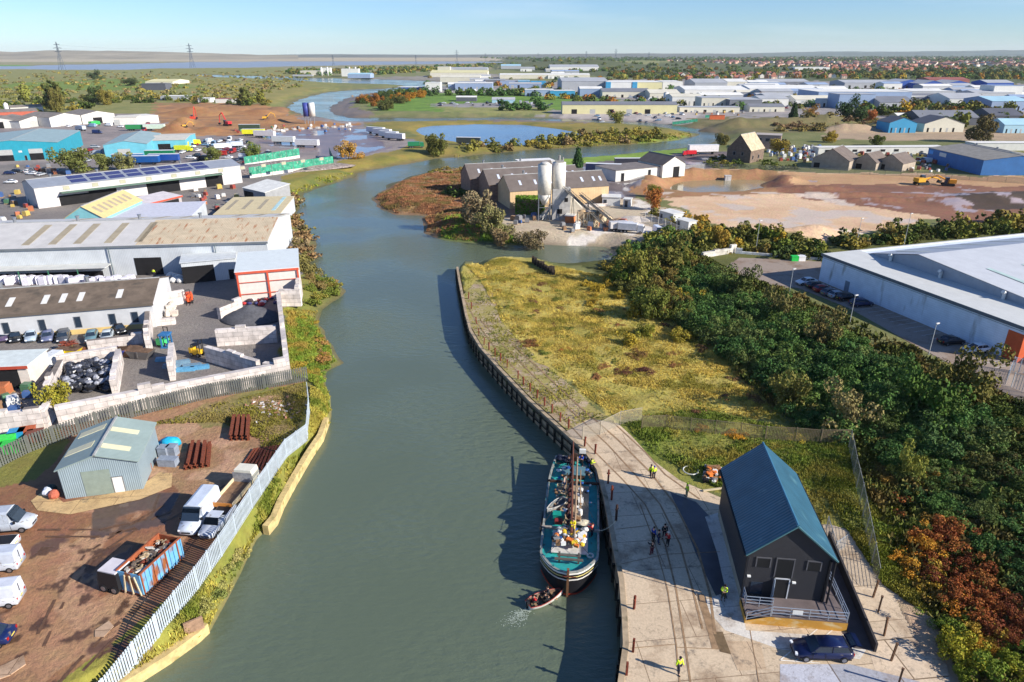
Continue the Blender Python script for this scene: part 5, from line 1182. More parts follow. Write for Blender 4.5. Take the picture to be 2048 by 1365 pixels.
tag(wk.build('wake_foam', mat(S(150,160,146), .6, .1, 3)), 'white churned wake foam trailing behind the small boat', 'foam', kind='stuff')
# wreckage, coils and rubbish by the boathouse
for i in range(60):
    a = G(rnd.uniform(1408,1446), rnd.uniform(942,968)); s = rnd.uniform(.15,.5); c, m = cols[rnd.choice((0,3,4,5,6,4))]
    o = MB().cbox((0,0,s*.3), (s*1.6,s,s*.5), rz=rnd.random()*3, rx=rnd.uniform(-.4,.4)).cbox((0,0,s*.6), (s*.6,s*1.3,s*.2), rz=rnd.random()*3).build('scrap_piece', m); o.location = (a.x, a.y, ground_z(a.x,a.y)+rnd.uniform(0,.5)); tag(o, '%s piece of scrap in the heap behind the boathouse corner' % c, 'scrap', '%s scrap in the heap behind the boathouse' % c)
o = ringm(.9,.07).build('hose_coil', mat(S(200,200,190), .7)); o.location = on(1381,945,.05); tag(o, 'white coiled hose lying in the grass behind the boathouse', 'hose')
o = MB().cbox((0,0,.08), (3.2,.22,.14)).build('plank', mat(S(200,185,150), .8)); o.location = on(1432,981,.1); o.rotation_euler = (0,0,R(12)); tag(o, 'pale timber plank lying at the boathouse corner beside the scrap', 'plank')
# see-through fences of the wharf
fence([(1165,880),(1200,870),(1240,850),(1283,842)], 2.0, 'wire mesh gate fence crossing the old wharf tracks', 'mesh', col=S(170,160,140), post=3)
fence([(1283,860),(1330,858),(1380,864),(1430,870),(1480,874),(1530,880),(1590,884),(1640,888),(1696,890)], 2.0, 'weathered wire fence running across the grass behind the boathouse', 'mesh', col=S(140,125,100), post=3.2)
fence([(1696,900),(1706,950),(1718,1010),(1730,1070),(1742,1130),(1750,1180)], 2.6, 'tall grey chain link fence beside the sloping grass right of the boathouse', 'mesh', col=S(150,150,140), post=2.6)
fence([(1652,1060),(1668,1110),(1690,1095)], 1.6, 'short grey mesh fence at the top of the boathouse side ramp', 'mesh', col=S(150,155,160), post=2)
for i, (x, y) in enumerate([(1746,1195),(1756,1225),(1768,1272),(1782,1322),(1796,1372)]):
    o = MB().box(-.07,.07,-.07,.07,0,1.9).box(-.1,.1,-.1,.1,1.85,1.95).build('timber_post', mat(S(104,76,54), .9, .3, 4)); o.location = G(x, y, .05); o.rotation_euler = (0,R(3*(-1)**i),i); tag(o, 'bare brown timber post standing in the line across the concrete right of the blue car', 'post', 'bare timber posts on the concrete right of the car')
# ================================================================ left bank
def veh(pf, pb, proto, cname, label, group=None, cat='car', scale=1.0, col=None, fixL=True):
    a = on(*pf); b = on(*pb); d_ = a-b; c = (a+b)/2
    return dup(proto, (c.x, c.y, ground_z(c.x, c.y)+.01), math.atan2(d_.y, d_.x), label, group, col or CARC[cname], scale, cat)
# near yard: grey shed
shw = clad(S(150,166,172), 'X', 1.5, .45); shr = clad(S(150,166,160), 'Y', 1.2, .35)
cream = mat(S(214,206,170), .6, .1, 1)
B('metal_shed', 'grey corrugated metal shed with a roller door standing in the muddy yard', (114,941), (273,922), 3.8, (274,852), 'gy', 1.3, wall=shw, roofm=shr, openings=[('P',168,224,0,3.2,'roller_door',mat(S(140,152,140), .6, .1, 1, wave=('Z',2.5), wstr=.3)), ('P',226,246,0,2.05,'door',mat(S(222,222,214), .5))], lights=[(0,.12,.26,.1,.8,cream), (0,.55,.7,.05,.75,cream), (1,.2,.3,.3,.95,cream), (1,.62,.72,.3,.95,cream)])
sheet('concrete_apron', [(62,1003),(92,978),(127,1006),(274,978),(320,945),(345,948),(343,975),(280,1000),(140,1030),(75,1022)], .05, floorslab(S(200,168,118), S(120,92,60), 4, 4))
sheet('broken_slab', [(0,1335),(48,1312),(52,1330),(20,1352),(-30,1370),(-60,1350)], .1, floorslab(S(180,150,122), S(110,84,60), 4, 4), th=.12)
sheet('broken_slab', [(190,1262),(218,1243),(228,1254),(208,1275),(190,1275)], .08, floorslab(S(180,150,122), S(110,84,60), 4, 4), th=.1)
fence([(617,797),(620,830),(613,861),(574,913),(540,965),(505,1017),(472,1064),(444,1112),(397,1178),(357,1227),(317,1270),(268,1308),(201,1359),(120,1410),(40,1465)], 2.5, 'long pale blue palisade fence between the muddy yard and the river', 'palisade', col=S(186,196,204), post=2.75, pale=.24)
fence([(-60,965),(0,935),(60,905),(110,886),(160,868),(230,845),(300,826),(420,797),(530,778),(617,762)], 2.4, 'grey steel palisade fence with weeds between the muddy yard and the block walls', 'palisade', col=S(104,106,100), post=2.75, pale=.3)
# low concrete river wall at the foot of the bank
def coping(pts, z1, w_, name='river_wall'):
    P = [G(x, y, z1) for x, y in pts]; mb = MB(); L_ = []; R_ = []
    for i, p in enumerate(P):
        d_ = (P[min(i+1,len(P)-1)]-P[max(i-1,0)]).normalized(); n = Vector((-d_.y, d_.x, 0))*w_/2; L_.append(p-n); R_.append(p+n)
    dn = Vector((0,0,-3)); mb.strip(L_, R_); mb.strip([p+dn for p in L_], L_); mb.strip(R_, [p+dn for p in R_]); mb.poly(L_[0]+dn,R_[0]+dn,R_[0],L_[0]); mb.poly(R_[-1]+dn,L_[-1]+dn,L_[-1],R_[-1]); o = mb.build(name, mat(S(196,172,118), .9, .25, 1.2, streak=(S(120,116,60), .4, .8, (1,1,1)))); struct(o)
coping([(652,835),(640,868),(615,905),(585,955),(560,1000),(547,1032),(530,1052)], -1.3, .7); coping([(408,1245),(390,1262),(330,1305),(255,1352),(170,1400),(60,1470)], -1.4, .9)
o = MB().cbox((0,0,.6), (1.6,.2,1.3)).cbox((0,.12,.6), (1.2,.06,.9)).build('outfall_flap', mat(S(150,120,96), .9, .3, 2)); o.location = G(390,1262,-1.4); o.rotation_euler = (0,0,R(35)); tag(o, 'square concrete outfall with a dark flap on the low river wall at bottom left', 'outfall')
# vehicles in the muddy yard
veh((378,1071), (424,1012), P_VAN, 'silver', 'silver long panel van parked nose toward the camera beside the tipper lorry', cat='van', scale=1.05, col=S(196,204,216))
veh((418,1076), (455,1030), P_PICK, 'white', 'silver pickup with roof bars parked between the panel van and the palisade fence', cat='pickup', col=S(190,196,205), scale=.98)
veh((55,1054), (-28,1062), P_VAN, 'silver', 'silver van with yellow rear markings, topmost in the row at the left edge', cat='van', col=S(176,182,190))
veh((-70,1105), (38,1096), P_PICK, 'white', 'white pickup in the row at the left edge of the muddy yard', cat='pickup', scale=.95)
veh((-60,1143), (38,1133), P_VAN, 'silver', 'silver low van third from top in the row at the left edge', cat='van', scale=.9, col=S(190,196,206))
veh((-70,1215), (38,1202), P_VAN, 'white', 'white van with a dark lower edge, lowest van at the left edge', cat='van', scale=.92, col=S(205,208,215))
veh((-80,1292), (20,1280), P_SAL, 'dark blue', 'dark blue car at the left edge below the vans', cat='car')
# tipper lorry
a = on(505,962); b = on(448,1030); dv = a-b; ta = math.atan2(dv.y, dv.x); tp = thing('tipper_lorry', 'cream cab tipper lorry with an empty brown open bed parked along the palisade fence', 'lorry', (a+b)/2, ta)
Lt = dv.length; MB().rings([[(Lt/2-1.7,-1.05,.7),(Lt/2,-1.05,.7),(Lt/2,-1.05,1.6),(Lt/2-.25,-1,2.5),(Lt/2-1.7,-1,2.55)], [(Lt/2-1.7,1.05,.7),(Lt/2,1.05,.7),(Lt/2,1.05,1.6),(Lt/2-.25,1,2.5),(Lt/2-1.7,1,2.55)]]).build('cab', mat(S(226,220,200), .45), tp)
MB().cbox((Lt/2-.1,0,2.0), (.12,1.8,.7), ry=-.25).build('windscreen', GLASS, tp); MB().box(-Lt/2,Lt/2-1.8,-1.15,1.15,1.0,1.1).build('load_bed', mat(S(128,100,76), .9, .3, 2), tp)
sdm = mat(S(206,186,150), .7, .2, 2)
for q in ((-Lt/2,Lt/2-1.8,1.12,1.18),(-Lt/2,Lt/2-1.8,-1.18,-1.12)): MB().box(q[0],q[1],q[2],q[3],1.0,1.55).build('side_board', sdm, tp)
MB().box(-Lt/2-.06,-Lt/2,-1.18,1.18,1.0,1.55).build('tail_board', mat(S(200,130,60), .6), tp); MB().box(Lt/2-1.86,Lt/2-1.8,-1.15,1.15,1.0,2.3).build('headboard', mat(S(150,150,150), .6, .3, 2), tp); MB().box(-Lt/2+.3,Lt/2-.2,-.4,.4,.6,1.0).build('chassis', BLACKP, tp)
for x in (Lt/2-.8, -Lt/2+1.2):
    for y in (-.95,.95): wheel(tp, x, y, .45, .28)
# big blue scrap container with its black lorry
a = G(289,1195); b = G(370,1117); c = G(248,1193); dv = b-a; ca = math.atan2(dv.y, dv.x); Lc = dv.length; Wc = 2.5; nrm = Vector((-math.sin(ca), math.cos(ca), 0))
ct = thing('scrap_container', 'large rusty pale blue open scrap container full of scrap metal in the muddy yard', 'container', a, ca)
cm_ = mat(S(104,164,200), .6, .15, 1, streak=(S(140,84,50), .62, 1.1, (1,1,.35))); ins = mat(S(150,82,50), .85, .3, 2)
MB().box(0,Lc,0,.08,.25,2.5).build('side_panel', cm_, ct); MB().box(0,Lc,Wc-.08,Wc,.25,2.5).build('side_panel', ins, ct); MB().box(0,.08,.08,Wc-.08,.25,2.5).build('end_panel', cm_, ct); MB().box(Lc-.08,Lc,.08,Wc-.08,.25,2.5).build('end_panel', ins, ct)
for i in range(11): MB().box(.1+i*(Lc-.3)/10,.22+i*(Lc-.3)/10,-.1,-.003,.25,2.45).build('rib', cm_ if i % 3 else ins, ct)
MB().box(0,Lc,-.08,.1,2.5,2.6).box(0,Lc,Wc-.1,Wc+.05,2.5,2.6).build('top_rail', ins, ct); MB().box(0,Lc,.05,Wc-.05,.15,.3).build('floor', ins, ct)
for y in (.1, .8, 1.5): MB().cbox((-.06,y+.3,1.2), (.1,.12,2.1), rx=.25*(y-.8)).build('brace', sdm, ct)
for x in (1.0, Lc-1.0):
    for y in (.3, Wc-.3): MB().tube((x,y-.15,.15), (x,y+.15,.15), .15, n=8).build('roller', BLACKP, ct)
MB().box(.1,Lc-.1,.1,Wc-.1,.3,1.75).build('load', mat(S(110,84,62), .95, .5, 2, bump=.8), ct)
for i in range(80):
    s = rnd.uniform(.2,.6); m = (mat(S(160,140,110), .8, .3, 2), mat(S(96,84,74), .7, .3, 2), mat(S(190,186,176), .5, .3, 2), rust)[i % 4]
    if i % 4 == 3: mb = MB().ball((0,0,0), s*.5, 1, 1.2, .5, n=7, m=5, jit=.2)
    else: mb = MB().cbox((0,0,0), (s*2,s*.35,s*.25), rz=rnd.random()*3, rx=rnd.uniform(-.5,.5), ry=rnd.uniform(-.4,.4)).cbox((0,0,.02), (s*.6,s*1.2,s*.2), rz=rnd.random()*3, ry=rnd.uniform(-.5,.5))
    p = a+Vector((math.cos(ca), math.sin(ca), 0))*rnd.uniform(.5,Lc-.5)+nrm*rnd.uniform(.4,Wc-.4); o = mb.build('scrap_piece', m); o.location = (p.x, p.y, 1.85+rnd.uniform(0,.5)); nm_ = ('tan','dark grey','silver','rust-red')[i % 4]; tag(o, nm_+' piece of scrap metal heaped in the big blue container', 'scrap', nm_+' scrap heaped in the blue container')
cbp = G(236,1172); cb_ = thing('lorry_cab_unit', 'small black lorry cab with a white roof standing left of the blue scrap container', 'lorry', cbp, ca+R(90))
MB().rings([[(-1.2,-1.0,.5),(1.0,-1.0,.5),(1.0,-1,1.5),(.8,-.95,2.3),(-1.2,-.95,2.3)], [(-1.2,1.0,.5),(1.0,1.0,.5),(1.0,1,1.5),(.8,.95,2.3),(-1.2,.95,2.3)]]).build('cab', BLACKP, cb_); MB().box(-1.1,.8,-.9,.9,2.3,2.42).build('roof', mat(S(214,208,210), .5), cb_); MB().cbox((.95,0,1.9), (.1,1.7,.65), ry=-.2).build('windscreen', GLASS, cb_)
for x in (-.6,.6):
    for y in (-.9,.9): wheel(cb_, x, y, .42, .26)
# stacks of rusty steel beams
rb = mat(S(128,66,42), .85, .3, 4, streak=(S(80,46,34), .5, 3, (1,1,1)))
def beam(pa, pb, label, group, lift=0.0, w_=.3):
    A = on(*pa); B_ = on(*pb); d_ = B_-A; L_ = d_.length; h = w_
    m = MB().box(0,L_,-h/2,h/2,0,.04).box(0,L_,-h/2,h/2,h-.04,h).box(0,L_,-.03,.03,.04,h-.04); o = m.build('steel_beam', rb); o.location = A+Vector((0,0,lift)); o.rotation_euler = (0,0,math.atan2(d_.y,d_.x)); tag(o, label, 'beam', group)
for i in range(4):
    beam((463+i*11,882), (470+i*9.5,840), 'rusty steel beam in the neat stack furthest back in the muddy yard', 'beams in the rear stack', .02, .42); beam((463+i*11,882), (470+i*9.5,840), 'rusty steel beam in the neat stack furthest back in the muddy yard', 'beams in the rear stack', .46, .42)
for i in range(5): beam((372+i*11,941-i*1.5), (382+i*9.5,893-i*1), 'rusty orange steel beam in the loose stack beside the concrete apron', 'beams by the apron', .02, .42); 
for i in range(3): beam((378+i*14,938), (388+i*12,892), 'rusty orange steel beam in the loose stack beside the concrete apron', 'beams by the apron', .45, .4)
for i in range(9): beam((478+i*9,948-i*1.2), (510+i*6.2,900-i*.8), 'thin dark rusty steel beam in the slanting stack near the palisade fence', 'beams by the palisade fence', .02, .26)
# rubbish beside the shed
tarp = mat(S(36,168,210), .5, .15, 2, bump=.3)
o = MB().ball((0,0,.6), 1.0, 1.3, .8, .7, n=12, m=7, jit=.12).ball((-1.1,-.1,.3), .7, 1.2, .7, .5, n=10, m=6, jit=.15).build('blue_tarpaulin', tarp, None, True); o.location = on(343,893); tag(o, 'crumpled bright blue tarpaulin over a heap right of the metal shed', 'tarpaulin')
for i, (x, y, nm, lb_) in enumerate([(330,912,'cabinet','grey metal cabinet standing left under the blue tarpaulin heap'), (347,910,'cabinet','grey metal cabinet standing right under the blue tarpaulin heap'), (338,930,'metal_tank','low blue-grey metal tank in front of the tarpaulin heap')]):
    w_ = 1.1 if i < 2 else 2.2; o = MB().box(-w_/2,w_/2,-.5,.5,0,1.3 if i < 2 else .9).box(-w_/2-.04,w_/2+.04,-.54,.54,1.3 if i < 2 else .9,1.36 if i < 2 else .97).build(nm, mat(S(136,144,156), .5, .2, 2)); o.location = on(x, y); o.rotation_euler = (0,0,R(-5)); tag(o, lb_, 'cabinet' if i < 2 else 'tank')
for i, (x, y, c, nm) in enumerate([(290,905,S(232,232,228),'white bulk bag on top of the pile'),(290,920,S(60,180,210),'light blue drum'),(284,936,S(190,190,186),'silver junk bag'),(296,938,S(150,90,66),'rusty brown tub'),(286,950,S(180,160,150),'pinkish grey sack'),(304,905,S(50,50,56),'black crate'),(312,912,S(60,60,66),'dark grey crate')]):
    z0 = .0; o = MB().box(-.5,.5,-.45,.45,0,.9).ball((0,0,.95), .5, 1, .9, .4, n=8, m=5, jit=.1).build('junk', mat(c, .6, .15, 3)); o.location = on(x, y); o.rotation_euler = (0,0,i*.7); tag(o, nm+' against the right side of the metal shed', 'junk')
for i, (x, y, c, nm) in enumerate([(104,985,S(50,70,66),'dark green water tub'),(110,996,S(176,96,74),'terracotta coloured cone heap'),(98,990,S(200,205,215),'pale grey bundle')]):
    o = MB().ball((0,0,.45), .6, 1, 1, .9, n=9, m=6, jit=.1).build('junk', mat(c, .7, .15, 3)); o.location = on(x, y); tag(o, nm+' in the weeds left of the metal shed', 'junk')
for i in range(150):
    x, y = rnd.gauss(545,24), rnd.gauss(818,10); s = rnd.uniform(.08,.25); c = (S(190,160,140),S(170,120,96),S(205,200,195),S(130,110,96))[i%4]
    o = MB().cbox((0,0,s*.4), (s*2,s,s*.7), rz=rnd.random()*3, rx=rnd.uniform(-.4,.4)).build('rubble_piece', mat(c, .9, .2, 3)); p = on(x, y); o.location = p; tag(o, ('pale pink','brick red','whitish','brown')[i%4]+' lump of rubble strewn at the back of the muddy yard', 'rubble', ('pale pink','brick red','whitish','brown')[i%4]+' rubble strewn in the yard')
# ---- the recycling yard: block walls
bwl = [((120,852),(575,760),3.0,'long white concrete block wall along the bottom of the recycling yard'), ((578,760),(560,612),3.0,'white concrete block wall running up the river side of the recycling yard'), ((-40,872),(92,856),2.9,'white block wall at the left edge above the coloured bins'), ((92,858),(122,815),2.8,'short white block wall joining the left and long walls'),
 ((436,692),(556,684),3.0,'white block wall between the dark granulate heap and the empty bay'), ((417,722),(520,752),2.6,'shadowed block wall running aslant below the empty bay'), ((440,640),(484,622),2.4,'white block wall end left of the granulate heap'), ((120,742),(240,722),2.6,'white block wall behind the bay of black bags'), ((96,812),(128,748),2.4,'white block wall on the left of the bay of black bags'), ((232,792),(243,728),2.6,'white block wall on the right of the bay of black bags'),
 ((180,708),(290,694),2.4,'low white block wall behind the skips'), ((300,708),(302,642),3.2,'tall white block wall beside the brown roofed workshop'), ((346,762),(348,715),2.6,'narrow white block wall in the middle of the lower yard'), ((310,652),(352,648),1.2,'low white block wall below the broken concrete heap'), ((597,612),(602,590),3.4,'white block wall end beside the red framed shed'), ((562,612),(604,612),3.4,'white block wall at the riverside corner below the red framed shed'), ((330,615),(372,606),2.8,'pale broken block wall beside the orange forklift'), ((575,748),(530,742),1.5,'white low block wall closing the empty bay')]
for p0, p1, h, lb_ in bwl: blockwall(p0, p1, h, lb_)
def heap(name, label, cx, cy, rx, ry, h, m, rz=0, seed=0, cat='heap', z=None):
    c = on(cx, cy); n = 26; k = 12; mb = MB(); rings = []
    for i in range(k+1):
        q = i/k; ring = []
        for j in range(n):
            t = 2*math.pi*j/n; rr = 1-q; w_ = 1+.22*(vnoise(np.array([math.cos(t)*2.+i*.4]), np.array([math.sin(t)*2.]), 1., seed)[0]-.5)
            hh = h*(1-rr**1.5)*(1+.25*(vnoise(np.array([math.cos(t)*rr*3.]), np.array([math.sin(t)*rr*3.]), 1., seed+3)[0]-.5)); ring.append((rx*rr*w_*math.cos(t), ry*rr*w_*math.sin(t), hh-.05))
        rings.append(ring)
    mb.rings(rings); o = mb.build(name, m, None, True); o.location = c if z is None else (c.x, c.y, z); o.rotation_euler = (0,0,rz); return tag(o, label, cat)
heap('granulate_heap', 'large dark grey heap of granulate inside the block wall bay by the river', 503, 638, 6.0, 4.0, 2.6, mat(S(88,88,92), .95, .2, 2, bump=.8, bscale=8), 0, 4)
for i in range(24): o = MB().ball((0,0,.3), rnd.uniform(.35,.6), 1.2, 1, .7, n=8, m=5, jit=.15).build('rubbish_bag', mat((S(225,222,220),S(60,62,110),S(190,60,60),S(70,60,66))[i%4], .5, .1, 3)); o.location = on(rnd.uniform(476,560), rnd.uniform(598,612)); tag(o, ('white','dark blue','red','dark')[i%4]+' rubbish bag piled behind the granulate heap', 'bag', ('white','dark blue','red','dark')[i%4]+' bags behind the granulate heap')
blk = [mat(S(60,62,70), .35, .3, 3, spec=.6), mat(S(150,152,160), .35, .3, 3, spec=.6), mat(S(34,35,40), .35, .3, 3, spec=.6)]
for i, (x, y) in enumerate(scatter([(126,795),(138,745),(240,728),(232,782)], 220, 3)):
    s = rnd.uniform(.35,.6); o = MB().ball((0,0,0), s, rnd.uniform(.9,1.4), 1, .8, n=7, m=5, jit=.2).build('rubbish_sack', blk[i%3]); o.location = (x, y, .3+rnd.uniform(0,1.5)); nm = ('dark grey','silvery','black')[i%3]
    tag(o, nm+' plastic sack in the heap filling the small block wall bay', 'sack', nm+' sacks in the block wall bay')
# workshop with brown roof
bro = mat(S(112,98,84), .9, .25, .5, wave=('X', 1.6), wstr=.25, streak=(S(84,76,66), .4, .4, (1,1,1))); ww = clad(S(198,198,198), 'X', 2.0, .35)
og = mat(S(200,120,76), .7); wq = mat(S(212,210,204), .5, .1, 2)
B('workshop', 'long white workshop with a mottled brown pitched roof behind the row of parked cars', (-130,642), (303,607), 4.6, (303,556), 'gx', 2.2, wall=ww, roofm=bro, fascia=mat(S(96,86,76), .8),
  openings=[('P',x-6,x+6,1.3,3.2,'window',GLASS) for x in (-60,15,87,158,227,272)]+[('P',-110,301,0,.9,'base_band',mat(S(206,178,116), .8))],
  lights=[(0,(x+130)/433-.012,(x+130)/433+.016,.3,.62,wq) for x in (2,72,108,144,225)]+[(1,1-(x+130)/433-.014,1-(x+130)/433+.014,.35,.6,og) for x in (55,90,124,158,233)])
for i, (x, c, pr_) in enumerate([(12,S(84,70,100),P_HATCH),(36,S(30,34,38),P_EST),(66,S(160,176,190),P_HATCH),(99,S(96,104,134),P_HATCH),(130,S(70,74,82),P_EST),(186,S(96,128,138),P_HATCH),(217,S(176,186,192),P_HATCH)]):
    nm = ['purple-grey hatchback','black estate car','pale silver hatchback','slate blue hatchback','dark grey estate car','teal-grey hatchback','silver hatchback']
    veh((x-6,690), (x+3,668), pr_, 'grey', nm[i]+' in the row parked in front of the brown roofed workshop', 'cars in front of the brown roofed workshop' , col=c, scale=1.0)
veh((246,672),(236,655), P_HATCH, 'black', 'black car in the shade at the right end of the workshop car row', scale=.95)
dup(P_LOR, on(96,742), R(-95), 'small white lorry parked left of the block wall bay of sacks', None, S(225,226,222), .72, 'lorry')
B('open_store', 'white roofed open store with red eaves at the left edge of the recycling yard', (-60,737), (52,732), 3.6, (60,702), 'flat', wall=mat(S(206,196,184), .85, .1, 1), roofm=mat(S(206,212,206), .6, .1, 1), fascia=mat(S(170,70,50), .6), openings=[('P',-55,40,0,3.1,'opening',DARKIN)])
skc = [(140,712,S(226,196,40),'yellow skip heaped with rusty metal behind the sack bay'), (170,705,S(120,80,60),'rusty brown skip behind the sack bay'), (232,712,S(60,70,140),'dark blue skip by the low block wall'), (262,710,S(140,100,70),'rust coloured skip by the low block wall'), (284,715,S(96,92,90),'grey skip at the right end of the skip group')]
for x, y, c, lb_ in skc: dup(P_SKIP, on(x, y), R(rnd.uniform(-10,20)), lb_, None, c, 1.15, 'skip')
for i in range(14): o = MB().cbox((0,0,.3), (1.6,.14,.12), rz=i, rx=.3, ry=.3).cbox((0,0,.5), (.7,.5,.1), rz=i*2, rx=-.4).build('scrap_metal', rust); o.location = on(136+rnd.uniform(-8,18), 700+rnd.uniform(-3,6)); o.location.z += .9; tag(o, 'rusty scrap metal piece heaped on the yellow and brown skips', 'scrap', 'rusty scrap on the skips')
binc = [(18,893,S(60,214,80),'bright green wheeled tub below the left block wall'), (26,905,S(52,190,70),'green wheeled tub nearest the grey palisade fence'), (38,880,S(40,140,190),'light blue wheeled tub between the green and rust tubs'), (58,876,S(176,84,46),'rusty orange metal tub right of the blue tub'), (74,882,S(120,66,48),'small dark rusty tub at the right end of the tub row')]
for x, y, c, lb_ in binc: o = MB().rings([[(-.7,-.6,.1),(.7,-.6,.1),(.7,.6,.1),(-.7,.6,.1)], [(-.9,-.75,1.3),(.9,-.75,1.3),(.9,.75,1.3),(-.9,.75,1.3)]]).box(-.92,.92,-.8,.8,1.3,1.4).build('wheeled_tub', mat(c, .5, .15, 2)); o.location = on(x, y); o.rotation_euler = (0,0,R(20)); tag(o, lb_, 'bin')
def forklift(x, y, rz, c, label, load=None):
    t_ = thing('forklift', label, 'forklift', on(x, y), rz); cm2 = mat(c, .5, .1, 2)
    MB().box(-1.2,.6,-.6,.6,.4,1.1).box(-1.25,-.7,-.62,.62,.5,1.5).build('body', cm2, t_)
    MB().box(.8,.9,-.45,-.35,.1,3.0).box(.8,.9,.35,.45,.1,3.0).box(.8,.9,-.45,.45,2.9,3.0).build('mast', BLACKP, t_); MB().box(.9,2.0,-.35,-.22,.15,.2).box(.9,2.0,.22,.35,.15,.2).build('fork', STEEL, t_)
    MB().box(-.8,.5,-.55,.55,2.0,2.1).box(-.8,-.72,-.55,-.47,1.1,2.0).box(-.8,-.72,.47,.55,1.1,2.0).box(.42,.5,-.55,-.47,1.1,2.0).box(.42,.5,.47,.55,1.1,2.0).build('cab_guard', cm2 if load is None else BLACKP, t_)
    for a_ in (-.8,.5):
        for b_ in (-.55,.55): wheel(t_, a_, b_, .35, .2)
    return t_
forklift(380, 606, R(-70), S(226,96,50), 'orange-red forklift standing in the upper recycling yard', None); forklift(397, 712, R(-20), S(214,170,40), 'yellow forklift with a dark cab facing the shadowed block wall', 1); forklift(330, 690, R(80), S(70,190,110), 'green topped lifting machine on blue frame beside the tall block wall', 1)
o = MB().box(-.8,.8,-.8,.8,0,.15).box(-.7,-.5,-.7,-.5,0,2.4).box(.5,.7,-.7,-.5,0,2.4).box(-.7,-.5,.5,.7,0,2.4).box(.5,.7,.5,.7,0,2.4).box(-.8,.8,-.8,.8,2.2,2.5).build('baler_frame', mat(S(50,110,160), .5, .2, 2)); o.location = on(335,694); tag(o, 'blue steel frame machine beside the tall block wall', 'machine')
for i, (x, y) in enumerate([(330,722),(345,735),(372,742),(385,735),(400,738),(362,728)]): o = MB().box(-1.4,1.4,-.4,.4,0,.35).box(-1.3,1.3,-.3,.3,.35,.6).build('steel_trough', mat((S(90,150,186),S(110,140,160))[i%2], .5, .2, 2)); o.location = on(x, y); o.rotation_euler = (0,0,R(5+i*3)); tag(o, 'pale blue steel trough lying in the lower bay of the recycling yard', 'trough', 'pale blue troughs in the lower bay')
for i in range(16): o = MB().cbox((0,0,.5), (rnd.uniform(.5,1.6),rnd.uniform(.5,1.2),rnd.uniform(.6,1.6)), rz=rnd.random()*3, rx=rnd.uniform(-.2,.2)).cbox((0,0,.2),(1.2,.8,.4),rz=i).build('concrete_lump', mat(S(206,194,180), .9, .2, 2)); o.location = on(rnd.uniform(312,352), rnd.uniform(594,632)); tag(o, 'broken pale concrete lump in the heap beside the workshop gable', 'rubble', 'concrete lumps beside the workshop gable')
for i in range(9): o = MB().ball((0,0,.5), .75, 1, 1, .8, n=9, m=6, jit=.08).build('bulk_bag', wq); o.location = on(rnd.uniform(338,362), rnd.uniform(553,566)); tag(o, 'white bulk bag left of the low canopy in front of the big pale warehouse', 'bag', 'white bulk bags by the low canopy')
for i in range(26): o = MB().box(-.8,.8,-.7,.7,0,1.5).box(-.7,.7,-.6,.6,1.5,1.7).build('wrapped_bale', mat(S(222,218,226), .5, .15, 3)); o.location = on(-40+i*12+rnd.uniform(-4,4), 568+rnd.uniform(-3,3)); o.rotation_euler = (0,0,i); tag(o, 'white wrapped bale in the row under the big pale warehouse canopy', 'bale', 'bales under the warehouse canopy')
person('person in a yellow hi-vis coat standing in the dark doorway of the big pale warehouse', on(309,553), 0, HIVIS, NAVY, 'stand')
# ---- big warehouses
rw = clad(S(196,200,202), 'X', .9, .22); rwr = clad(S(200,196,190), 'X', .8, .2); rusty = mat(S(200,182,152), .7, .14, .4, wave=('X', .8), wstr=.3, streak=(S(168,112,74), .46, 1.1, (1.2,.16,1)))
brn = mat(S(160,148,124), .6)
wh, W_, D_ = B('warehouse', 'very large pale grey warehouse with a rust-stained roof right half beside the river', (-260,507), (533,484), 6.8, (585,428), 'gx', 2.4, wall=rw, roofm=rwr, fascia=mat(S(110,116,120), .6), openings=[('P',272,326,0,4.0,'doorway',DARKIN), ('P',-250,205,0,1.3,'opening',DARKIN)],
  lights=[(0,(x+260)/793-.012,(x+260)/793+.008,.12,.88,brn) for x in (35,88,138,200,262)]+[(1,1-(x+260)/793-.012,1-(x+260)/793+.008,.1,.7,brn) for x in (60,180,240,300,420,470,520)]+[(0,.655,.999,.02,.97,rusty,'rusty_roof_panel')])
for x in (205,424):
    f = (x+260)/793*W_; MB().tube((f,-.4,6.6), (f,-.4,.2), .12, n=6).build('downpipe', mat(S(90,104,110), .5), wh)
MB().box(-.3,(205+260)/793*W_,-3.6,-.05,2.9,3.05).build('canopy', mat(S(196,196,190), .6, .1, .5), wh)
for i in range(8): f = (i/8)*(205+260)/793*W_; MB().box(f,f+.15,-3.5,-3.35,0,2.9).build('canopy_post', mat(S(60,120,90), .5), wh)
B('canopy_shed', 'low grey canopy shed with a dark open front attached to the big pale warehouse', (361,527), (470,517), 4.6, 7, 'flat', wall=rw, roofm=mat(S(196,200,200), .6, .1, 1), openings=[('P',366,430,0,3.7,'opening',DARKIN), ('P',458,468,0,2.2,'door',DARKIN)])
redm = mat(S(196,84,58), .6, .1, 1)
rs, W2, D2 = B('framed_shed', 'white roofed open shed with a red steel frame above the granulate heap', (471,545), (596,535), 6.2, (582,504), 'mono', .5, wall=mat(S(212,202,192), .8, .08, 1), roofm=mat(S(206,212,210), .5, .05, 1), openings=[])
for f in (0,.48,.97): MB().box(W2*f,W2*f+.35,-.3,-.04,0,6.1).build('frame_post', redm, rs)
MB().box(-.1,W2+.1,-.34,-.04,5.75,6.2).build('frame_beam', redm, rs); MB().box(0,W2,-.24,-.05,3.9,4.0).build('frame_rail', redm, rs); MB().box(0,W2,-.26,-.06,1.5,1.62).build('frame_rail', redm, rs)
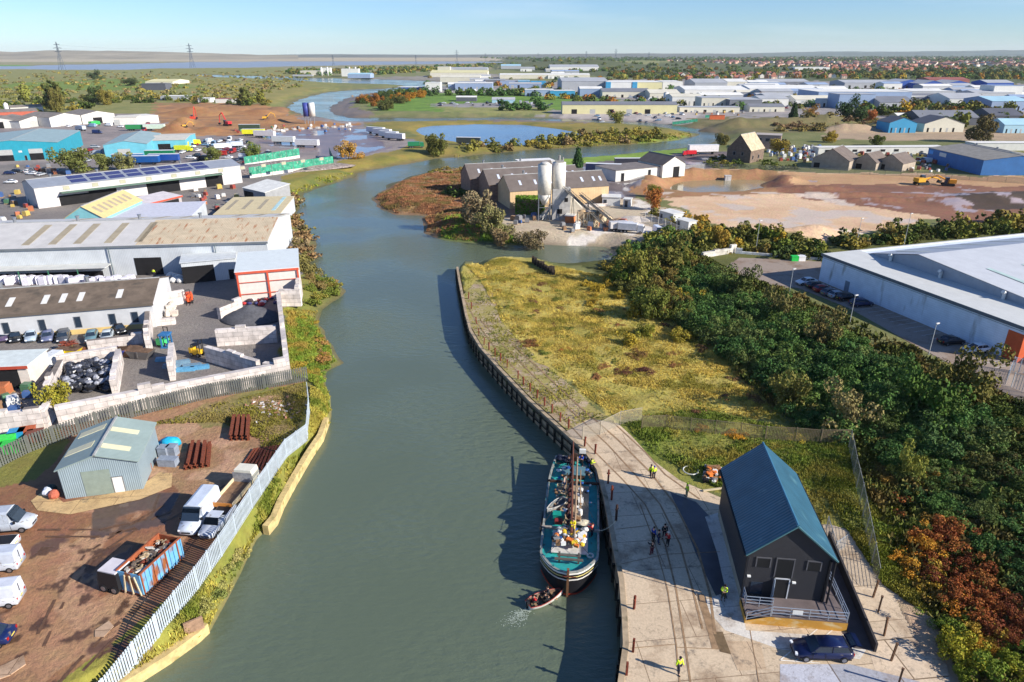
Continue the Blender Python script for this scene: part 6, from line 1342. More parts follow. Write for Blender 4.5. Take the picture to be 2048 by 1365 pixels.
B('low_store', 'long low pale yellow roofed store directly behind the big warehouse near the river', (428,430), (560,427), 4.0, (557,398), 'mono', .6, wall=rw, roofm=mat(S(206,190,150), .7, .08, 1, wave=('X',1.2), wstr=.25), lights=[(0,x,x+.06,.25,.8,brn) for x in (.1,.34,.58)]+[(0,.82,.88,.15,.95,mat(S(170,200,200), .5))])
B('tan_roof_shed', 'shed with a tan pitched roof and pale teal gable showing above the big warehouse roof', (130,437), (206,436), 6.0, (272,401), 'gy', 3.0, wall=mat(S(130,186,190), .7), roofm=mat(S(206,182,128), .7, .1, 1, wave=('Y',1.2), wstr=.2), lights=[(1,.1+i*.12,.16+i*.12,.3,.75,brn) for i in range(7)])
B('flat_roof_store', 'flat pale grey roofed store between the tan roofed shed and the green containers', (215,441), (380,434), 5.0, (380,405), 'flat', wall=rw, roofm=mat(S(198,198,206), .6, .1, 1))
B('steel_canopy', 'lean-to canopy with red steel frame in front of the solar roofed warehouse', (270,414), (362,392), 4.6, 7, 'mono', .8, wall=mat(S(168,160,158), .8), roofm=mat(S(200,192,192), .6), fascia=redm, openings=[('P',275,360,0,4.0,'opening',DARKIN)])
solar = mat(S(60,62,104), .25, .1, 2, spec=.6)
sl = []
for i in range(8):
    for j in range(2): sl.append((0,.165+i*.085,.235+i*.085,.12+j*.45,.47+j*.45,solar,'solar_panel'))
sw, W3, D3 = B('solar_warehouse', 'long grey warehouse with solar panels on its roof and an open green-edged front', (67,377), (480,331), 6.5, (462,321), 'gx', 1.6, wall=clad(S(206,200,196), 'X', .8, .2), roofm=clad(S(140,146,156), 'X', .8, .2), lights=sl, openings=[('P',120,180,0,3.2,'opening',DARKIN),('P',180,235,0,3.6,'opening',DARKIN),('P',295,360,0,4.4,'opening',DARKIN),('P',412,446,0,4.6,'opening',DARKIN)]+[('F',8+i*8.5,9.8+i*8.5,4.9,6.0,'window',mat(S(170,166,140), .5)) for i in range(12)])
MB().box(.1*W3,.88*W3,-3,-.06,4.3,4.45).build('canopy', mat(S(90,120,100), .6), sw)
B('tilted_roof_shelter', 'small open shelter with a tilted white roof at the riverside below the green netting', (486,376), (530,386), 5.0, 9, 'mono', 1.5, wall=mat(S(150,150,150), .8), roofm=mat(S(224,222,212), .6), openings=[('F',.3,6,0,4.2,'opening',DARKIN)])
teal = clad(S(44,150,170), 'X', 1.2, .2); tl = clad(S(106,180,196), 'X', 1.2, .2); groof = clad(S(150,170,170), 'Y', .9, .2)
shut = mat(S(176,176,172), .6, .1, 1, wave=('Z',2), wstr=.2)
B('teal_warehouse', 'bright teal warehouse with two big half-open shutters at the far left', (-75,292), (114,285), 7.5, (148,262), 'gy', 1.6, wall=teal, roofm=groof, openings=[('P',-30,28,0,2.6,'opening',DARKIN),('P',-30,28,2.6,5,'shutter',shut),('P',60,88,0,3,'opening',DARKIN),('P',60,88,3,5,'shutter',shut),('P',50,54,0,2.1,'door',DARKIN),('P',40,47,3.6,4.4,'sign_board',wq)])
B('teal_workshop', 'light teal workshop with a grey roller door left of the yellow lorries', (206,291), (293,288), 6.0, (296,268), 'gy', 1.6, wall=tl, roofm=groof, openings=[('P',237,262,0,4,'roller_door',shut)])
B('teal_annex', 'pale teal workshop with a dark open door joined right of the light teal workshop', (295,282), (370,280), 5.5, (366,268), 'gx', .8, wall=tl, roofm=clad(S(206,200,184), 'X', .9, .2), openings=[('P',317,342,0,3.8,'opening',DARKIN)])
wg = mat(S(206,202,194), .7, .08, .5); gr_ = mat(S(132,124,116), .85, .2, .3, wave=('Y',1.2), wstr=.15)
tb = [((98,236),(160,231),'white gabled shed with a grey shutter, left of the twin pair'), ((162,231),(228,227),'white gabled shed with a green lorry in its doorway, right of the twin pair'), ((-40,244),(36,242),'white gabled shed with a dark doorway at the far left edge'), ((38,243),(98,237),'white gabled shed with a grey doorway left of the twin pair')]
for i, (a, b, lb_) in enumerate(tb): B('white_shed', lb_, a, b, 6.0 if i < 2 else 4.5, 30, 'gy', 2.2, wall=wg, roofm=gr_, openings=[('P',(a[0]+b[0])/2-8,(a[0]+b[0])/2+10,0,4,'shutter' if i in (0,3) else 'opening',shut if i in (0,3) else DARKIN)])
B('white_office', 'low flat white building with a grey shutter joined right of the twin white sheds', (226,236), (272,235), 5, 16, 'mono', .3, wall=wg, roofm=mat(S(210,204,190), .7), openings=[('P',228,240,0,3.6,'shutter',shut)])
B('white_office', 'low white building with a grey lower band left of the quarry heaps', (272,234), (316,231), 5, 18, 'flat', wall=wg, roofm=mat(S(220,216,206), .7), openings=[('P',275,313,0,2.4,'shutter',shut)])
B('brick_workshop', 'brown roofed low workshop with a red part behind the white sheds at far left', (-20,226), (75,222), 4, 20, 'gx', 1.5, wall=mat(S(170,90,70), .8), roofm=gr_)
B('white_gable_house', 'small white gabled building behind the brown roofed workshop at far left', (20,216), (85,213), 4, 12, 'gx', 1.5, wall=wg, roofm=gr_)
o = MB().tube((0,0,0), (0,0,9), 1.6, n=12).tube((0,0,9), (0,0,10), 1.6, .4, n=12).build('silo', wg, None, True); o.location = on(17,232); tag(o, 'slim white silo standing beside the brown roofed workshop at far left', 'silo')
# green netting enclosure with scrap
gn = mat(S(56,146,116), .8, .4, .6, streak=(S(150,160,146), .42, 1.2, (1,1,1)))
for a, b, lb_ in (((500,357),(668,333),'long green debris netting on a white wall by the river bank'),((490,334),(600,316),'green debris netting along the back of the scrap heap'),((668,333),(660,314),'green debris netting closing the river end of the scrap yard')):
    A = on(*a); B_ = on(*b); t_ = thing('netting_fence', lb_, 'fence', A); d_ = B_-A; MB().strip([Vector((0,0,1.2)), d_+Vector((0,0,1.2))], [Vector((0,0,4.2)), d_+Vector((0,0,4.4))]).build('netting', gn, t_); MB().strip([Vector((0,0,-.2)), d_+Vector((0,0,-.2))], [Vector((0,0,1.25)), d_+Vector((0,0,1.25))]).build('base_wall', wg, t_)
    for i in range(9): q = d_*(i/8); MB().box(q.x-.08,q.x+.08,q.y-.08,q.y+.08,0,4.6).build('post', STEEL, t_)
heap('scrap_heap', 'long mixed grey and brown scrap heap inside the green netting', 560, 338, 30, 12, 3.4, mat(S(140,126,118), .8, .5, .8, bump=1, bscale=3, streak=(S(214,206,200), .4, 1.5, (1,1,1))), R(20), 9)
# lorries, trailers, vans of the upper yards
big_v = [(530,276,P_TRL,S(226,214,208),-12,'white box trailer with a red roof edge, leftmost of the three by the wet lot'),(568,288,P_TRL,S(226,224,214),-12,'white and yellow box trailer in the middle of the three by the wet lot'),(615,295,P_TRL,S(230,226,222),-12,'white box trailer with a red end, rightmost of the three by the wet lot'),
 (765,272,P_TRL,S(228,216,212),150,'white box lorry trailer, back one in the line on the wet lot'),(778,277,P_TRL,S(230,226,222),150,'white box lorry trailer, second in the line on the wet lot'),(790,281,P_TRL,S(222,214,212),150,'white box lorry trailer with red markings nearest in the line on the wet lot'),(752,268,P_TRL,S(206,206,214),150,'grey-white box trailer at the far left end of the line on the wet lot'),
 (937,290,P_TRL,S(60,66,66),-8,'dark green lorry trailer parked on the dyke road beside the pond'),(832,296,P_LOR,S(40,120,80),10,'green and red lorry parked behind the tree on the dyke'),
 (352,300,P_TRL,S(224,226,40),8,'lime yellow box trailer beside the pale teal workshop'),(386,292,P_LOR,S(220,224,40),60,'lime yellow lorry right of the pale teal workshop'),(368,304,P_LOR,S(214,220,44),0,'lime yellow lorry parked low behind the green container'),
 (290,330,P_TRL,S(30,84,150),6,'dark blue trailer lying behind the solar roofed warehouse, left one'),(330,326,P_TRL,S(30,74,150),6,'dark blue trailer with pale lettering behind the solar roofed warehouse'),(322,318,P_TRL,S(30,120,80),6,'dark green container above the blue trailers'),(258,326,P_TRL,S(60,110,160),10,'mid blue container beside the bushes behind the solar roofed warehouse'),
 (500,262,P_TRL,S(60,78,60),4,'dark olive green long container above the yellow lorries'),(508,272,P_TRL,S(226,220,40),4,'bright yellow box trailer with a purple stripe in the crowded yard'),(190,252,P_LOR,S(60,170,90),80,'green lorry standing in the doorway of the white gabled shed'),(162,262,P_LOR,S(180,190,200),150,'pale grey lorry in front of the white gabled sheds'),(45,252,P_LOR,S(226,226,222),100,'white lorry beside the yellow tank at far left'),(92,248,P_LOR,S(230,180,80),90,'orange-yellow tanker lorry in front of the white sheds'),(275,262,P_TRL,S(50,140,80),5,'green skip container on the track below the quarry heaps'),(310,262,P_TRL,S(200,220,200),5,'pale green and white container below the quarry heaps'),(447,300,P_LOR,S(235,235,235),20,'white box lorry in the crowded car yard'),(470,296,P_LOR,S(200,206,214),200,'silver box lorry in the crowded car yard')]
for x, y, pr_, c, an, lb_ in big_v: dup(pr_, on(x, y), R(an), lb_, None, c, 1.0, 'trailer' if pr_ is P_TRL else 'lorry')
cn = list(CARC); GROUPS = {}
def carlot(poly, n, where, seed, mind=3.2, vans=.25):
    g = random.Random(seed)
    for x, y in scatter(poly, n, seed, mind):
        c = g.choice(['white','white','silver','black','red','dark blue','grey','white','pale blue']); v = g.random() < vans; pr_ = P_VAN if v else g.choice((P_HATCH, P_SAL, P_EST)); k = 'van' if v else 'car'
        dup(pr_, (x, y, ground_z(x, y)), g.choice((0, 1.57, 3.14, -1.5))+g.uniform(-.2,.2), '%s %s among the vehicles %s' % (c, k, where), '%s %ss %s' % (c, k, where), CARC[c], 1.0, k)
carlot([(375,278),(500,282),(560,318),(500,330),(380,322),(350,310)], 60, 'in the crowded yard above the solar roofed warehouse', 11)
carlot([(0,352),(60,340),(90,352),(60,368),(0,372)], 6, 'below the bright teal warehouse', 12, 5, 0)
carlot([(150,300),(205,292),(200,330),(150,325)], 8, 'between the two teal buildings', 13, 4)
carlot([(110,255),(300,248),(300,266),(110,272)], 10, 'on the track in front of the white sheds', 14, 6)
def clutter(poly, n, where, seed, mind=2.0, cols_=None):
    g = random.Random(seed); cl = {'white':S(222,220,214),'blue':S(70,100,150),'red':S(150,70,60),'brown':S(140,110,84),'grey':S(130,130,132),'green':S(80,120,90),'yellow':S(196,170,90),'orange':S(180,110,74)}
    for x, y in scatter(poly, n, seed, mind):
        c = g.choice(cols_ or list(cl)); dup(P_PAL, (x, y, ground_z(x, y)), g.random()*3, '%s stack of goods %s' % (c, where), '%s stacks %s' % (c, where), cl[c], g.uniform(.8,1.6), 'goods')
clutter([(0,392),(70,385),(90,430),(0,450)], 16, 'in the yard left of the tan roofed shed', 21)
clutter([(380,380),(470,375),(480,400),(420,430),(390,430)], 18, 'in the yard behind the low yellow roofed store', 22)
clutter([(440,262),(560,250),(620,262),(500,275)], 20, 'on the wall below the quarry heaps', 23)
clutter([(0,335),(110,335),(140,350),(90,352)], 14, 'in front of the bright teal warehouse', 24)
clutter([(-20,775),(60,765),(70,800),(30,830),(-20,830)], 10, 'in the lower left of the recycling yard', 25)
clutter([(540,262),(640,250),(720,250),(700,262),(620,270)], 16, 'along the wharf by the blue and white silo', 26, 2.5, ['white','grey','blue'])
# blue and white silo by the wharf and red machines
st2 = thing('silo_tower', 'blue and white cylindrical silo on legs standing on the far wharf', 'silo', on(620,248)); MB().tube((-1.9,0,5), (-1.9,0,14), 2.0, n=14).build('tank', mat(S(60,70,140), .5), st2, True); MB().tube((2.3,0,5), (2.3,0,14), 2.1, n=14).build('tank', wq, st2, True)
for x in (-3,-.8,1,3.6): MB().tube((x,-1,0), (x,-1,5.2), .25, n=5).build('leg', STEEL, st2)
def digger(x, y, rz, c, label, s=1.0, up=1.0):
    t_ = thing('excavator', label, 'excavator', on(x, y), rz, None, s); cm2 = mat(c, .5, .1, 2)
    for b_ in (-1.1,1.1): MB().rings([[(-2,b_-.25,.45),(-1.7,b_-.25,.05),(1.7,b_-.25,.05),(2,b_-.25,.45),(1.7,b_-.25,.9),(-1.7,b_-.25,.9)], [(-2,b_+.25,.45),(-1.7,b_+.25,.05),(1.7,b_+.25,.05),(2,b_+.25,.45),(1.7,b_+.25,.9),(-1.7,b_+.25,.9)]]).build('track', BLACKP, t_)
    MB().box(-2.2,.4,-1.2,1.2,1.0,2.2).build('body', cm2, t_); MB().box(.0,1.3,.2,1.2,1.0,2.9).build('cab', GLASS, t_)
    MB().tube((.6,-.3,1.8), (3.4,-.3,4.6*up), .28, .22, 6).tube((3.4,-.3,4.6*up), (5.6,-.3,3.6*up), .24, .18, 6).build('boom', cm2, t_); MB().tube((5.6,-.3,3.7*up), (6.3,-.3,1.2), .2, .15, 6).build('stick', cm2, t_)
    MB().rings([[(6.0,-.8,1.3),(6.8,-.8,1.2),(6.4,-.8,.3),(5.6,-.8,.5)], [(6.0,.3,1.3),(6.8,.3,1.2),(6.4,.3,.3),(5.6,.3,.5)]]).build('bucket', BLACKP, t_); return t_
digger(388,246,R(100),S(200,70,50),'orange-red excavator with raised arm on the quarry heaps, left one',1.3,1.5); digger(455,252,R(150),S(206,40,50),'bright red material handler right of the quarry heaps',1.3,1.4); digger(532,240,R(20),S(214,160,50),'yellow digger at the edge of the earth heaps near the river',1.1); digger(372,262,R(30),S(214,160,60),'small yellow digger low on the sand heaps',.8)
for i in range(11):
    o = MB().box(-1.4,1.4,-.4,.4,0,1.1).box(-.2,.2,-.6,.6,0,1.15).build('wharf_block', wg); o.location = on(540+i*16, 263-i*.9); tag(o, 'pale concrete block in the row edging the far wharf of the wet lot', 'block', 'concrete blocks edging the far wharf')
# ================================================================ right bank
# long pale warehouse with a low lean-to front and a gabled main roof behind it
A = Vector((67.2,143,0)); Bv = Vector((81.0,100.4,0)); dr_ = (Bv-A).normalized()
wl = mat(S(222,230,240), .6, .08, .5, wave=('Z', .8), wstr=.12, streak=(S(170,172,172), .35, .5, (1,1,.25)))
wt_ = thing('long_warehouse', 'long pale blue-grey warehouse with a stepped white roof beside the staff car park', 'building', A, math.atan2(dr_.y, dr_.x)); LW = (Bv-A).length+.5; DW = 62; SD = 9.5
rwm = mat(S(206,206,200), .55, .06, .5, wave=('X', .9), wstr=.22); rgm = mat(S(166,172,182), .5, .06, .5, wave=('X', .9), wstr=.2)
MB().rings([[(0,0,0),(0,DW,0),(0,DW,5.9),(0,0,5.9)], [(LW,0,0),(LW,DW,0),(LW,DW,5.9),(LW,0,5.9)]]).build('wall', wl, wt_)
MB().box(-.2,LW+.2,-.2,SD,5.9,6.05).box(-.2,.5,SD,DW,5.9,6.05).build('lean_to_roof', rwm, wt_)
MB().box(-.3,LW+.3,-.32,-.2,5.55,6.12).build('gutter', mat(S(96,104,112), .5), wt_)
G0, G1, GR = 3.0, LW+9, 2.9; mid = 15.0
MB().rings([[(G0,SD,6.05),(mid,SD,6.05+GR),(G1,SD,6.05)], [(G0,DW,6.05),(mid,DW,6.05+GR),(G1,DW,6.05)]]).build('gable_wall', mat(S(150,156,164), .6, .08, 1), wt_)
m1 = MB().strip([Vector((G0-.2,SD-.15,6.1)), Vector((G0-.2,DW,6.1))], [Vector((mid,SD-.15,6.2+GR)), Vector((mid,DW,6.2+GR))]); 
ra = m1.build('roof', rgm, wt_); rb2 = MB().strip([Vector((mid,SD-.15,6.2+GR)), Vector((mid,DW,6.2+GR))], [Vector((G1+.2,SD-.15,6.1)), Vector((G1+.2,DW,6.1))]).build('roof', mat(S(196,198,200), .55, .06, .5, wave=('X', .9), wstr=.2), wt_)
cl = mat(S(206,214,206), .4)
def slopept(u, y, a, b): return Vector((a+(b-a)*u, y, 6.13+(GR+.07)*(u if a < b and a == G0 else 1-u)))
for i in range(6):
    y0 = SD+5+i*9
    q = [Vector((G0+(mid-G0)*u, y, 6.24+GR*u)) for u, y in ((.15,y0),(.8,y0),(.8,y0+1.1),(.15,y0+1.1))]; MB().poly(*q).build('skylight', cl, ra)
for i in range(3):
    for j in range(2):
        y0 = SD+6+i*9; q = [Vector((mid+(G1-mid)*u, y, 6.26+GR*(1-u))) for u, y in ((.25+j*.3,y0),(.5+j*.3,y0),(.5+j*.3,y0+1.1),(.25+j*.3,y0+1.1))]; MB().poly(*q).build('skylight', mat(S(180,200,190), .4), rb2)
for x in (9, 21, 34): MB().tube((x,SD-.4,6.0), (x,SD-.4,7.2), .3, n=8).tube((x,SD-.4,7.2), (x,SD-.9,7.5), .35, n=8).build('roof_vent', wq, wt_)
for x in (7.5,): MB().box(x,x+1.2,-.06,0,0,2.3).build('door', mat(S(130,140,150), .5), wt_)
MB().box(LW-2.6,LW+.06,-.06,-.003,0,4.8).box(LW,LW+.06,-.06,6,0,5.8).build('end_panel', mat(S(190,84,44), .6), wt_)
MB().box(0,LW,-.05,-.002,5.2,5.26).build('trim', mat(S(120,128,140), .5), wt_)
# car park: tarmac sheet, bay lines, cars nose-in along the wall
park = floorslab(S(150,134,120), S(110,98,88), 30, 30, .004, False)
sheet('car_park', [(1450,540),(1478,516),(1642,524),(1640,568),(2036,727),(2300,840),(2300,930),(2040,802),(1900,728),(1830,692),(1700,618),(1600,578),(1500,562)], .05, park)
for i in range(26):
    p = A+dr_*(2+i*1.75); n = Vector((-dr_.y, dr_.x, 0)); n = -n if n.x > 0 else n; q = p+n*5
    MB_ = MB(); t_ = dr_*.05; MB_.poly(*[tuple(v+Vector((0,0,.056))) for v in (p+n*.6-t_, q-t_, q+t_, p+n*.6+t_)]); struct(MB_.build('bay_line', mat(S(190,190,185), .8)))
cw = [(6.0,'white','white saloon car, first in the row against the long warehouse',P_SAL),(8.8,'black','black hatchback second in the row against the long warehouse',P_HATCH),(11.6,'red','red hatchback third in the row against the long warehouse',P_HATCH),(14.2,'grey','grey hatchback fourth in the row against the long warehouse',P_HATCH),(16.8,'silver','silver hatchback fifth in the row against the long warehouse',P_HATCH),(19.0,'black','black estate car sixth in the row against the long warehouse',P_EST),(24.0,'dark blue','dark blue car standing apart from the row against the long warehouse',P_EST),(37.2,'black','black saloon car by itself further down the long warehouse wall',P_SAL),(40.2,'white','white hatchback nearest the camera beside the long warehouse wall',P_HATCH)]
CP = [(1612,569),(1632,577),(1646,584),(1661,591),(1676,596),(1693,600),(1722,612),(1901,688),(1950,705)]
for (s, c, lb_, pr_), q_ in zip(cw, CP):
    p = G(*q_); dup(pr_, (p.x, p.y, .06), math.atan2(.2,.95)+math.pi*(c == 'white')+R(rnd.uniform(-3,3)), lb_, None, CARC[c], 1.0, 'car')
def lamp(x, y, h, label, col=S(170,172,172), cool=True):
    t_ = thing('street_lamp', label, 'lamp post', on(x, y), R(30)); MB().tube((0,0,0), (0,0,h), .08, .05, 6).build('pole', mat(col, .5), t_); MB().cbox((.35,0,h), (.8,.25,.14)).build('lamp_head', wq, t_)
lamp(1578,590,5.5,'tall lamp post at the car park edge behind the thicket, furthest one'); lamp(1699,648,5.5,'lamp post at the car park edge beside the dark blue car'); lamp(1857,710,5.5,'lamp post at the car park edge near the lone black saloon'); lamp(1511,505,8,'grey lamp post by the low white wall beyond the car park'); lamp(1711,500,8,'lamp post rising over the hedge behind the warehouse roof, left one'); lamp(1806,498,9,'lamp post rising over the hedge behind the warehouse roof, right one')
fence([(2010,770),(2022,742),(2100,760)], 2.4, 'galvanised mesh fence at the near corner of the long warehouse', 'mesh', col=S(190,196,200), post=2.2); fence([(2022,775),(2110,812)], 2.4, 'lower galvanised mesh fence enclosing the dark yard at the right edge', 'mesh', col=S(190,196,200), post=2.2)
o = blockwall((1404,516),(1470,505),1.3,'low pale concrete wall at the left end of the service yard', col=S(196,190,178)); o = blockwall((1470,507),(1642,521),.6,'low white crash barrier wall along the back of the service yard', t=.3, col=S(214,214,210))
for x, y, c, lb_ in ((1588,522,S(40,190,80),'bright green wheeled bin by the crash barrier'),(1602,522,S(230,230,228),'white bag beside the green bin at the crash barrier')): o = MB().box(-.8,.8,-.6,.6,0,1.1).box(-.85,.85,-.65,.65,1.1,1.25).build('wheeled_bin', mat(c, .5)); o.location = on(x, y); tag(o, lb_, 'bin')
# ---- concrete batching plant
conc_w = mat(S(214,208,196), .6, .15, 1, streak=(S(170,160,148), .4, 1, (1,1,.3)))
pl = thing('batching_plant', 'tall white twin silos and tower of the concrete batching plant beside the creek', 'plant', on(1110,440)); 
MB().tube((-3.3,0,7.6), (-3.3,0,16.2), 2.0, n=18).tube((-3.3,0,4.6), (-3.3,0,7.6), .6, 2.0, 18).build('silo', conc_w, pl, True); MB().tube((.9,1.2,7.6), (.9,1.2,16.6), 2.0, n=18).tube((.9,1.2,5), (.9,1.2,7.6), .7, 2.0, 18).build('silo', conc_w, pl, True)
MB().tube((-3.3,0,16.2), (-3.3,0,16.9), 1.9, .9, 12).build('silo_cap', mat(S(190,186,178), .7), pl, True); MB().box(-.2,2.2,.2,2.4,16.6,17.2).tube((.9,1.2,17.2), (.9,1.2,18.6), .35).tube((2,1.6,16.6), (2,1.6,18), .25).build('filter_unit', mat(S(150,146,140), .7, .2, 2), pl)
fr = MB()
for x in (-5,-1.6):
    for y in (-1.7,1.7): fr.tube((x,y,0), (x,y,8), .16, n=4)
for x in (-5,-1.6): fr.tube((x,-1.7,.5), (x,1.7,4), .08, n=4).tube((x,1.7,4), (x,-1.7,7.5), .08, n=4)
for y in (-1.7,1.7): fr.tube((-5,y,.5), (-1.6,y,4), .08, n=4).tube((-1.6,y,4), (-5,y,7.5), .08, n=4).tube((-5,y,4), (-1.6,y,4), .1, n=4)
fr.build('steel_frame', STEEL, pl); MB().box(-.9,4.4,-.9,3.2,0,9.2).build('mixing_tower', mat(S(176,172,166), .8, .2, 1, streak=(S(140,134,126), .4, 1, (1,1,.3))), pl)
MB().box(.5,2,-.96,-.9,2,3.4).build('window', DARKIN, pl); MB().box(2.6,3.6,-.96,-.9,5.5,6.7).build('window', DARKIN, pl); MB().rings([[(4.4,-.5,0),(8,-.5,0),(8,-.5,3.5),(4.4,-.5,7.2)], [(4.4,3,0),(8,3,0),(8,3,3.5),(4.4,3,7.2)]]).build('hopper_house', mat(S(206,196,176), .8, .15, 1), pl)
def conveyor(pa, za, pb, zb, label, col=S(120,116,108)):
    A_ = on(*pa); B_ = on(*pb); A_.z = za; B_.z = zb; t_ = thing('conveyor', label, 'conveyor', (A_.x, A_.y, 0)); a = Vector((0,0,za)); b = Vector((B_.x-A_.x, B_.y-A_.y, zb)); d_ = (b-a).normalized(); n = d_.cross(Vector((0,0,1))).normalized()*.55
    m = MB(); up = Vector((0,0,.5)); m.strip([a-n, b-n], [a+n, b+n]); m.build('belt', mat(S(66,62,60), .9), t_); m = MB(); k = 14
    for s in (-1,1):
        m.tube(a+n*s, b+n*s, .1, n=4).tube(a+n*s+up*1.4, b+n*s+up*1.4, .07, n=4)
        for i in range(k): p = a.lerp(b, i/k); q = a.lerp(b, (i+1)/k); m.tube(p+n*s, q+n*s+up*1.4, .05, n=4)
    m.build('truss', mat(col, .7, .2, 2), t_)
    for f in (.35, .8): p = a.lerp(b, f); MB().tube((p.x-.6,p.y,0), (p.x,p.y,p.z), .12, n=4).tube((p.x+.6,p.y,0), (p.x,p.y,p.z), .12, n=4).build('trestle', mat(col, .7), t_)
conveyor((1215,462), .8, (1128,440), 9.3, 'inner grey lattice conveyor rising to the mixing tower of the batching plant'); conveyor((1245,464), .6, (1158,446), 8.2, 'outer grey lattice conveyor rising over the aggregate bins'); conveyor((1082,442), .4, (1118,436), 6.2, 'short pale screw conveyor left of the mixing tower', S(200,198,190))
for i in range(4):
    o = thing('aggregate_bin', ['leftmost','second','third','rightmost'][i]+' timber braced aggregate bin between the two conveyors', 'bin', on(1164+i*11, 452)); MB().rings([[(-.6,-.6,1.6),(.6,-.6,1.6),(.6,.6,1.6),(-.6,.6,1.6)], [(-1.4,-1.4,4.2),(1.4,-1.4,4.2),(1.4,1.4,4.2),(-1.4,1.4,4.2)]]).build('hopper', mat(S(196,170,136), .8, .2, 1), o); f = MB()
    for s in (-1,1):
        for t in (-1,1): f.tube((s*1.3,t*1.3,0), (s*1.3,t*1.3,3.8), .13, n=4).tube((s*1.3,t*1.3,.2), (-s*1.3,t*1.3,2.6), .09, n=4)
    f.build('frame', mat(S(214,200,170), .8), o)
    MB().ball((0,0,4.1), 1.2, 1, 1, .5, n=10, m=5).build('aggregate', mat((S(190,160,120),S(160,150,140),S(206,190,160),S(176,140,100))[i], .95, .3, 3), o)
heap('sand_heap', 'pale sand heap behind the aggregate bins of the batching plant', 1190, 440, 6, 4, 2.5, mat(S(214,190,150), .95, .1, 2), 0, 12); heap('aggregate_heap', 'brown aggregate heap under the outer conveyor', 1238, 448, 5, 3, 1.8, mat(S(170,140,112), .95, .2, 2), 0, 13); heap('gravel_heap', 'low grey gravel heap at the right of the plant yard', 1268, 440, 6, 4, 1.2, mat(S(190,180,168), .95, .2, 2), 0, 14)
lsh = [(on(1262,466),P_LOR,'white concrete mixer lorry with a red cab stripe beside the outer conveyor',S(222,218,214),-20),(on(1316,468),P_VAN,'white box van on the access road below the plant yard',S(214,220,230),-80),(on(1243,462),P_LOR,'white lorry behind the outer conveyor foot',S(205,200,196),10)]
for p, pr_, lb_, c, an in lsh: dup(pr_, p, R(an), lb_, None, c, .85, 'lorry' if pr_ is P_LOR else 'van')
cab_ = [((1204,412),(1240,413),2.8,5,'white site cabin on the right of the tan brick wall',wq),((1246,414),(1260,415),2.4,3,'small white site cabin right of the larger one',wq),((1318,440),(1345,448),2.8,4,'grey flat roofed hut by the access road to the plant',mat(S(190,192,190), .6)),((1352,455),(1376,462),2.4,3,'small white hut lower on the access road to the plant',wq),((1130,446),(1147,447),2,3,'orange plant cabin under the mixing tower',mat(S(200,120,70), .7))]
for p0, p1, h, d_, lb_, m in cab_: B('site_cabin', lb_, p0, p1, h, d_, 'flat', at='base', wall=m, roofm=mat(S(216,214,206), .6), openings=[('F',.5,1.4,0,2.0,'door',GLASS)] if h > 2.2 else [])
clutter([(1120,452),(1250,450),(1280,462),(1130,464)], 16, 'round the batching plant', 31, 2.2, ['white','grey','brown','orange'])
clutter([(1020,440),(1070,432),(1078,445),(1030,450)], 8, 'left of the batching plant', 32, 2, ['grey','blue','brown'])
fence([(1290,440),(1330,455),(1376,476)], 2.2, 'pale steel fence along the plant access road', 'mesh', col=S(206,206,200), post=3)
o = blockwall((1215,413),(1100,418),1.0,'low pale kerb wall at the back of the plant yard', t=.3)
# multi-gabled brick warehouse
bk = brickmat(S(150,116,96), S(120,100,86), .9, .3); bk2 = mat(S(206,176,134), .9, .1, .5, wave=('X',.35), wstr=.12); slate = mat(S(108,98,92), .85, .15, .4, wave=('X',.8), wstr=.12)
sky1 = mat(S(200,206,220), .4)
fr0 = G(1020,384,5.5); fr1 = G(1218,372,5.5); dxy = (fr1-fr0); dxy.z = 0; un = dxy.normalized(); nn_ = Vector((-un.y, un.x, 0))
for i in range(3):
    a = fr0+nn_*(i*13.5); b = fr1+nn_*(i*13.5)-un*(i*4)
    a = a-un*(i*3.0)
    B('brick_warehouse', ['nearest gabled bay of the dark roofed brick warehouse beside the plant','middle gabled bay of the dark roofed brick warehouse','rearmost gabled bay of the dark roofed brick warehouse'][i], (a.x,a.y), (b.x,b.y), 5.5, 13.4, 'gx', 4.0, world=True, wall=bk2 if i == 0 else bk, roofm=slate, lights=[(0,u,u+.022,.35,.62,sky1) for u in (.12,.27,.42,.74,.86,.93)]+[(1,u,u+.02,.35,.6,sky1) for u in (.2,.45)], over=.15)
bx = thing('ivy_block', 'square block of clipped green ivy growing over a shed beside the brick warehouse', 'ivy', on(1060,430)); bx2 = MB().box(-4,4,0,6,0,4.2).build('wall', bk, bx); V_, F_ = crown_mesh(5200, .032, 91, 'round'); 
g = np.random.default_rng(3); n = 5200; pts = g.uniform(-1,1,(n,3)); ax = g.integers(0,3,n); sgn = g.choice([-1,1], n); pts[np.arange(n),ax] = sgn*g.uniform(.93,1.03,n); pts[:,2] = pts[:,2]*.5+.5; pts = pts*np.array([4.3,3.3,4.8])+np.array([0,3,0]); ce = V_.reshape(-1,4,3).mean(1, keepdims=True); V2 = ((V_.reshape(-1,4,3)-ce)*7+pts[:,None,:]).reshape(-1,3)
o = bpy.data.objects.new('foliage', npmesh('foliage', V2, F_, FOL)); COL.objects.link(o); o.parent = bx; o.color = (*S(104,136,44), 1)
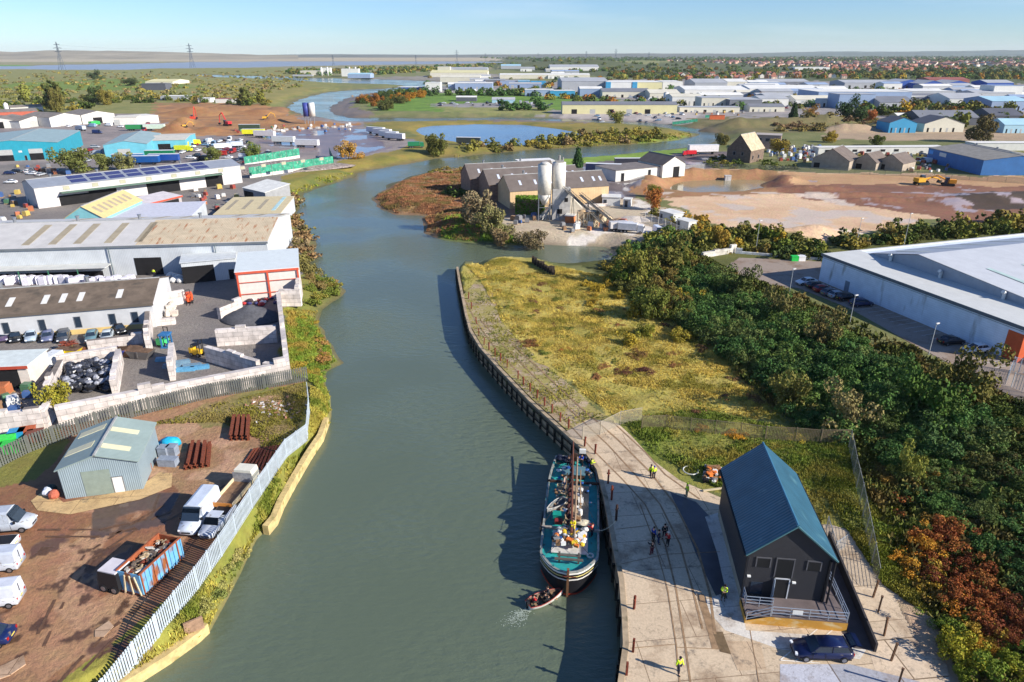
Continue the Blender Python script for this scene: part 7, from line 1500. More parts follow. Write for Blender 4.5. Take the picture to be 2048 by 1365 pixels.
# white long buildings along the creek
wb_ = mat(S(206,204,196), .75, .08, .5)
B('white_store', 'long low roofless white walled building between the blue trailer and the white gable', (1232,342), (1320,334), 4.2, 14, 'flat', wall=wb_, roofm=mat(S(120,112,108), .9, .2, .5), openings=[('P',1242,1248,0,3,'door',DARKIN),('P',1296,1301,0,3.4,'door',DARKIN)])
B('white_gable_store', 'white gabled building with a dark doorway at the end of the long white walls', (1326,331), (1371,327), 5.0, 16, 'gy', 3.0, wall=wb_, roofm=slate, openings=[('P',1346,1358,0,4,'doorway',DARKIN)])
dup(P_TRL, on(1206,349), R(-12), 'dark blue curtain-sided trailer with a yellow mark parked left of the long white wall', None, S(30,48,86), 1.1, 'trailer'); dup(P_TRL, on(1405,309), R(8), 'white trailer with a bright red front parked beyond the white gable', None, S(226,222,220), 1.15, 'trailer'); dup(P_TRL, on(1255,333), R(2), 'dark grey flat trailer parked behind the long white wall', None, S(60,60,70), .9, 'trailer')
dup(P_LOR, on(1378,312), R(190), 'bright red lorry cab at the front of the white trailer beyond the white gable', None, S(206,40,50), .8, 'lorry')
B('white_low_shed', 'low white shed partly behind the brick warehouse roof by the creek', (1042,325), (1110,322), 3.5, 8, 'flat', wall=wb_, roofm=mat(S(226,222,216), .6)); fence([(1285,358),(1330,349),(1410,338)], 2.0, 'grey steel fence round the raised edge of the excavation', 'palisade', col=S(150,148,146), post=4, pale=.5)
# old barn and yard sheds
tile = mat(S(190,172,142), .9, .25, .6, wave=('X',1), wstr=.2)
old = brickmat(S(120,100,84), S(96,84,74), .9, .3); B('old_barn', 'old brick barn with a steep tan tiled roof beyond the excavation', (1452,322), (1499,327), 5.5, 14, 'gy', 6.5, at='base', wall=old, roofm=tile, openings=[('F',3,4.2,3,4.5,'window',DARKIN),('F',7,8,3,4.5,'window',DARKIN),('R',2,3.2,1.5,3,'window',DARKIN),('R',8,9.2,1.5,3,'window',DARKIN)])
cor = mat(S(112,100,92), .9, .2, .5, wave=('Y',1), wstr=.15); lw = mat(S(164,150,134), .9, .15, .5)
for p0, p1, h, rs_, dd, lb_ in (((1622,335),(1696,342),3.8,4.6,15,'grey gabled shed nearest the red-brown earth, widest of the three'), ((1706,337),(1750,342),3.2,3.6,13,'middle grey gabled shed behind the excavation'), ((1752,338),(1803,344),3.2,3.4,13,'rightmost grey gabled shed behind the excavation')): B('gabled_shed', lb_, p0, p1, h, dd, 'gy', rs_, at='base', wall=lw, roofm=cor, openings=[('F',1,3.4,0,2.2,'doorway',DARKIN)])
bl = clad(S(52,110,170), 'X', 1, .2); bt2, _, _ = B('blue_retail_shed', 'blue builders merchant shed with a grey roof and light blue right front', (1858,296), (1968,321), 6.0, 30, 'gx', 1.8, wall=bl, roofm=mat(S(140,136,128), .9, .2, .5, wave=('X',.8), wstr=.15), openings=[('F',1,4,3.6,5.2,'sign_board',mat(S(60,150,220), .5)),('F',9,14,3.6,5.2,'sign_board',wq)])
B('gabled_shed', 'light blue gabled end shed with two doorways at the right edge', (1968,314), (2070,314), 6.0, 26, 'gy', 2.0, wall=clad(S(120,180,205), 'X', 1, .2), roofm=mat(S(150,146,138), .9, .2, .5), openings=[('P',1982,1998,0,4,'shutter',shut),('P',2018,2040,0,4.2,'doorway',DARKIN)])
B('white_boundary_wall', 'long low white building with small dark windows behind the merchant yard', (1638,296), (1890,294), 3.4, 6, 'flat', wall=wb_, roofm=mat(S(220,216,208), .7), openings=[('P',x,x+9,1.4,2.4,'window',DARKIN) for x in (1650,1705,1733,1761,1788)])
B('white_store', 'white flat roofed building behind the blue builders merchant shed', (1950,287), (2100,287), 3.6, 8, 'flat', wall=wb_, roofm=mat(S(220,216,208), .7)); B('brick_office', 'two storey pale office with a red-brown base right of the old barn', (1512,270), (1563,272), 7, 10, 'flat', wall=mat(S(180,150,134), .8, .1, .5), roofm=mat(S(170,160,150), .8), openings=[('F',1+i*4,3+i*4,4,5.4,'window',GLASS) for i in range(4)])
clutter([(1535,293),(1640,295),(1640,325),(1540,325)], 70, 'in the builders merchant yard beside the old barn', 41, 2.2, ['white','grey','brown','blue','red','white'])
clutter([(1690,300),(1850,298),(1870,330),(1800,335),(1700,310)], 70, 'in the builders merchant yard behind the gabled sheds', 42, 1.9, ['white','grey','blue','red','yellow','brown'])
clutter([(1790,322),(1960,330),(2100,325),(2100,345),(1800,345)], 50, 'in front of the blue builders merchant shed', 43, 2.4, ['white','grey','blue','red','brown'])
carlot([(1840,300),(1880,300),(1900,325),(1850,330)], 8, 'in the builders merchant yard', 44, 4)
digger(1842,370,R(12),S(224,164,40),'yellow long-reach excavator with a low boom on the red-brown earth, left one',1.2,.5); digger(1895,372,R(160),S(226,150,40),'orange-yellow excavator facing left on the red-brown earth, right one',1.1,.7)
fence([(1400,338),(1500,342),(1620,346),(1800,352),(2048,368),(2200,376)], 2.2, 'long grey-green mesh fence between the merchant yard and the excavation', 'mesh', col=S(110,118,110), post=6)
o = MB().box(-1.2,1.2,-.9,.9,0,2.2).box(-1.3,1.3,-1,1,2.2,2.35).box(-.4,.4,-.95,-.9,0,1.9).build('pump_house', mat(S(196,190,184), .7)); o.location = on(1456,352); tag(o, 'small white pump house on the far rim of the flooded excavation', 'hut')
# derelict hulk ribs by the creek mouth
hk = thing('derelict_wharf', 'ruined dark timber wharf stub leaning at the creek mouth', 'ruin', on(1085,535)); 
for i in range(9):
    p = on(1066+i*5, 528+i*2.9)-hk.location; MB().box(p.x-.3,p.x+.3,p.y-.25,p.y+.25,p.z-2,p.z+1.2+rnd.random()).build('timber', mat(S(70,60,50), .95, .3, 2), hk)
m = MB(); a = on(1064,527)-hk.location; b = on(1110,552)-hk.location
m.strip([a+Vector((0,0,-1.5)), b+Vector((0,0,-1.5))], [a+Vector((0,0,1.5)), b+Vector((0,0,1.3))]); m.build('planking', mat(S(84,74,62), .95, .3, 1.5), hk)
# ================================================================ far estates, pylons, town
RC = {'w':S(222,220,212),'c':S(212,206,186),'g':S(170,172,174),'d':S(120,122,128),'b':S(146,164,190),'t':S(64,150,190),'y':S(212,204,156),'k':S(90,92,100),'r':S(150,90,80),'n':S(44,84,160),'l':S(160,196,210)}
FW = lambda c: mat(RC[c], .7, .06, .15, wave=('X', .35), wstr=.1); FR = lambda c: mat(RC[c], .75, .08, .1, wave=('X', .25), wstr=.1)
# (left x, right x, roof-edge y, wall height, depth, roof, rise, wall, roof colour, label)
FARB = [(860,975,146,8,90,'gx',4,'c','y','very long cream and yellow roofed warehouse by the far bridge'),(682,716,138,15,18,'flat',0,'w','w','tall cream works block on the far left of the estate'),(640,660,136,15,14,'flat',0,'w','w','square cream works tower beside the far river bend'),(600,640,142,9,30,'flat',0,'c','c','low cream building left of the works towers'),
 (695,740,149,7,40,'gx',2,'b','l','pale blue warehouse below the tall cream works block'),(585,625,150,3,8,'flat',0,'g','w','grey road bridge deck over the far river'),(900,975,138,9,80,'gx',3,'g','g','long grey warehouse below the far estuary'),(875,900,134,14,30,'flat',0,'c','w','small pale block on top of the far estate'),
 (880,960,155,8,50,'gx',3,'c','c','wide cream roofed shed above the blue lorry park'),(910,985,167,9,36,'flat',0,'b','w','light blue fronted depot behind the lawn trees'),(850,880,166,11,24,'flat',0,'w','w','white block left of the light blue depot'),(970,1010,160,8,30,'flat',0,'d','g','dark grey long shed right of the light blue depot'),
 (795,845,175,5,20,'flat',0,'n','w','dark blue and white trailer depot by the river lawns'),(975,1007,182,4,14,'flat',0,'w','w','small white flat shed beside the lawn hedge'),(912,953,195,4,14,'gx',1,'k','w','small dark fronted white roofed pavilion on the lawn'),(984,1030,200,3,14,'gx',2,'l','g','pale curved roof shelter right of the lawn pavilion'),
 (1100,1198,134,10,90,'gx',5,'w','g','wide white roofed shed below the far green field'),(1002,1042,132,9,60,'gx',4,'g','l','pale green roofed shed at the left of the far estate'),(1000,1180,150,7,40,'gx',2,'c','w','very long low white shed with a yellow right end'),(1036,1060,162,8,30,'flat',0,'t','l','small teal shed in front of the long white shed'),(1062,1092,164,8,30,'flat',0,'t','t','round shouldered blue shed in front of the long white shed'),
 (1000,1035,162,7,36,'flat',0,'b','g','blue-grey long depot at the left of the estate'),(1124,1217,163,13,90,'gx',3,'g','g','huge grey warehouse with a turquoise corner'),(1217,1272,165,13,60,'flat',0,'w','w','white half of the big turquoise trimmed warehouse'),(1268,1325,165,12,60,'flat',0,'y','w','pale yellow half of the big turquoise trimmed warehouse'),(1326,1366,164,10,50,'flat',0,'w','w','white shed right of the pale yellow warehouse'),
 (1160,1205,178,8,26,'gx',2,'b','w','blue-grey gabled unit with a white right end'),(1205,1300,184,6,30,'gx',3,'c','d','low brown fronted shed below the turquoise warehouse'),(1300,1360,187,6,40,'gx',3,'c','c','cream roofed shed right of the brown fronted one'),(1390,1455,166,9,60,'gx',4,'g','g','dark fronted grey shed near the village trees'),(1455,1495,164,10,50,'gx',3,'c','w','cream ended shed with a pale roof near the village trees'),
 (1370,1500,180,7,60,'gx',3,'w','w','very wide white roofed shed in the middle estate'),(1345,1405,194,8,30,'gx',2,'w','c','white office fronted shed behind the pale tank'),(1404,1460,196,9,24,'flat',0,'c','g','beige and dark blue fronted unit in the middle estate'),(1460,1525,200,8,36,'flat',0,'d','g','dark grey wide shed in the middle estate'),
 (1050,1108,180,7,24,'flat',0,'b','w','blue-grey unit with a white roof above the dark hedge'),(1100,1150,182,6,20,'flat',0,'t','w','unit with a turquoise right end above the dark hedge'),(1125,1355,210,7,16,'gx',2,'y','d','very long low pale yellow building behind the concrete yard'),(1360,1480,215,4,14,'flat',0,'c','g','long low grey roofed office range right of the yellow building'),
 (1500,1640,178,8,50,'gx',3,'w','w','long white roofed shed in the right estate'),(1638,1825,184,12,50,'flat',0,'b','w','very long blue-grey warehouse with a white stepped roof'),(1825,1910,183,10,44,'flat',0,'g','w','white roofed shed joined right of the stepped warehouse'),(1680,1752,189,12,24,'flat',0,'b','g','blue glazed office block with a white right end'),(1520,1578,198,7,30,'gx',2,'w','g','white gabled unit with a dark roof in the right estate'),
 (1592,1670,200,6,30,'gx',3,'w','c','pale roofed unit with a rounded grey canopy'),(1500,1570,214,4,16,'gx',2,'c','d','low brown roofed range behind the conifers'),(1760,1830,205,6,34,'gx',4,'g','d','grey hipped depot among the trees'),(1822,1900,196,6,30,'gx',3,'d','d','dark roofed depot with white stacks in front'),(1900,1980,198,7,40,'gx',4,'w','g','pale gabled shed at the right of the estate'),(1985,2060,203,8,40,'gx',3,'b','l','blue-grey shed at the right edge of the estate'),
 (1990,2048,172,14,24,'flat',0,'w','b','white and blue office block at the right edge'),(1975,2028,166,10,34,'gx',3,'n','g','bright blue fronted shed behind the office block'),(1790,1850,166,8,40,'gy',4,'n','g','first blue gabled unit in the far row'),(1845,1890,168,8,40,'gy',4,'n','g','second blue gabled unit in the far row'),(1890,1945,168,8,40,'gy',4,'n','g','third blue gabled unit in the far row'),(1860,1940,160,8,40,'gx',3,'r','r','red roofed long unit behind the blue gabled row'),
 (1690,1790,166,7,50,'gx',3,'g','g','low grey roofed range left of the blue gabled units'),(1520,1620,164,7,50,'gx',3,'d','g','wide grey curved roof shed below the village'),(1590,1660,135,8,50,'flat',0,'w','w','long thin white roof among the far trees'),(1780,1835,246,6,16,'gy',3,'t','k','dark gabled workshop with blue doors at the scrubland edge'),(1850,1930,248,5,18,'gy',4,'c','k','dark roofed cream gabled barn right of the blue doors'),(1985,2048,232,6,26,'gx',4,'k','k','dark wide barn at the right edge'),(1840,1960,236,5,24,'gx',4,'k','d','grey-brown long barn roof behind the trees'),(1798,1850,234,4,14,'gx',2,'y','w','cream roofed chalet between the dark workshops'),(2010,2070,250,5,16,'gx',3,'l','l','pale turquoise roofed shed at the right edge'),
 (282,330,168,8,18,'flat',0,'k','k','black tarred shed standing in the marsh at left'),(320,372,193,4,18,'flat',0,'g','w','low grey yard buildings in the marsh'),(395,420,197,4,12,'flat',0,'w','w','low white huts on the edge of the marsh'),(430,470,198,4,12,'flat',0,'w','r','white and red low huts by the poplars'),(290,345,164,4,60,'gx',3,'c','y','yellow-green long roof beyond the black shed')]
for x0, x1, y, h, dp, rf_, rs_, wc, rc, lb_ in FARB:
    op = []
    if x1-x0 > 50 and h < 10 and y > 160: op = [('F',(i+.5)*.16*abs(G(x1,y,h).x-G(x0,y,h).x),(i+.8)*.16*abs(G(x1,y,h).x-G(x0,y,h).x),0,h*.5,'shutter' if i % 2 else 'doorway',shut if i % 2 else DARKIN) for i in range(5)]
    B('industrial_unit', lb_, (x0,y), (x1,y), h, dp, rf_, rs_, wall=FW(wc), roofm=FR(rc), openings=op)
g_ = random.Random(99)
for poly, n, wh_ in (([(870,160),(1000,156),(1040,180),(880,184)],8,'in the lorry depot quarter left of the turquoise warehouse'),([(1330,176),(1500,172),(1520,210),(1370,206)],12,'in the crowded middle estate'),([(1500,180),(1640,176),(1660,212),(1510,210)],10,'in the estate left of the glazed office block'),([(1760,176),(2040,180),(2060,212),(1780,210)],16,'in the far right estate'),([(1000,140),(1200,142),(1210,160),(1010,158)],8,'behind the long low white shed')):
    for x, y in scatter(poly, n, n*7, 34):
        k = g_.choice('wwwgcb'); L2 = g_.uniform(22,46); nm = {'w':'white','g':'grey','c':'cream','b':'pale blue'}[k]
        o, _, _ = B('industrial_unit', 'small %s roofed industrial unit %s' % (nm, wh_), (x,y), (x+L2,y+g_.uniform(-5,5)), g_.uniform(5,8), g_.uniform(14,26), g_.choice(('gx','flat','gx')), 2, world=True, wall=FW(g_.choice('wgb')), roofm=FR(k), group='%s roofed units %s' % (nm, wh_), openings=[('F',3,7,0,4,'shutter',shut),('F',12,15,0,4,'doorway',DARKIN)])
for x, y, lb_ in ((1217,165,'left'),(1270,165,'middle')):
    p = G(x,y,13); o = MB().box(-3,3,-.6,3,0,13.3).box(-2.8,2.8,-.7,-.6,11,13).build('corner_tower', mat(RC['t'], .6)); o.location = (p.x,p.y,0); tag(o, 'turquoise corner panel at the %s of the big grey warehouse front' % lb_, 'cladding')
o = MB().tube((0,0,0),(0,0,9),2.6,n=16).tube((0,0,9),(0,0,10),2.6,.5,16).build('tank', wq, None, True); o.location = on(1331,205); tag(o, 'pale upright storage tank beside the white office fronted shed', 'tank')
for i, x in enumerate((644,656,700,712)): o = MB().tube((0,0,0),(0,0,17),1.8,1.7,10).tube((0,0,17),(0,0,18),1.7,.5,10).build('works_silo', wq, None, True); o.location = on(x,152); tag(o, ['first','second','third','fourth'][i]+' pale silo from the left at the far works by the river bend', 'silo')
B('pond_side_fence', 'long orange-brown fence panel at the edge of the scrubland', (1420,231), (1450,231), 3, 1, 'flat', wall=mat(S(196,100,60), .8), roofm=mat(S(196,100,60), .8), cat='fence')
for x0, x1, y in ((1345,1395,243),(1410,1445,236),(1540,1600,243)): a = on(x0,y); b = on(x1,y); t_ = thing('debris_netting', 'green debris netting strip from x%d' % x0, 'netting', a); t_['label'] = {1345:'long green debris netting at the left edge of the scrub heaps',1410:'short green debris netting above the scrub heaps',1540:'green debris netting below the conifers of the scrub heaps'}[x0]; d_ = b-a; MB().strip([Vector((0,0,0)), d_], [Vector((0,0,2)), d_+Vector((0,0,2))]).build('netting', gn, t_); MB().box(-.1,.1,-.1,.1,0,2.4).build('post', STEEL, t_)
carlot([(1190,228),(1370,228),(1360,240),(1200,238)], 26, 'on the concrete yard of the long pale yellow building', 51, 7, .3)
carlot([(870,207),(1080,205),(1120,212),(880,213)], 30, 'in the car park beside the lawns', 52, 7, .1)
carlot([(1110,190),(1330,192),(1330,205),(1120,204)], 30, 'in the yards behind the dark hedge', 53, 8, .5)
carlot([(830,182),(980,176),(1000,182),(840,187)], 26, 'in the lorry depot above the lawns', 54, 10, .8)
clutter([(1380,225),(1500,225),(1490,232),(1390,232)], 14, 'by the low office range', 55, 5); 
carlot([(1560,205),(1990,215),(1980,224),(1570,218)], 34, 'in the yards of the right estate', 56, 9, .3)
# pylons
def pylon(x, yb, yt, label):
    p = on(x, yb); h = HT(x, yb, yt); t_ = thing('pylon', label, 'pylon', p); m = MB(); w_ = h*.09; st = mat(S(84,96,110), .7); r = h*.0045+.1
    lv = [(0,w_),(.3,w_*.62),(.6,w_*.34),(.8,w_*.22),(1,w_*.05)]
    for (f0, a0), (f1, a1) in zip(lv, lv[1:]):
        for sx in (-1,1):
            for sy in (-1,1): m.tube((sx*a0,sy*a0,f0*h), (sx*a1,sy*a1,f1*h), r, n=4)
            m.tube((sx*a0,-a0,f0*h), (sx*a1,a1,f1*h), r*.6, n=3).tube((-a0,sx*a0,f0*h), (a1,sx*a1,f1*h), r*.6, n=3)
    m.build('tower', st, t_)
    for f, k in ((.66,1.5),(.78,1.9),(.9,1.3)): MB().tube((-w_*k,0,f*h), (w_*k,0,f*h), r*1.3, n=4).tube((-w_*k,0,f*h), (0,0,f*h+w_*.35), r*.8, n=3).tube((w_*k,0,f*h), (0,0,f*h+w_*.35), r*.8, n=3).build('cross_arm', st, t_)
    return p, h
pyl = [(125,141,84,'tall lattice pylon at far left before the estuary'),(385,134,84,'tall lattice pylon standing left of the works by the estuary'),(667,132,110,'distant pylon above the cream works towers'),(832,131,110,'distant pylon right of the works towers'),(914,128,100,'distant thin pylon beyond the long grey warehouse'),(971,126,106,'distant small pylon left of the green field'),(1076,122,106,'tiny distant pylon above the far field, first from the left'),(1172,122,102,'tiny distant pylon above the far field, second from the left'),(1231,122,98,'tiny distant pylon above the far field, third from the left'),(1297,122,104,'tiny distant pylon above the far field, fourth from the left')]
PT = [pylon(*a) for a in pyl]
for (p0, h0), (p1, h1), nm in ((PT[0],PT[1],'left'),):
    for f in (.66,.78,.9):
        a = p0+Vector((0,0,h0*f)); b = p1+Vector((0,0,h1*f)); pts = [a.lerp(b, i/16)-Vector((0,0,10*math.sin(math.pi*i/16))) for i in range(17)]
        o = MB().path([p-a for p in pts], .12, 3).build('power_line', mat(S(110,116,124), .7)); o.location = a; tag(o, {.66:'lowest',.78:'middle',.9:'topmost'}[f]+' power line strung between the two tall left pylons', 'power line')
for i, (x, yt) in enumerate([(557,100),(576,98),(596,101),(619,100)]):
    p = G(x,109.5); h = HT(x,109.5,yt); t_ = thing('wind_turbine', ['first','second','third','fourth'][i]+' white wind turbine from the left on the far horizon', 'wind turbine', p); wtm = mat(S(240,242,246), .5)
    MB().tube((0,0,0),(0,0,h*.7),h*.02,h*.012,8).build('tower', wtm, t_); MB().cbox((0,0,h*.7),(h*.03,h*.06,h*.03)).build('nacelle', wtm, t_)
    for k in range(3): a_ = k*2.094+i; MB().tube((0,-h*.03,h*.7),(h*.3*math.cos(a_),-h*.03,h*.7+h*.3*math.sin(a_)),h*.012,h*.004,5).build('blade', wtm, t_)
# village houses
def houseproto(name, wc, rc):
    t_ = thing(name, 'house', 'house'); MB().rings([[(x,-4,0),(x,4,0),(x,4,5),(x,0,7.6),(x,-4,5)] for x in (-5,5)]).build('wall', mat(wc, .85), t_); m = MB()
    m.rings([[(-5.2,-4.3,4.8),(-5.2,0,7.75),(-5.2,0,8.0),(-5.2,-4.4,5.0)], [(5.2,-4.3,4.8),(5.2,0,7.75),(5.2,0,8.0),(5.2,-4.4,5.0)]]).rings([[(-5.2,4.3,4.8),(-5.2,4.4,5.0),(-5.2,0,8.0),(-5.2,0,7.75)], [(5.2,4.3,4.8),(5.2,4.4,5.0),(5.2,0,8.0),(5.2,0,7.75)]]); r = m.build('roof', mat(rc, .85, .2, .5), t_); MB().box(2.5,3.5,-.4,.4,7,9).build('chimney', mat(S(150,100,80), .9), r)
    MB().box(-3.5,-2,-4.05,-4,3,4.2).box(2,3.5,-4.05,-4,3,4.2).box(-3.5,-2,-4.05,-4,.9,2.2).box(2,3.5,-4.05,-4,.9,2.2).build('windows', GLASS, t_); return register(t_)
HS = [houseproto('house', S(206,180,160), S(144,92,78)), houseproto('house', S(226,220,206), S(120,84,74)), houseproto('house', S(190,130,100), S(160,104,88))]
HL = ['brick house with red-brown roof','white house with dark brown roof','red house with orange-red roof']
for k, (poly, n, sd_, wh_) in enumerate([([(1360,152),(1560,150),(1560,160),(1360,162)],34,61,'in the near village behind the middle estate'),([(1530,150),(1690,148),(1700,158),(1540,160)],22,62,'in the village between the estates'),([(1640,134),(1920,132),(1930,142),(1650,145)],80,63,'on the red roofed estate beyond the trees')]):
    for x, y in scatter(poly, n, sd_, 9):
        i = rnd.choice((0,1,2) if k < 2 else (0,2,2)); dup(HS[i], (x, y, 0), rnd.choice((0,.3,1.57,1.2)), HL[i]+' '+wh_, 'houses '+wh_+' '+str(('red-brown','dark brown','orange-red')[i]), None, 1.0, 'house')
for h in HS: kill(h)
# distant town read as one mass of roofs
g = np.random.default_rng(8); tp_ = []; 
V = []; F = []; C = []
for x, y in scatter([(1500,118),(2600,114),(2600,133),(1500,134)], 900, 71, 0, True)+scatter([(1330,122),(1500,119),(1520,128),(1360,132)], 90, 72, 0, True):
    a = g.uniform(0,3.1); ca, sa = math.cos(a), math.sin(a); L2, W2_, H2, R2 = g.uniform(6,16), g.uniform(4,6), g.uniform(5,7), g.uniform(3,4); n = len(V)
    for u, v, z in ((-L2,-W2_,0),(L2,-W2_,0),(L2,W2_,0),(-L2,W2_,0),(-L2,-W2_,H2),(L2,-W2_,H2),(L2,W2_,H2),(-L2,W2_,H2),(-L2,0,H2+R2),(L2,0,H2+R2)): V.append((x+u*ca-v*sa, y+u*sa+v*ca, z))
    rc = (S(160,108,96),S(140,96,88),S(176,136,122),S(120,98,92))[int(g.integers(0,4))]; wc = (S(214,200,184),S(190,150,130))[int(g.integers(0,2))]
    for q, c in (((0,1,5,4),wc),((1,2,6,5),wc),((2,3,7,6),wc),((3,0,4,7),wc),((4,5,9,8),rc),((6,7,8,9),rc)): F.append(tuple(n+i for i in q)); C.append(c)
me = npmesh('town', V, F, attrmat()); at = me.attributes.new('ca', 'FLOAT_COLOR', 'CORNER'); at.data.foreach_set('color', np.repeat(np.concatenate([np.array(C), np.ones((len(C),1))], 1), 4, axis=0).astype(np.float32).ravel()); o = bpy.data.objects.new('town', me); COL.objects.link(o); tag(o, 'distant town of red roofed houses under the right horizon', 'town', kind='stuff')
# ================================================================ vegetation
def thicket(poly, n, seed, mind, rr, hh, pal, label, group, name='shrub', kind='bush', cat='shrub'):
    g = random.Random(seed)
    for i, (x, y) in enumerate(scatter(poly, n, seed, mind)):
        r = g.uniform(*rr); z = ground_z(x, y)
        if z < -2.2: continue
        a = (name, label, cat, group, (x, y, z-.2), r, r*g.uniform(*hh), g.choice(pal), kind, i)
        if name == 'shrub': SHR.append(a)
        else: shrub(*a)
D_ = 'thicket beside the long pale warehouse'
thicket([(1355,565),(1420,548),(1500,605),(1600,648),(1700,698),(1850,780),(1950,850),(1980,890),(1900,910),(1700,868),(1590,850),(1540,770),(1450,700),(1370,650)], 260, 101, 1.9, (2.0,3.9), (.75,1.15), DARK, 'dark green shrub in the dense '+D_, 'dark shrubs of the dense thicket')
thicket([(1990,800),(2048,815),(2500,1000),(2600,1500),(2200,1400),(2060,1100),(1990,1050),(1850,1010),(1780,940),(1740,890),(1900,905),(2000,860)], 130, 102, 2.0, (1.3,2.6), (.6,1.0), DARK+GREEN, 'dark green shrub in the shaded lower thicket at the right edge', 'dark shrubs of the lower right thicket')
thicket([(1200,545),(1260,520),(1340,500),(1400,515),(1350,560),(1370,640),(1300,640),(1250,580)], 40, 103, 3.0, (1.8,3.4), (.9,1.3), OLIVE+GREEN[:2], 'olive green shrub at the creek end of the overgrown wharf', 'olive shrubs at the creek end of the wharf')
thicket([(1250,640),(1360,600),(1400,680),(1330,710),(1230,690)], 9, 104, 4.0, (1.8,2.8), (.9,1.2), [S(150,136,52),S(128,128,50),S(160,140,50)], 'yellow-green bush at the thicket edge of the golden field', 'yellow-green bushes at the field edge')
thicket([(1140,570),(1230,560),(1260,620),(1180,610)], 7, 105, 3.5, (1.0,1.8), (.8,1.1), [S(176,150,54),S(160,134,50)], 'small golden bush in the upper part of the golden field', 'small golden bushes in the field')
for x, y, r, c, lb_ in [(1060,690,1.8,S(130,84,56),'rust-brown bramble clump beside the old wharf slab'),(1240,745,1.6,S(110,70,56),'dark red-brown bramble patch in the golden field, left one'),(1290,745,1.8,S(104,66,54),'dark red-brown bramble patch in the golden field, right one'),(1270,715,2.0,S(120,90,54),'brown bush below the yellow bushes of the golden field'),(1130,700,1.0,S(170,104,50),'small orange clump in the middle of the golden field'),(1465,870,1.5,S(200,140,44),'bright orange bush against the wire fence behind the boathouse'),(1340,655,1.6,S(96,66,52),'dark brown bramble at the thicket edge'),(1400,860,1.0,S(170,120,50),'small orange-yellow bush left of the bright orange one'),(1600,880,1.4,S(170,150,56),'yellow-green bush at the fence corner behind the boathouse')]:
    shrub('bramble', lb_, 'bush', None, on(x, y, -.1), r, r*.6, c, 'low', int(x))
thicket([(1830,1075),(1905,1060),(1985,1180),(2060,1270),(2090,1300),(1990,1290),(1900,1200)], 34, 106, 1.5, (1.2,2.0), (.7,1.0), [S(140,78,44),S(158,92,48),S(122,68,42),S(166,104,54)], 'rust-brown bush in the autumn thicket at lower right', 'rust bushes of the lower right thicket')
thicket([(1800,1130),(1850,1100),(1900,1190),(1990,1280),(1960,1310),(1870,1220)], 16, 107, 1.5, (1.1,1.8), (.7,1.0), [S(196,140,50),S(186,122,46),S(178,146,56)], 'orange-yellow bush edging the autumn thicket at lower right', 'orange bushes of the lower right thicket')
thicket([(1890,1230),(1960,1300),(2060,1330),(2300,1400),(2300,1600),(1990,1600),(1940,1400),(1900,1310)], 46, 108, 1.7, (1.3,2.2), (.8,1.1), [S(158,150,48),S(132,140,46),S(170,150,52),S(110,126,44)], 'yellow-green bush in the bottom right corner', 'yellow-green bushes of the bottom right corner')
thicket([(1760,960),(1850,950),(1900,1040),(1830,1060),(1770,1010)], 16, 109, 2.2, (1.0,1.7), (.7,1.0), [S(150,90,50),S(140,110,50),S(120,116,50),S(100,110,48)], 'mixed russet bush on the bank above the tall chain link fence', 'russet bushes above the chain link fence')
thicket([(1740,1010),(1830,1040),(1900,1100),(1810,1130),(1760,1080)], 18, 110, 2.0, (1.0,1.6), (.5,.8), [S(120,126,50),S(136,130,54),S(100,116,44)], 'low grass-green bush between the chain link fence and the autumn thicket', 'low green bushes by the chain link fence', kind='low')
thicket([(1860,960),(2048,960),(2300,1050),(2300,1250),(2080,1250),(2000,1120),(1900,1050)], 70, 111, 2.0, (1.3,2.4), (.6,.9), DARK+[S(90,84,48)], 'shaded dark green bush in the hollow at the right edge', 'shaded bushes in the right hollow')
for x, y, r, h, c, lb_ in [(1305,640,3.6,5.0,S(104,110,48),'rounded olive tree leading the thicket into the golden field'),(1275,570,4.0,6,S(120,118,52),'broad olive tree near the creek mouth'),(1335,545,4.2,6.5,S(112,108,52),'tall olive-brown tree left of the dense thicket'),(1240,570,2.4,3.4,S(90,110,44),'green rounded tree in front of the broad olive tree'),(1690,860,3.4,4.6,S(138,126,80),'pale brown feathery tree at the near tip of the dense thicket'),(1580,820,3.2,4.4,S(116,112,56),'olive tree at the near end of the dense thicket'),(1850,850,4.6,6,S(74,98,40),'large fresh green tree at the right end of the dense thicket'),(1920,800,4.6,6,S(116,108,54),'brownish large tree behind the fresh green tree'),(1640,700,3.2,5,S(120,108,64),'pale olive tree in the middle of the dense thicket'),(1560,650,3.4,5,S(110,104,60),'grey-olive tree in the far half of the dense thicket'),(1480,600,3.2,5,S(84,92,44),'green tree near the far end of the dense thicket'),(1815,960,1.8,3.2,S(140,140,60),'small yellow-green tree in the shaded bank above the fence'),(1965,1010,1.6,3.2,S(84,104,50),'small conifer in the shaded hollow at right')]:
    tree('tree', lb_, 'tree', None, on(x, y, -.2), r, h, c, 'round' if 'conifer' not in lb_ else 'cone', int(x))
thicket([(950,560),(1050,540),(1180,560),(1300,660),(1500,800),(1580,860),(1400,830),(1250,835),(1150,760),(1040,680)], 90, 140, 2.5, (.5,1.3), (.5,.8), [S(150,104,66),S(170,140,64),S(120,122,54),S(186,158,70),S(124,88,62),S(104,112,50)], 'low mixed bramble dotted over the golden field', 'low brambles over the golden field', kind='low')
thicket([(1380,650),(1450,710),(1540,780),(1590,860),(1530,830),(1450,760),(1370,690)], 26, 141, 2.0, (.8,1.6), (.6,.9), [S(130,126,56),S(150,124,60),S(112,116,52),S(120,92,60)], 'mixed olive bramble along the left foot of the dense thicket', 'brambles at the foot of the dense thicket', kind='low')
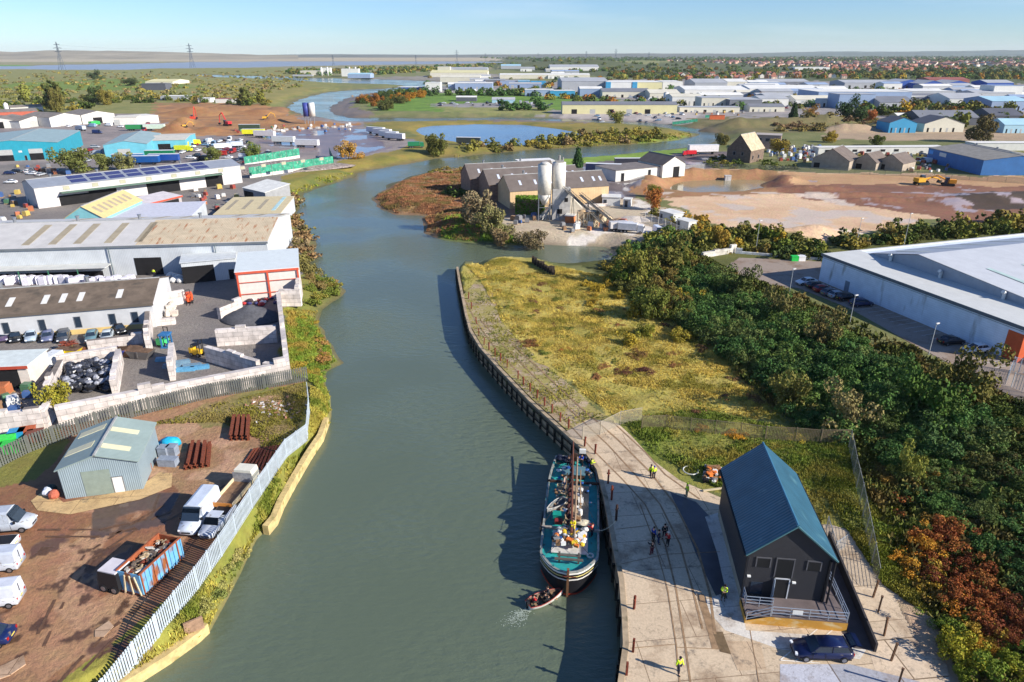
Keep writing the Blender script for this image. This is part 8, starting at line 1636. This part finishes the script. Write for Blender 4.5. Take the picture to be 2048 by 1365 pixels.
# hedges and scrub round the service yard and excavation
thicket([(1240,505),(1330,470),(1400,480),(1410,510),(1340,500),(1260,520)], 26, 112, 3.2, (2.0,3.4), (.8,1.1), DARK[:4]+OLIVE[:2], 'dark bush along the creek below the batching plant', 'dark bushes below the batching plant')
thicket([(1350,465),(1480,470),(1560,480),(1640,500),(1640,515),(1480,505),(1400,510)], 46, 113, 2.8, (1.8,3.0), (.8,1.2), OLIVE+[S(170,142,50),S(100,112,44)], 'olive and yellow bush between the excavation and the service yard', 'bushes between the excavation and the service yard')
thicket([(1560,495),(1640,500),(1640,518),(1560,515)], 16, 114, 2.0, (1.8,2.6), (.8,1.1), GREEN, 'dark green hedge bush behind the crash barrier', 'hedge behind the crash barrier')
thicket([(1660,490),(1800,470),(1900,455),(2048,440),(2300,420),(2300,455),(2048,468),(1800,487),(1700,498)], 80, 115, 2.6, (2.2,3.6), (.9,1.2), GREEN+OLIVE, 'mixed green bush in the hedge behind the long warehouse roof', 'hedge behind the long warehouse')
thicket([(1300,425),(1400,440),(1450,470),(1350,460)], 16, 116, 3, (1.6,2.6), (.8,1.1), [S(160,130,56),S(120,116,54),S(176,140,54)], 'yellow-brown bush beside the plant access road', 'bushes beside the plant access road')
tree('tree', 'orange-brown small tree at the left corner of the excavation', 'tree', None, on(1308,420), 3.2, 6, S(172,110,56), 'round', 1); tree('tree', 'yellow slender tree near the lamp post beyond the service yard', 'tree', None, on(1440,500), 3, 5.5, S(170,140,60), 'round', 2)
tree('tree', 'grey bare-looking willow left of the batching plant', 'tree', None, on(960,450), 6, 8, S(140,124,92), 'round', 3); tree('tree', 'second grey-green willow in front of the brick warehouse gables', 'tree', None, on(985,462), 5, 6, S(128,122,76), 'round', 0); tree('tree', 'low grey-brown round tree between the plant and the creek', 'tree', None, on(1066,478), 5.5, 5, S(122,108,78), 'round', 1); tree('tree', 'pale brown round tree right of the willow', 'tree', None, on(1000,472), 3.4, 4, S(140,120,84), 'round', 2)
for i, (x, y, r, h, c, kd, lb_) in enumerate([(1155,335,5,9,S(56,84,42),'cone','dark green conifer behind the brick warehouse'),(1235,245,7,8,S(132,132,64),'round','rounded olive tree in front of the long pale yellow building'),(1445,290,5,5.5,S(110,104,56),'round','round olive tree at the creek bend beside the old barn'),(877,305,6,9,S(104,104,48),'round','tall olive tree on the dyke beside the green lorry'),(865,303,4,8,S(60,76,44),'round','dark tree close left of the tall olive tree on the dyke'),(697,318,6,6,S(176,134,60),'round','orange-yellow round tree at the river corner of the wet lot'),(157,346,9,9,S(104,108,56),'round','rounded green tree behind the left end of the solar roofed warehouse'),(210,340,5,6,S(120,124,66),'round','pale olive tree second behind the solar roofed warehouse'),(255,340,5.5,6,S(128,126,76),'round','pale olive tree third behind the solar roofed warehouse'),(430,325,5,6,S(116,122,62),'round','small green tree among the parked vehicles'),(508,322,5,6,S(110,120,56),'round','green tree by the end of the netting fence'),(125,825,2.6,4.2,S(146,138,50),'round','yellow-green bushy tree against the white block wall'),(1310,395,3,4,S(120,116,50),'round','small bush-like tree at the excavation corner'),(1960,285,9,12,S(104,92,56),'round','large brown-green tree right of the dark workshops'),(1585,243,7,14,S(56,76,44),'cone','dark conifer by the white gabled unit'),(1690,245,8,13,S(58,80,44),'round','dark green tall tree cluster, left one'),(1712,247,7,10,S(66,86,46),'round','dark green tall tree cluster, right one'),(1560,305,6,6,S(150,130,56),'round','yellow shrubby tree on the dirt track'),(1660,285,5,5,S(160,136,50),'round','yellow bush-like tree below the scrub heaps'),(1755,292,5,5,S(100,110,50),'round','green bush-like tree beside the merchant wall'),(1620,236,6,7,S(160,120,60),'round','orange-brown tree behind the scrub heaps'),(1738,242,5,7,S(180,110,60),'round','orange small tree behind the scrub heaps'),
    (115,225,6,26,S(88,96,48),'poplar','tallest poplar at the left standing behind the white sheds'),(120,226,7,16,S(110,104,52),'round','brownish tree at the foot of the tallest poplar'),(52,205,5,18,S(130,132,60),'poplar','yellow-green poplar left of the tallest poplar'),(102,221,8,10,S(90,96,50),'round','bushy tree between the two left poplars'),(492,211,5,17,S(96,100,48),'poplar','left poplar of the pair by the quarry heaps'),(523,209,6,15,S(120,118,52),'poplar','right poplar of the pair by the quarry heaps'),(196,208,11,13,S(66,80,42),'round','dark round tree of the clump beyond the white sheds'),(216,210,9,12,S(130,118,54),'round','yellow-brown tree right of the dark round tree'),(190,160,14,12,S(70,84,52),'round','dark tree in the marsh left of the black shed'),(262,172,12,10,S(70,80,50),'round','dark tree beside the black tarred shed')]):
    tree('tree' if kd != 'poplar' else 'poplar', lb_, 'tree', None, on(x, y, -.1), r if kd != 'poplar' else h, h, c, kd, i)
# creek-side lawns, dykes
thicket([(715,200),(790,186),(860,190),(770,222),(720,215)], 30, 121, 9, (4,8), (.9,1.3), GREEN+AUT[:2], 'tree on the river bend at the left of the lawns', 'trees on the river bend', 'tree', 'bush', 'tree')
thicket([(780,187),(1100,190),(1110,193),(900,194),(780,192)], 40, 122, 7, (4,7), (.9,1.1), DARK, 'dark evergreen in the long hedge below the lorry depot', 'long dark hedge below the lorry depot', 'hedge_tree', 'far', 'hedge')
thicket([(1000,210),(1090,212),(1090,222),(1000,222)], 12, 123, 8, (4,6), (.9,1.2), DARK[:3], 'dark round tree in the row below the hedge', 'round trees below the hedge', 'tree', 'far', 'tree')
thicket([(930,296),(1060,284),(1180,270),(1310,266),(1340,276),(1200,288),(1000,304)], 60, 124, 6, (3,5), (.8,1.1), OLIVE+[S(140,118,80),S(120,100,64)], 'olive-brown bush on the dyke between the pond and the creek', 'bushes on the pond dyke')
thicket([(655,372),(606,420),(640,500),(620,545),(596,520),(586,470),(575,390)], 60, 125, 2.6, (1.8,3.4), (.7,1.0), [S(134,116,84),S(120,112,62),S(140,112,76)], 'grey-brown bush along the bank beside the big pale warehouse', 'bushes beside the big warehouse bank')
thicket([(618,545),(650,545),(702,582),(650,615),(618,600)], 16, 126, 2.4, (1.5,2.6), (.7,1.0), [S(138,130,58),S(128,110,66),S(150,124,78),S(110,120,50)], 'straw and green bush on the bank spit below the red framed shed', 'bushes on the bank spit')
thicket([(640,650),(672,690),(688,728),(655,748),(630,700)], 12, 127, 1.6, (.9,1.6), (.7,1.0), [S(172,132,76),S(160,120,70),S(140,110,70)], 'tawny reed-like bush at the water edge below the bank spit', 'tawny bushes at the water edge')
thicket([(575,628),(620,620),(645,690),(640,760),(585,745)], 34, 128, 1.5, (.8,1.6), (.45,.7), [S(116,142,48),S(140,140,54),S(104,128,46),S(160,136,54)], 'bright green low bush on the bank beside the recycling yard', 'green bushes beside the recycling yard', kind='low')
thicket([(640,775),(652,800),(640,840),(628,835),(624,790)], 12, 129, 1.0, (.6,1.1), (.6,.9), [S(160,152,64),S(134,140,56)], 'straw-green tuft bush between the fence corner and the water', 'tuft bushes at the fence corner', kind='low')
thicket([(390,1215),(420,1150),(480,1075),(515,1040),(535,1060),(480,1150),(430,1225)], 26, 130, .9, (.6,1.1), (.6,.9), [S(150,146,82),S(120,128,66),S(160,150,90)], 'yellow-green tuft bush on the bank outside the palisade fence', 'tuft bushes outside the palisade fence', kind='low')
thicket([(170,838),(300,822),(420,792),(560,770),(560,762),(420,780),(300,806),(170,832)], 30, 131, 1.2, (.6,1.0), (.6,1.0), [S(150,146,54),S(110,122,48),S(136,134,52)], 'weedy bush between the block wall and the grey palisade fence', 'weeds along the block wall', kind='low')
thicket([(840,338),(960,330),(980,350),(840,360)], 6, 132, 5, (2,3), (.5,.7), OLIVE, 'low olive bush on the salt marsh edge', 'bushes on the salt marsh edge', kind='low')
thicket([(895,390),(950,372),(955,395),(905,402)], 8, 133, 3.5, (2,3.2), (.6,.8), [S(74,92,42),S(84,100,46)], 'dark green bush in the salt marsh left of the brick warehouse', 'bushes left of the brick warehouse')
thicket([(1540,240),(1760,235),(1770,262),(1560,268)], 40, 134, 7, (3,5.5), (.5,.8), [S(130,106,76),S(120,110,64),S(140,124,70)], 'brown scrub bush on the grassed heaps', 'scrub on the grassed heaps', kind='low')
thicket([(1750,225),(1980,215),(2300,225),(2300,250),(1980,262),(1780,262)], 90, 135, 9, (4,8), (.8,1.2), GREEN+OLIVE+AUT[:3], 'tree in the belt round the dark workshops at right', 'trees round the dark workshops', 'tree', 'far', 'tree')
thicket([(0,205),(300,196),(560,206),(540,214),(320,206),(0,232)], 60, 136, 9, (3,7), (.7,1.1), OLIVE+GREEN, 'scrub bush at the marsh edge behind the white sheds', 'scrub at the marsh edge', 'shrub', 'far')
thicket([(1400,318),(1460,312),(1600,335),(1600,345),(1420,338)], 30, 137, 3.5, (1.5,2.6), (.6,.9), GREEN+OLIVE, 'green bush along the fence behind the flooded excavation', 'bushes behind the flooded excavation')
flush_shrubs()
def spots(poly, n, seed, r0, r1): 
    g = random.Random(seed); out = []
    for x, y in scatter(poly, n, seed, 0, True): d_ = math.hypot(x, y); r = g.uniform(r0, r1); out.append((x, y, max(ground_z(x, y), -1), r))
    return out
PALF = DARK+GREEN+OLIVE+AUT[:4]
PALM = [S(130,122,76),S(116,116,66),S(146,130,80),S(104,108,64),S(134,114,80)]
colmass('woodland', 'tree belts and copses on the plain beyond the right estates', 'woodland', spots([(1050,128),(1400,126),(2600,122),(2600,158),(1640,150),(1400,150),(1250,156),(1200,146),(1050,140)], 1500, 201, 5, 9), 60, .16, DARK+GREEN+GREEN+OLIVE+AUT[1:2], 1)
colmass('woodland', 'nearer autumn tree belts between the estates and the village', 'woodland', spots([(1210,150),(1400,155),(1800,150),(2600,140),(2600,168),(1700,158),(1500,158),(1400,164),(1240,160)], 700, 202, 5, 9), 90, .13, DARK+GREEN+OLIVE+AUT[:3], 2, 1.1)
colmass('woodland', 'far hazy tree lines near the right horizon', 'woodland', spots([(950,116),(2600,111.5),(2600,124),(1400,126),(1080,123)], 2300, 203, 7, 14), 26, .25, DARK+[S(84,92,60)], 3)
colmass('woodland', 'scattered trees among the industrial units of the estates', 'trees', spots([(860,150),(1400,160),(2100,178),(2100,222),(1500,222),(1380,215),(1100,205),(1000,195),(850,170)], 330, 204, 3.5, 7), 90, .13, DARK+GREEN+OLIVE+AUT[:2], 4)
colmass('scrub', 'scrub and bushes spread over the marsh on the left bank', 'scrub', spots([(-700,146),(560,143),(620,150),(600,175),(480,200),(0,200),(-700,215)], 1500, 205, 2.0, 5), 34, .2, PALM+PALM+OLIVE, 5, .6)
colmass('woodland', 'tree line along the far shore of the creek by the works', 'trees', spots([(600,152),(760,150),(1000,136),(1100,132),(1100,126),(800,136),(560,142)], 330, 206, 5, 10), 50, .17, DARK+OLIVE, 6)
# ground cover near the camera
tufts('field_grass', 'golden tussocky grass covering the overgrown wharf field', 'grass', [(930,530),(1000,515),(1120,535),(1240,560),(1390,650),(1530,775),(1590,850),(1400,822),(1240,842),(1180,800),(1060,695),(1000,635),(960,560)], 60000, .22, .05, S(202,178,90), S(150,140,60), 301)
tufts('lower_field_grass', 'greener rough grass of the field strip beside and behind the boathouse', 'grass', [(1240,840),(1400,820),(1560,855),(1700,875),(1690,1000),(1640,1050),(1450,985),(1300,905)], 18000, .3, .055, S(120,134,54), S(156,144,66), 311)
tufts('bank_grass', 'straw and green grass on the bank outside the palisade fence', 'grass', [(622,775),(656,795),(640,850),(560,1010),(425,1240),(290,1365),(100,1560),(-60,1560),(130,1380),(330,1270),(410,1175),(480,1075),(560,940),(600,880),(620,840)], 20000, .38, .06, S(178,164,76), S(112,122,46), 302)
tufts('bank_grass', 'green and straw grass on the bank beside the recycling yard', 'grass', [(575,618),(640,600),(660,650),(692,730),(655,800),(622,765),(580,750)], 9000, .4, .08, S(128,140,52), S(160,138,66), 303)
tufts('slope_grass', 'green grass on the slope right of the boathouse', 'grass', [(1640,985),(1690,880),(1760,885),(1800,1010),(1810,1130),(1900,1260),(1850,1230),(1765,1170),(1700,1070)], 16000, .28, .06, S(122,128,48), S(146,138,60), 304)
tufts('marsh_reeds', 'reddish brown reeds and sea plants of the salt marsh', 'reeds', [(742,402),(752,382),(790,364),(850,348),(960,340),(955,395),(1000,445),(930,478),(870,476),(840,462),(852,436),(790,430)], 34000, .4, .12, S(164,116,82), S(128,110,66), 305)
tufts('creek_grass', 'bright green grass at the creek edge below the batching plant', 'grass', [(885,432),(945,428),(1010,462),(1120,482),(1240,490),(1200,495),(1000,487),(930,485),(880,470)], 9000, .4, .15, S(128,152,54), S(104,128,50), 306)
tufts('dyke_grass', 'green and gold grass of the river dykes', 'grass', [(1400,274),(1300,289),(1000,310),(800,332),(660,372),(600,405),(570,380),(640,350),(740,330),(900,305),(1250,275),(1380,262)], 16000, .5, .3, S(160,150,64), S(124,140,52), 307)
tufts('yard_weeds', 'weeds and rough grass at the back of the muddy yard', 'weeds', [(300,850),(420,812),(612,765),(608,830),(570,905),(530,930),(520,880),(440,845)], 6000, .2, .06, S(132,124,54), S(140,126,72), 308)
tufts('wharf_weeds', 'weeds growing through the old wharf slab', 'weeds', [(925,592),(945,655),(975,700),(1060,795),(1140,860),(1180,838),(1230,848),(1110,745),(1045,690),(990,600),(950,550),(918,540)], 6000, .2, .06, S(150,140,60), S(112,118,50), 309, zoff=.02)
tufts('scrub_undergrowth', 'dark undergrowth between the shrubs of the right thicket', 'undergrowth', [(1240,510),(1400,510),(1500,560),(1600,590),(1830,700),(2048,810),(2500,1000),(2500,1500),(1960,1400),(1880,1260),(1780,1100),(1700,880),(1560,830),(1380,660)], 30000, .7, .25, S(86,92,42), S(112,96,54), 310)
for P in (P_HATCH,P_EST,P_SAL,P_VAN,P_PICK,P_TRL,P_LOR,P_SKIP,P_PAL): kill(P)
# ---------------------------------------------------------------- haze
hm = bpy.data.materials.new('haze'); hm.use_nodes = True; t = hm.node_tree
for n in list(t.nodes):
    if n.type == 'BSDF_PRINCIPLED': t.nodes.remove(n)
pv = t.nodes.new('ShaderNodeVolumePrincipled'); pv.inputs['Color'].default_value = (.9,.96,1,1); pv.inputs['Density'].default_value = 2.8e-5; pv.inputs['Anisotropy'].default_value = 0
t.links.new(pv.outputs[0], [n for n in t.nodes if n.type == 'OUTPUT_MATERIAL'][0].inputs['Volume'])
o = MB().box(-26000,26000,-400,20000,-11,190).build('haze', hm); tag(o, 'thin blue autumn haze over the whole plain', 'haze', kind='stuff')
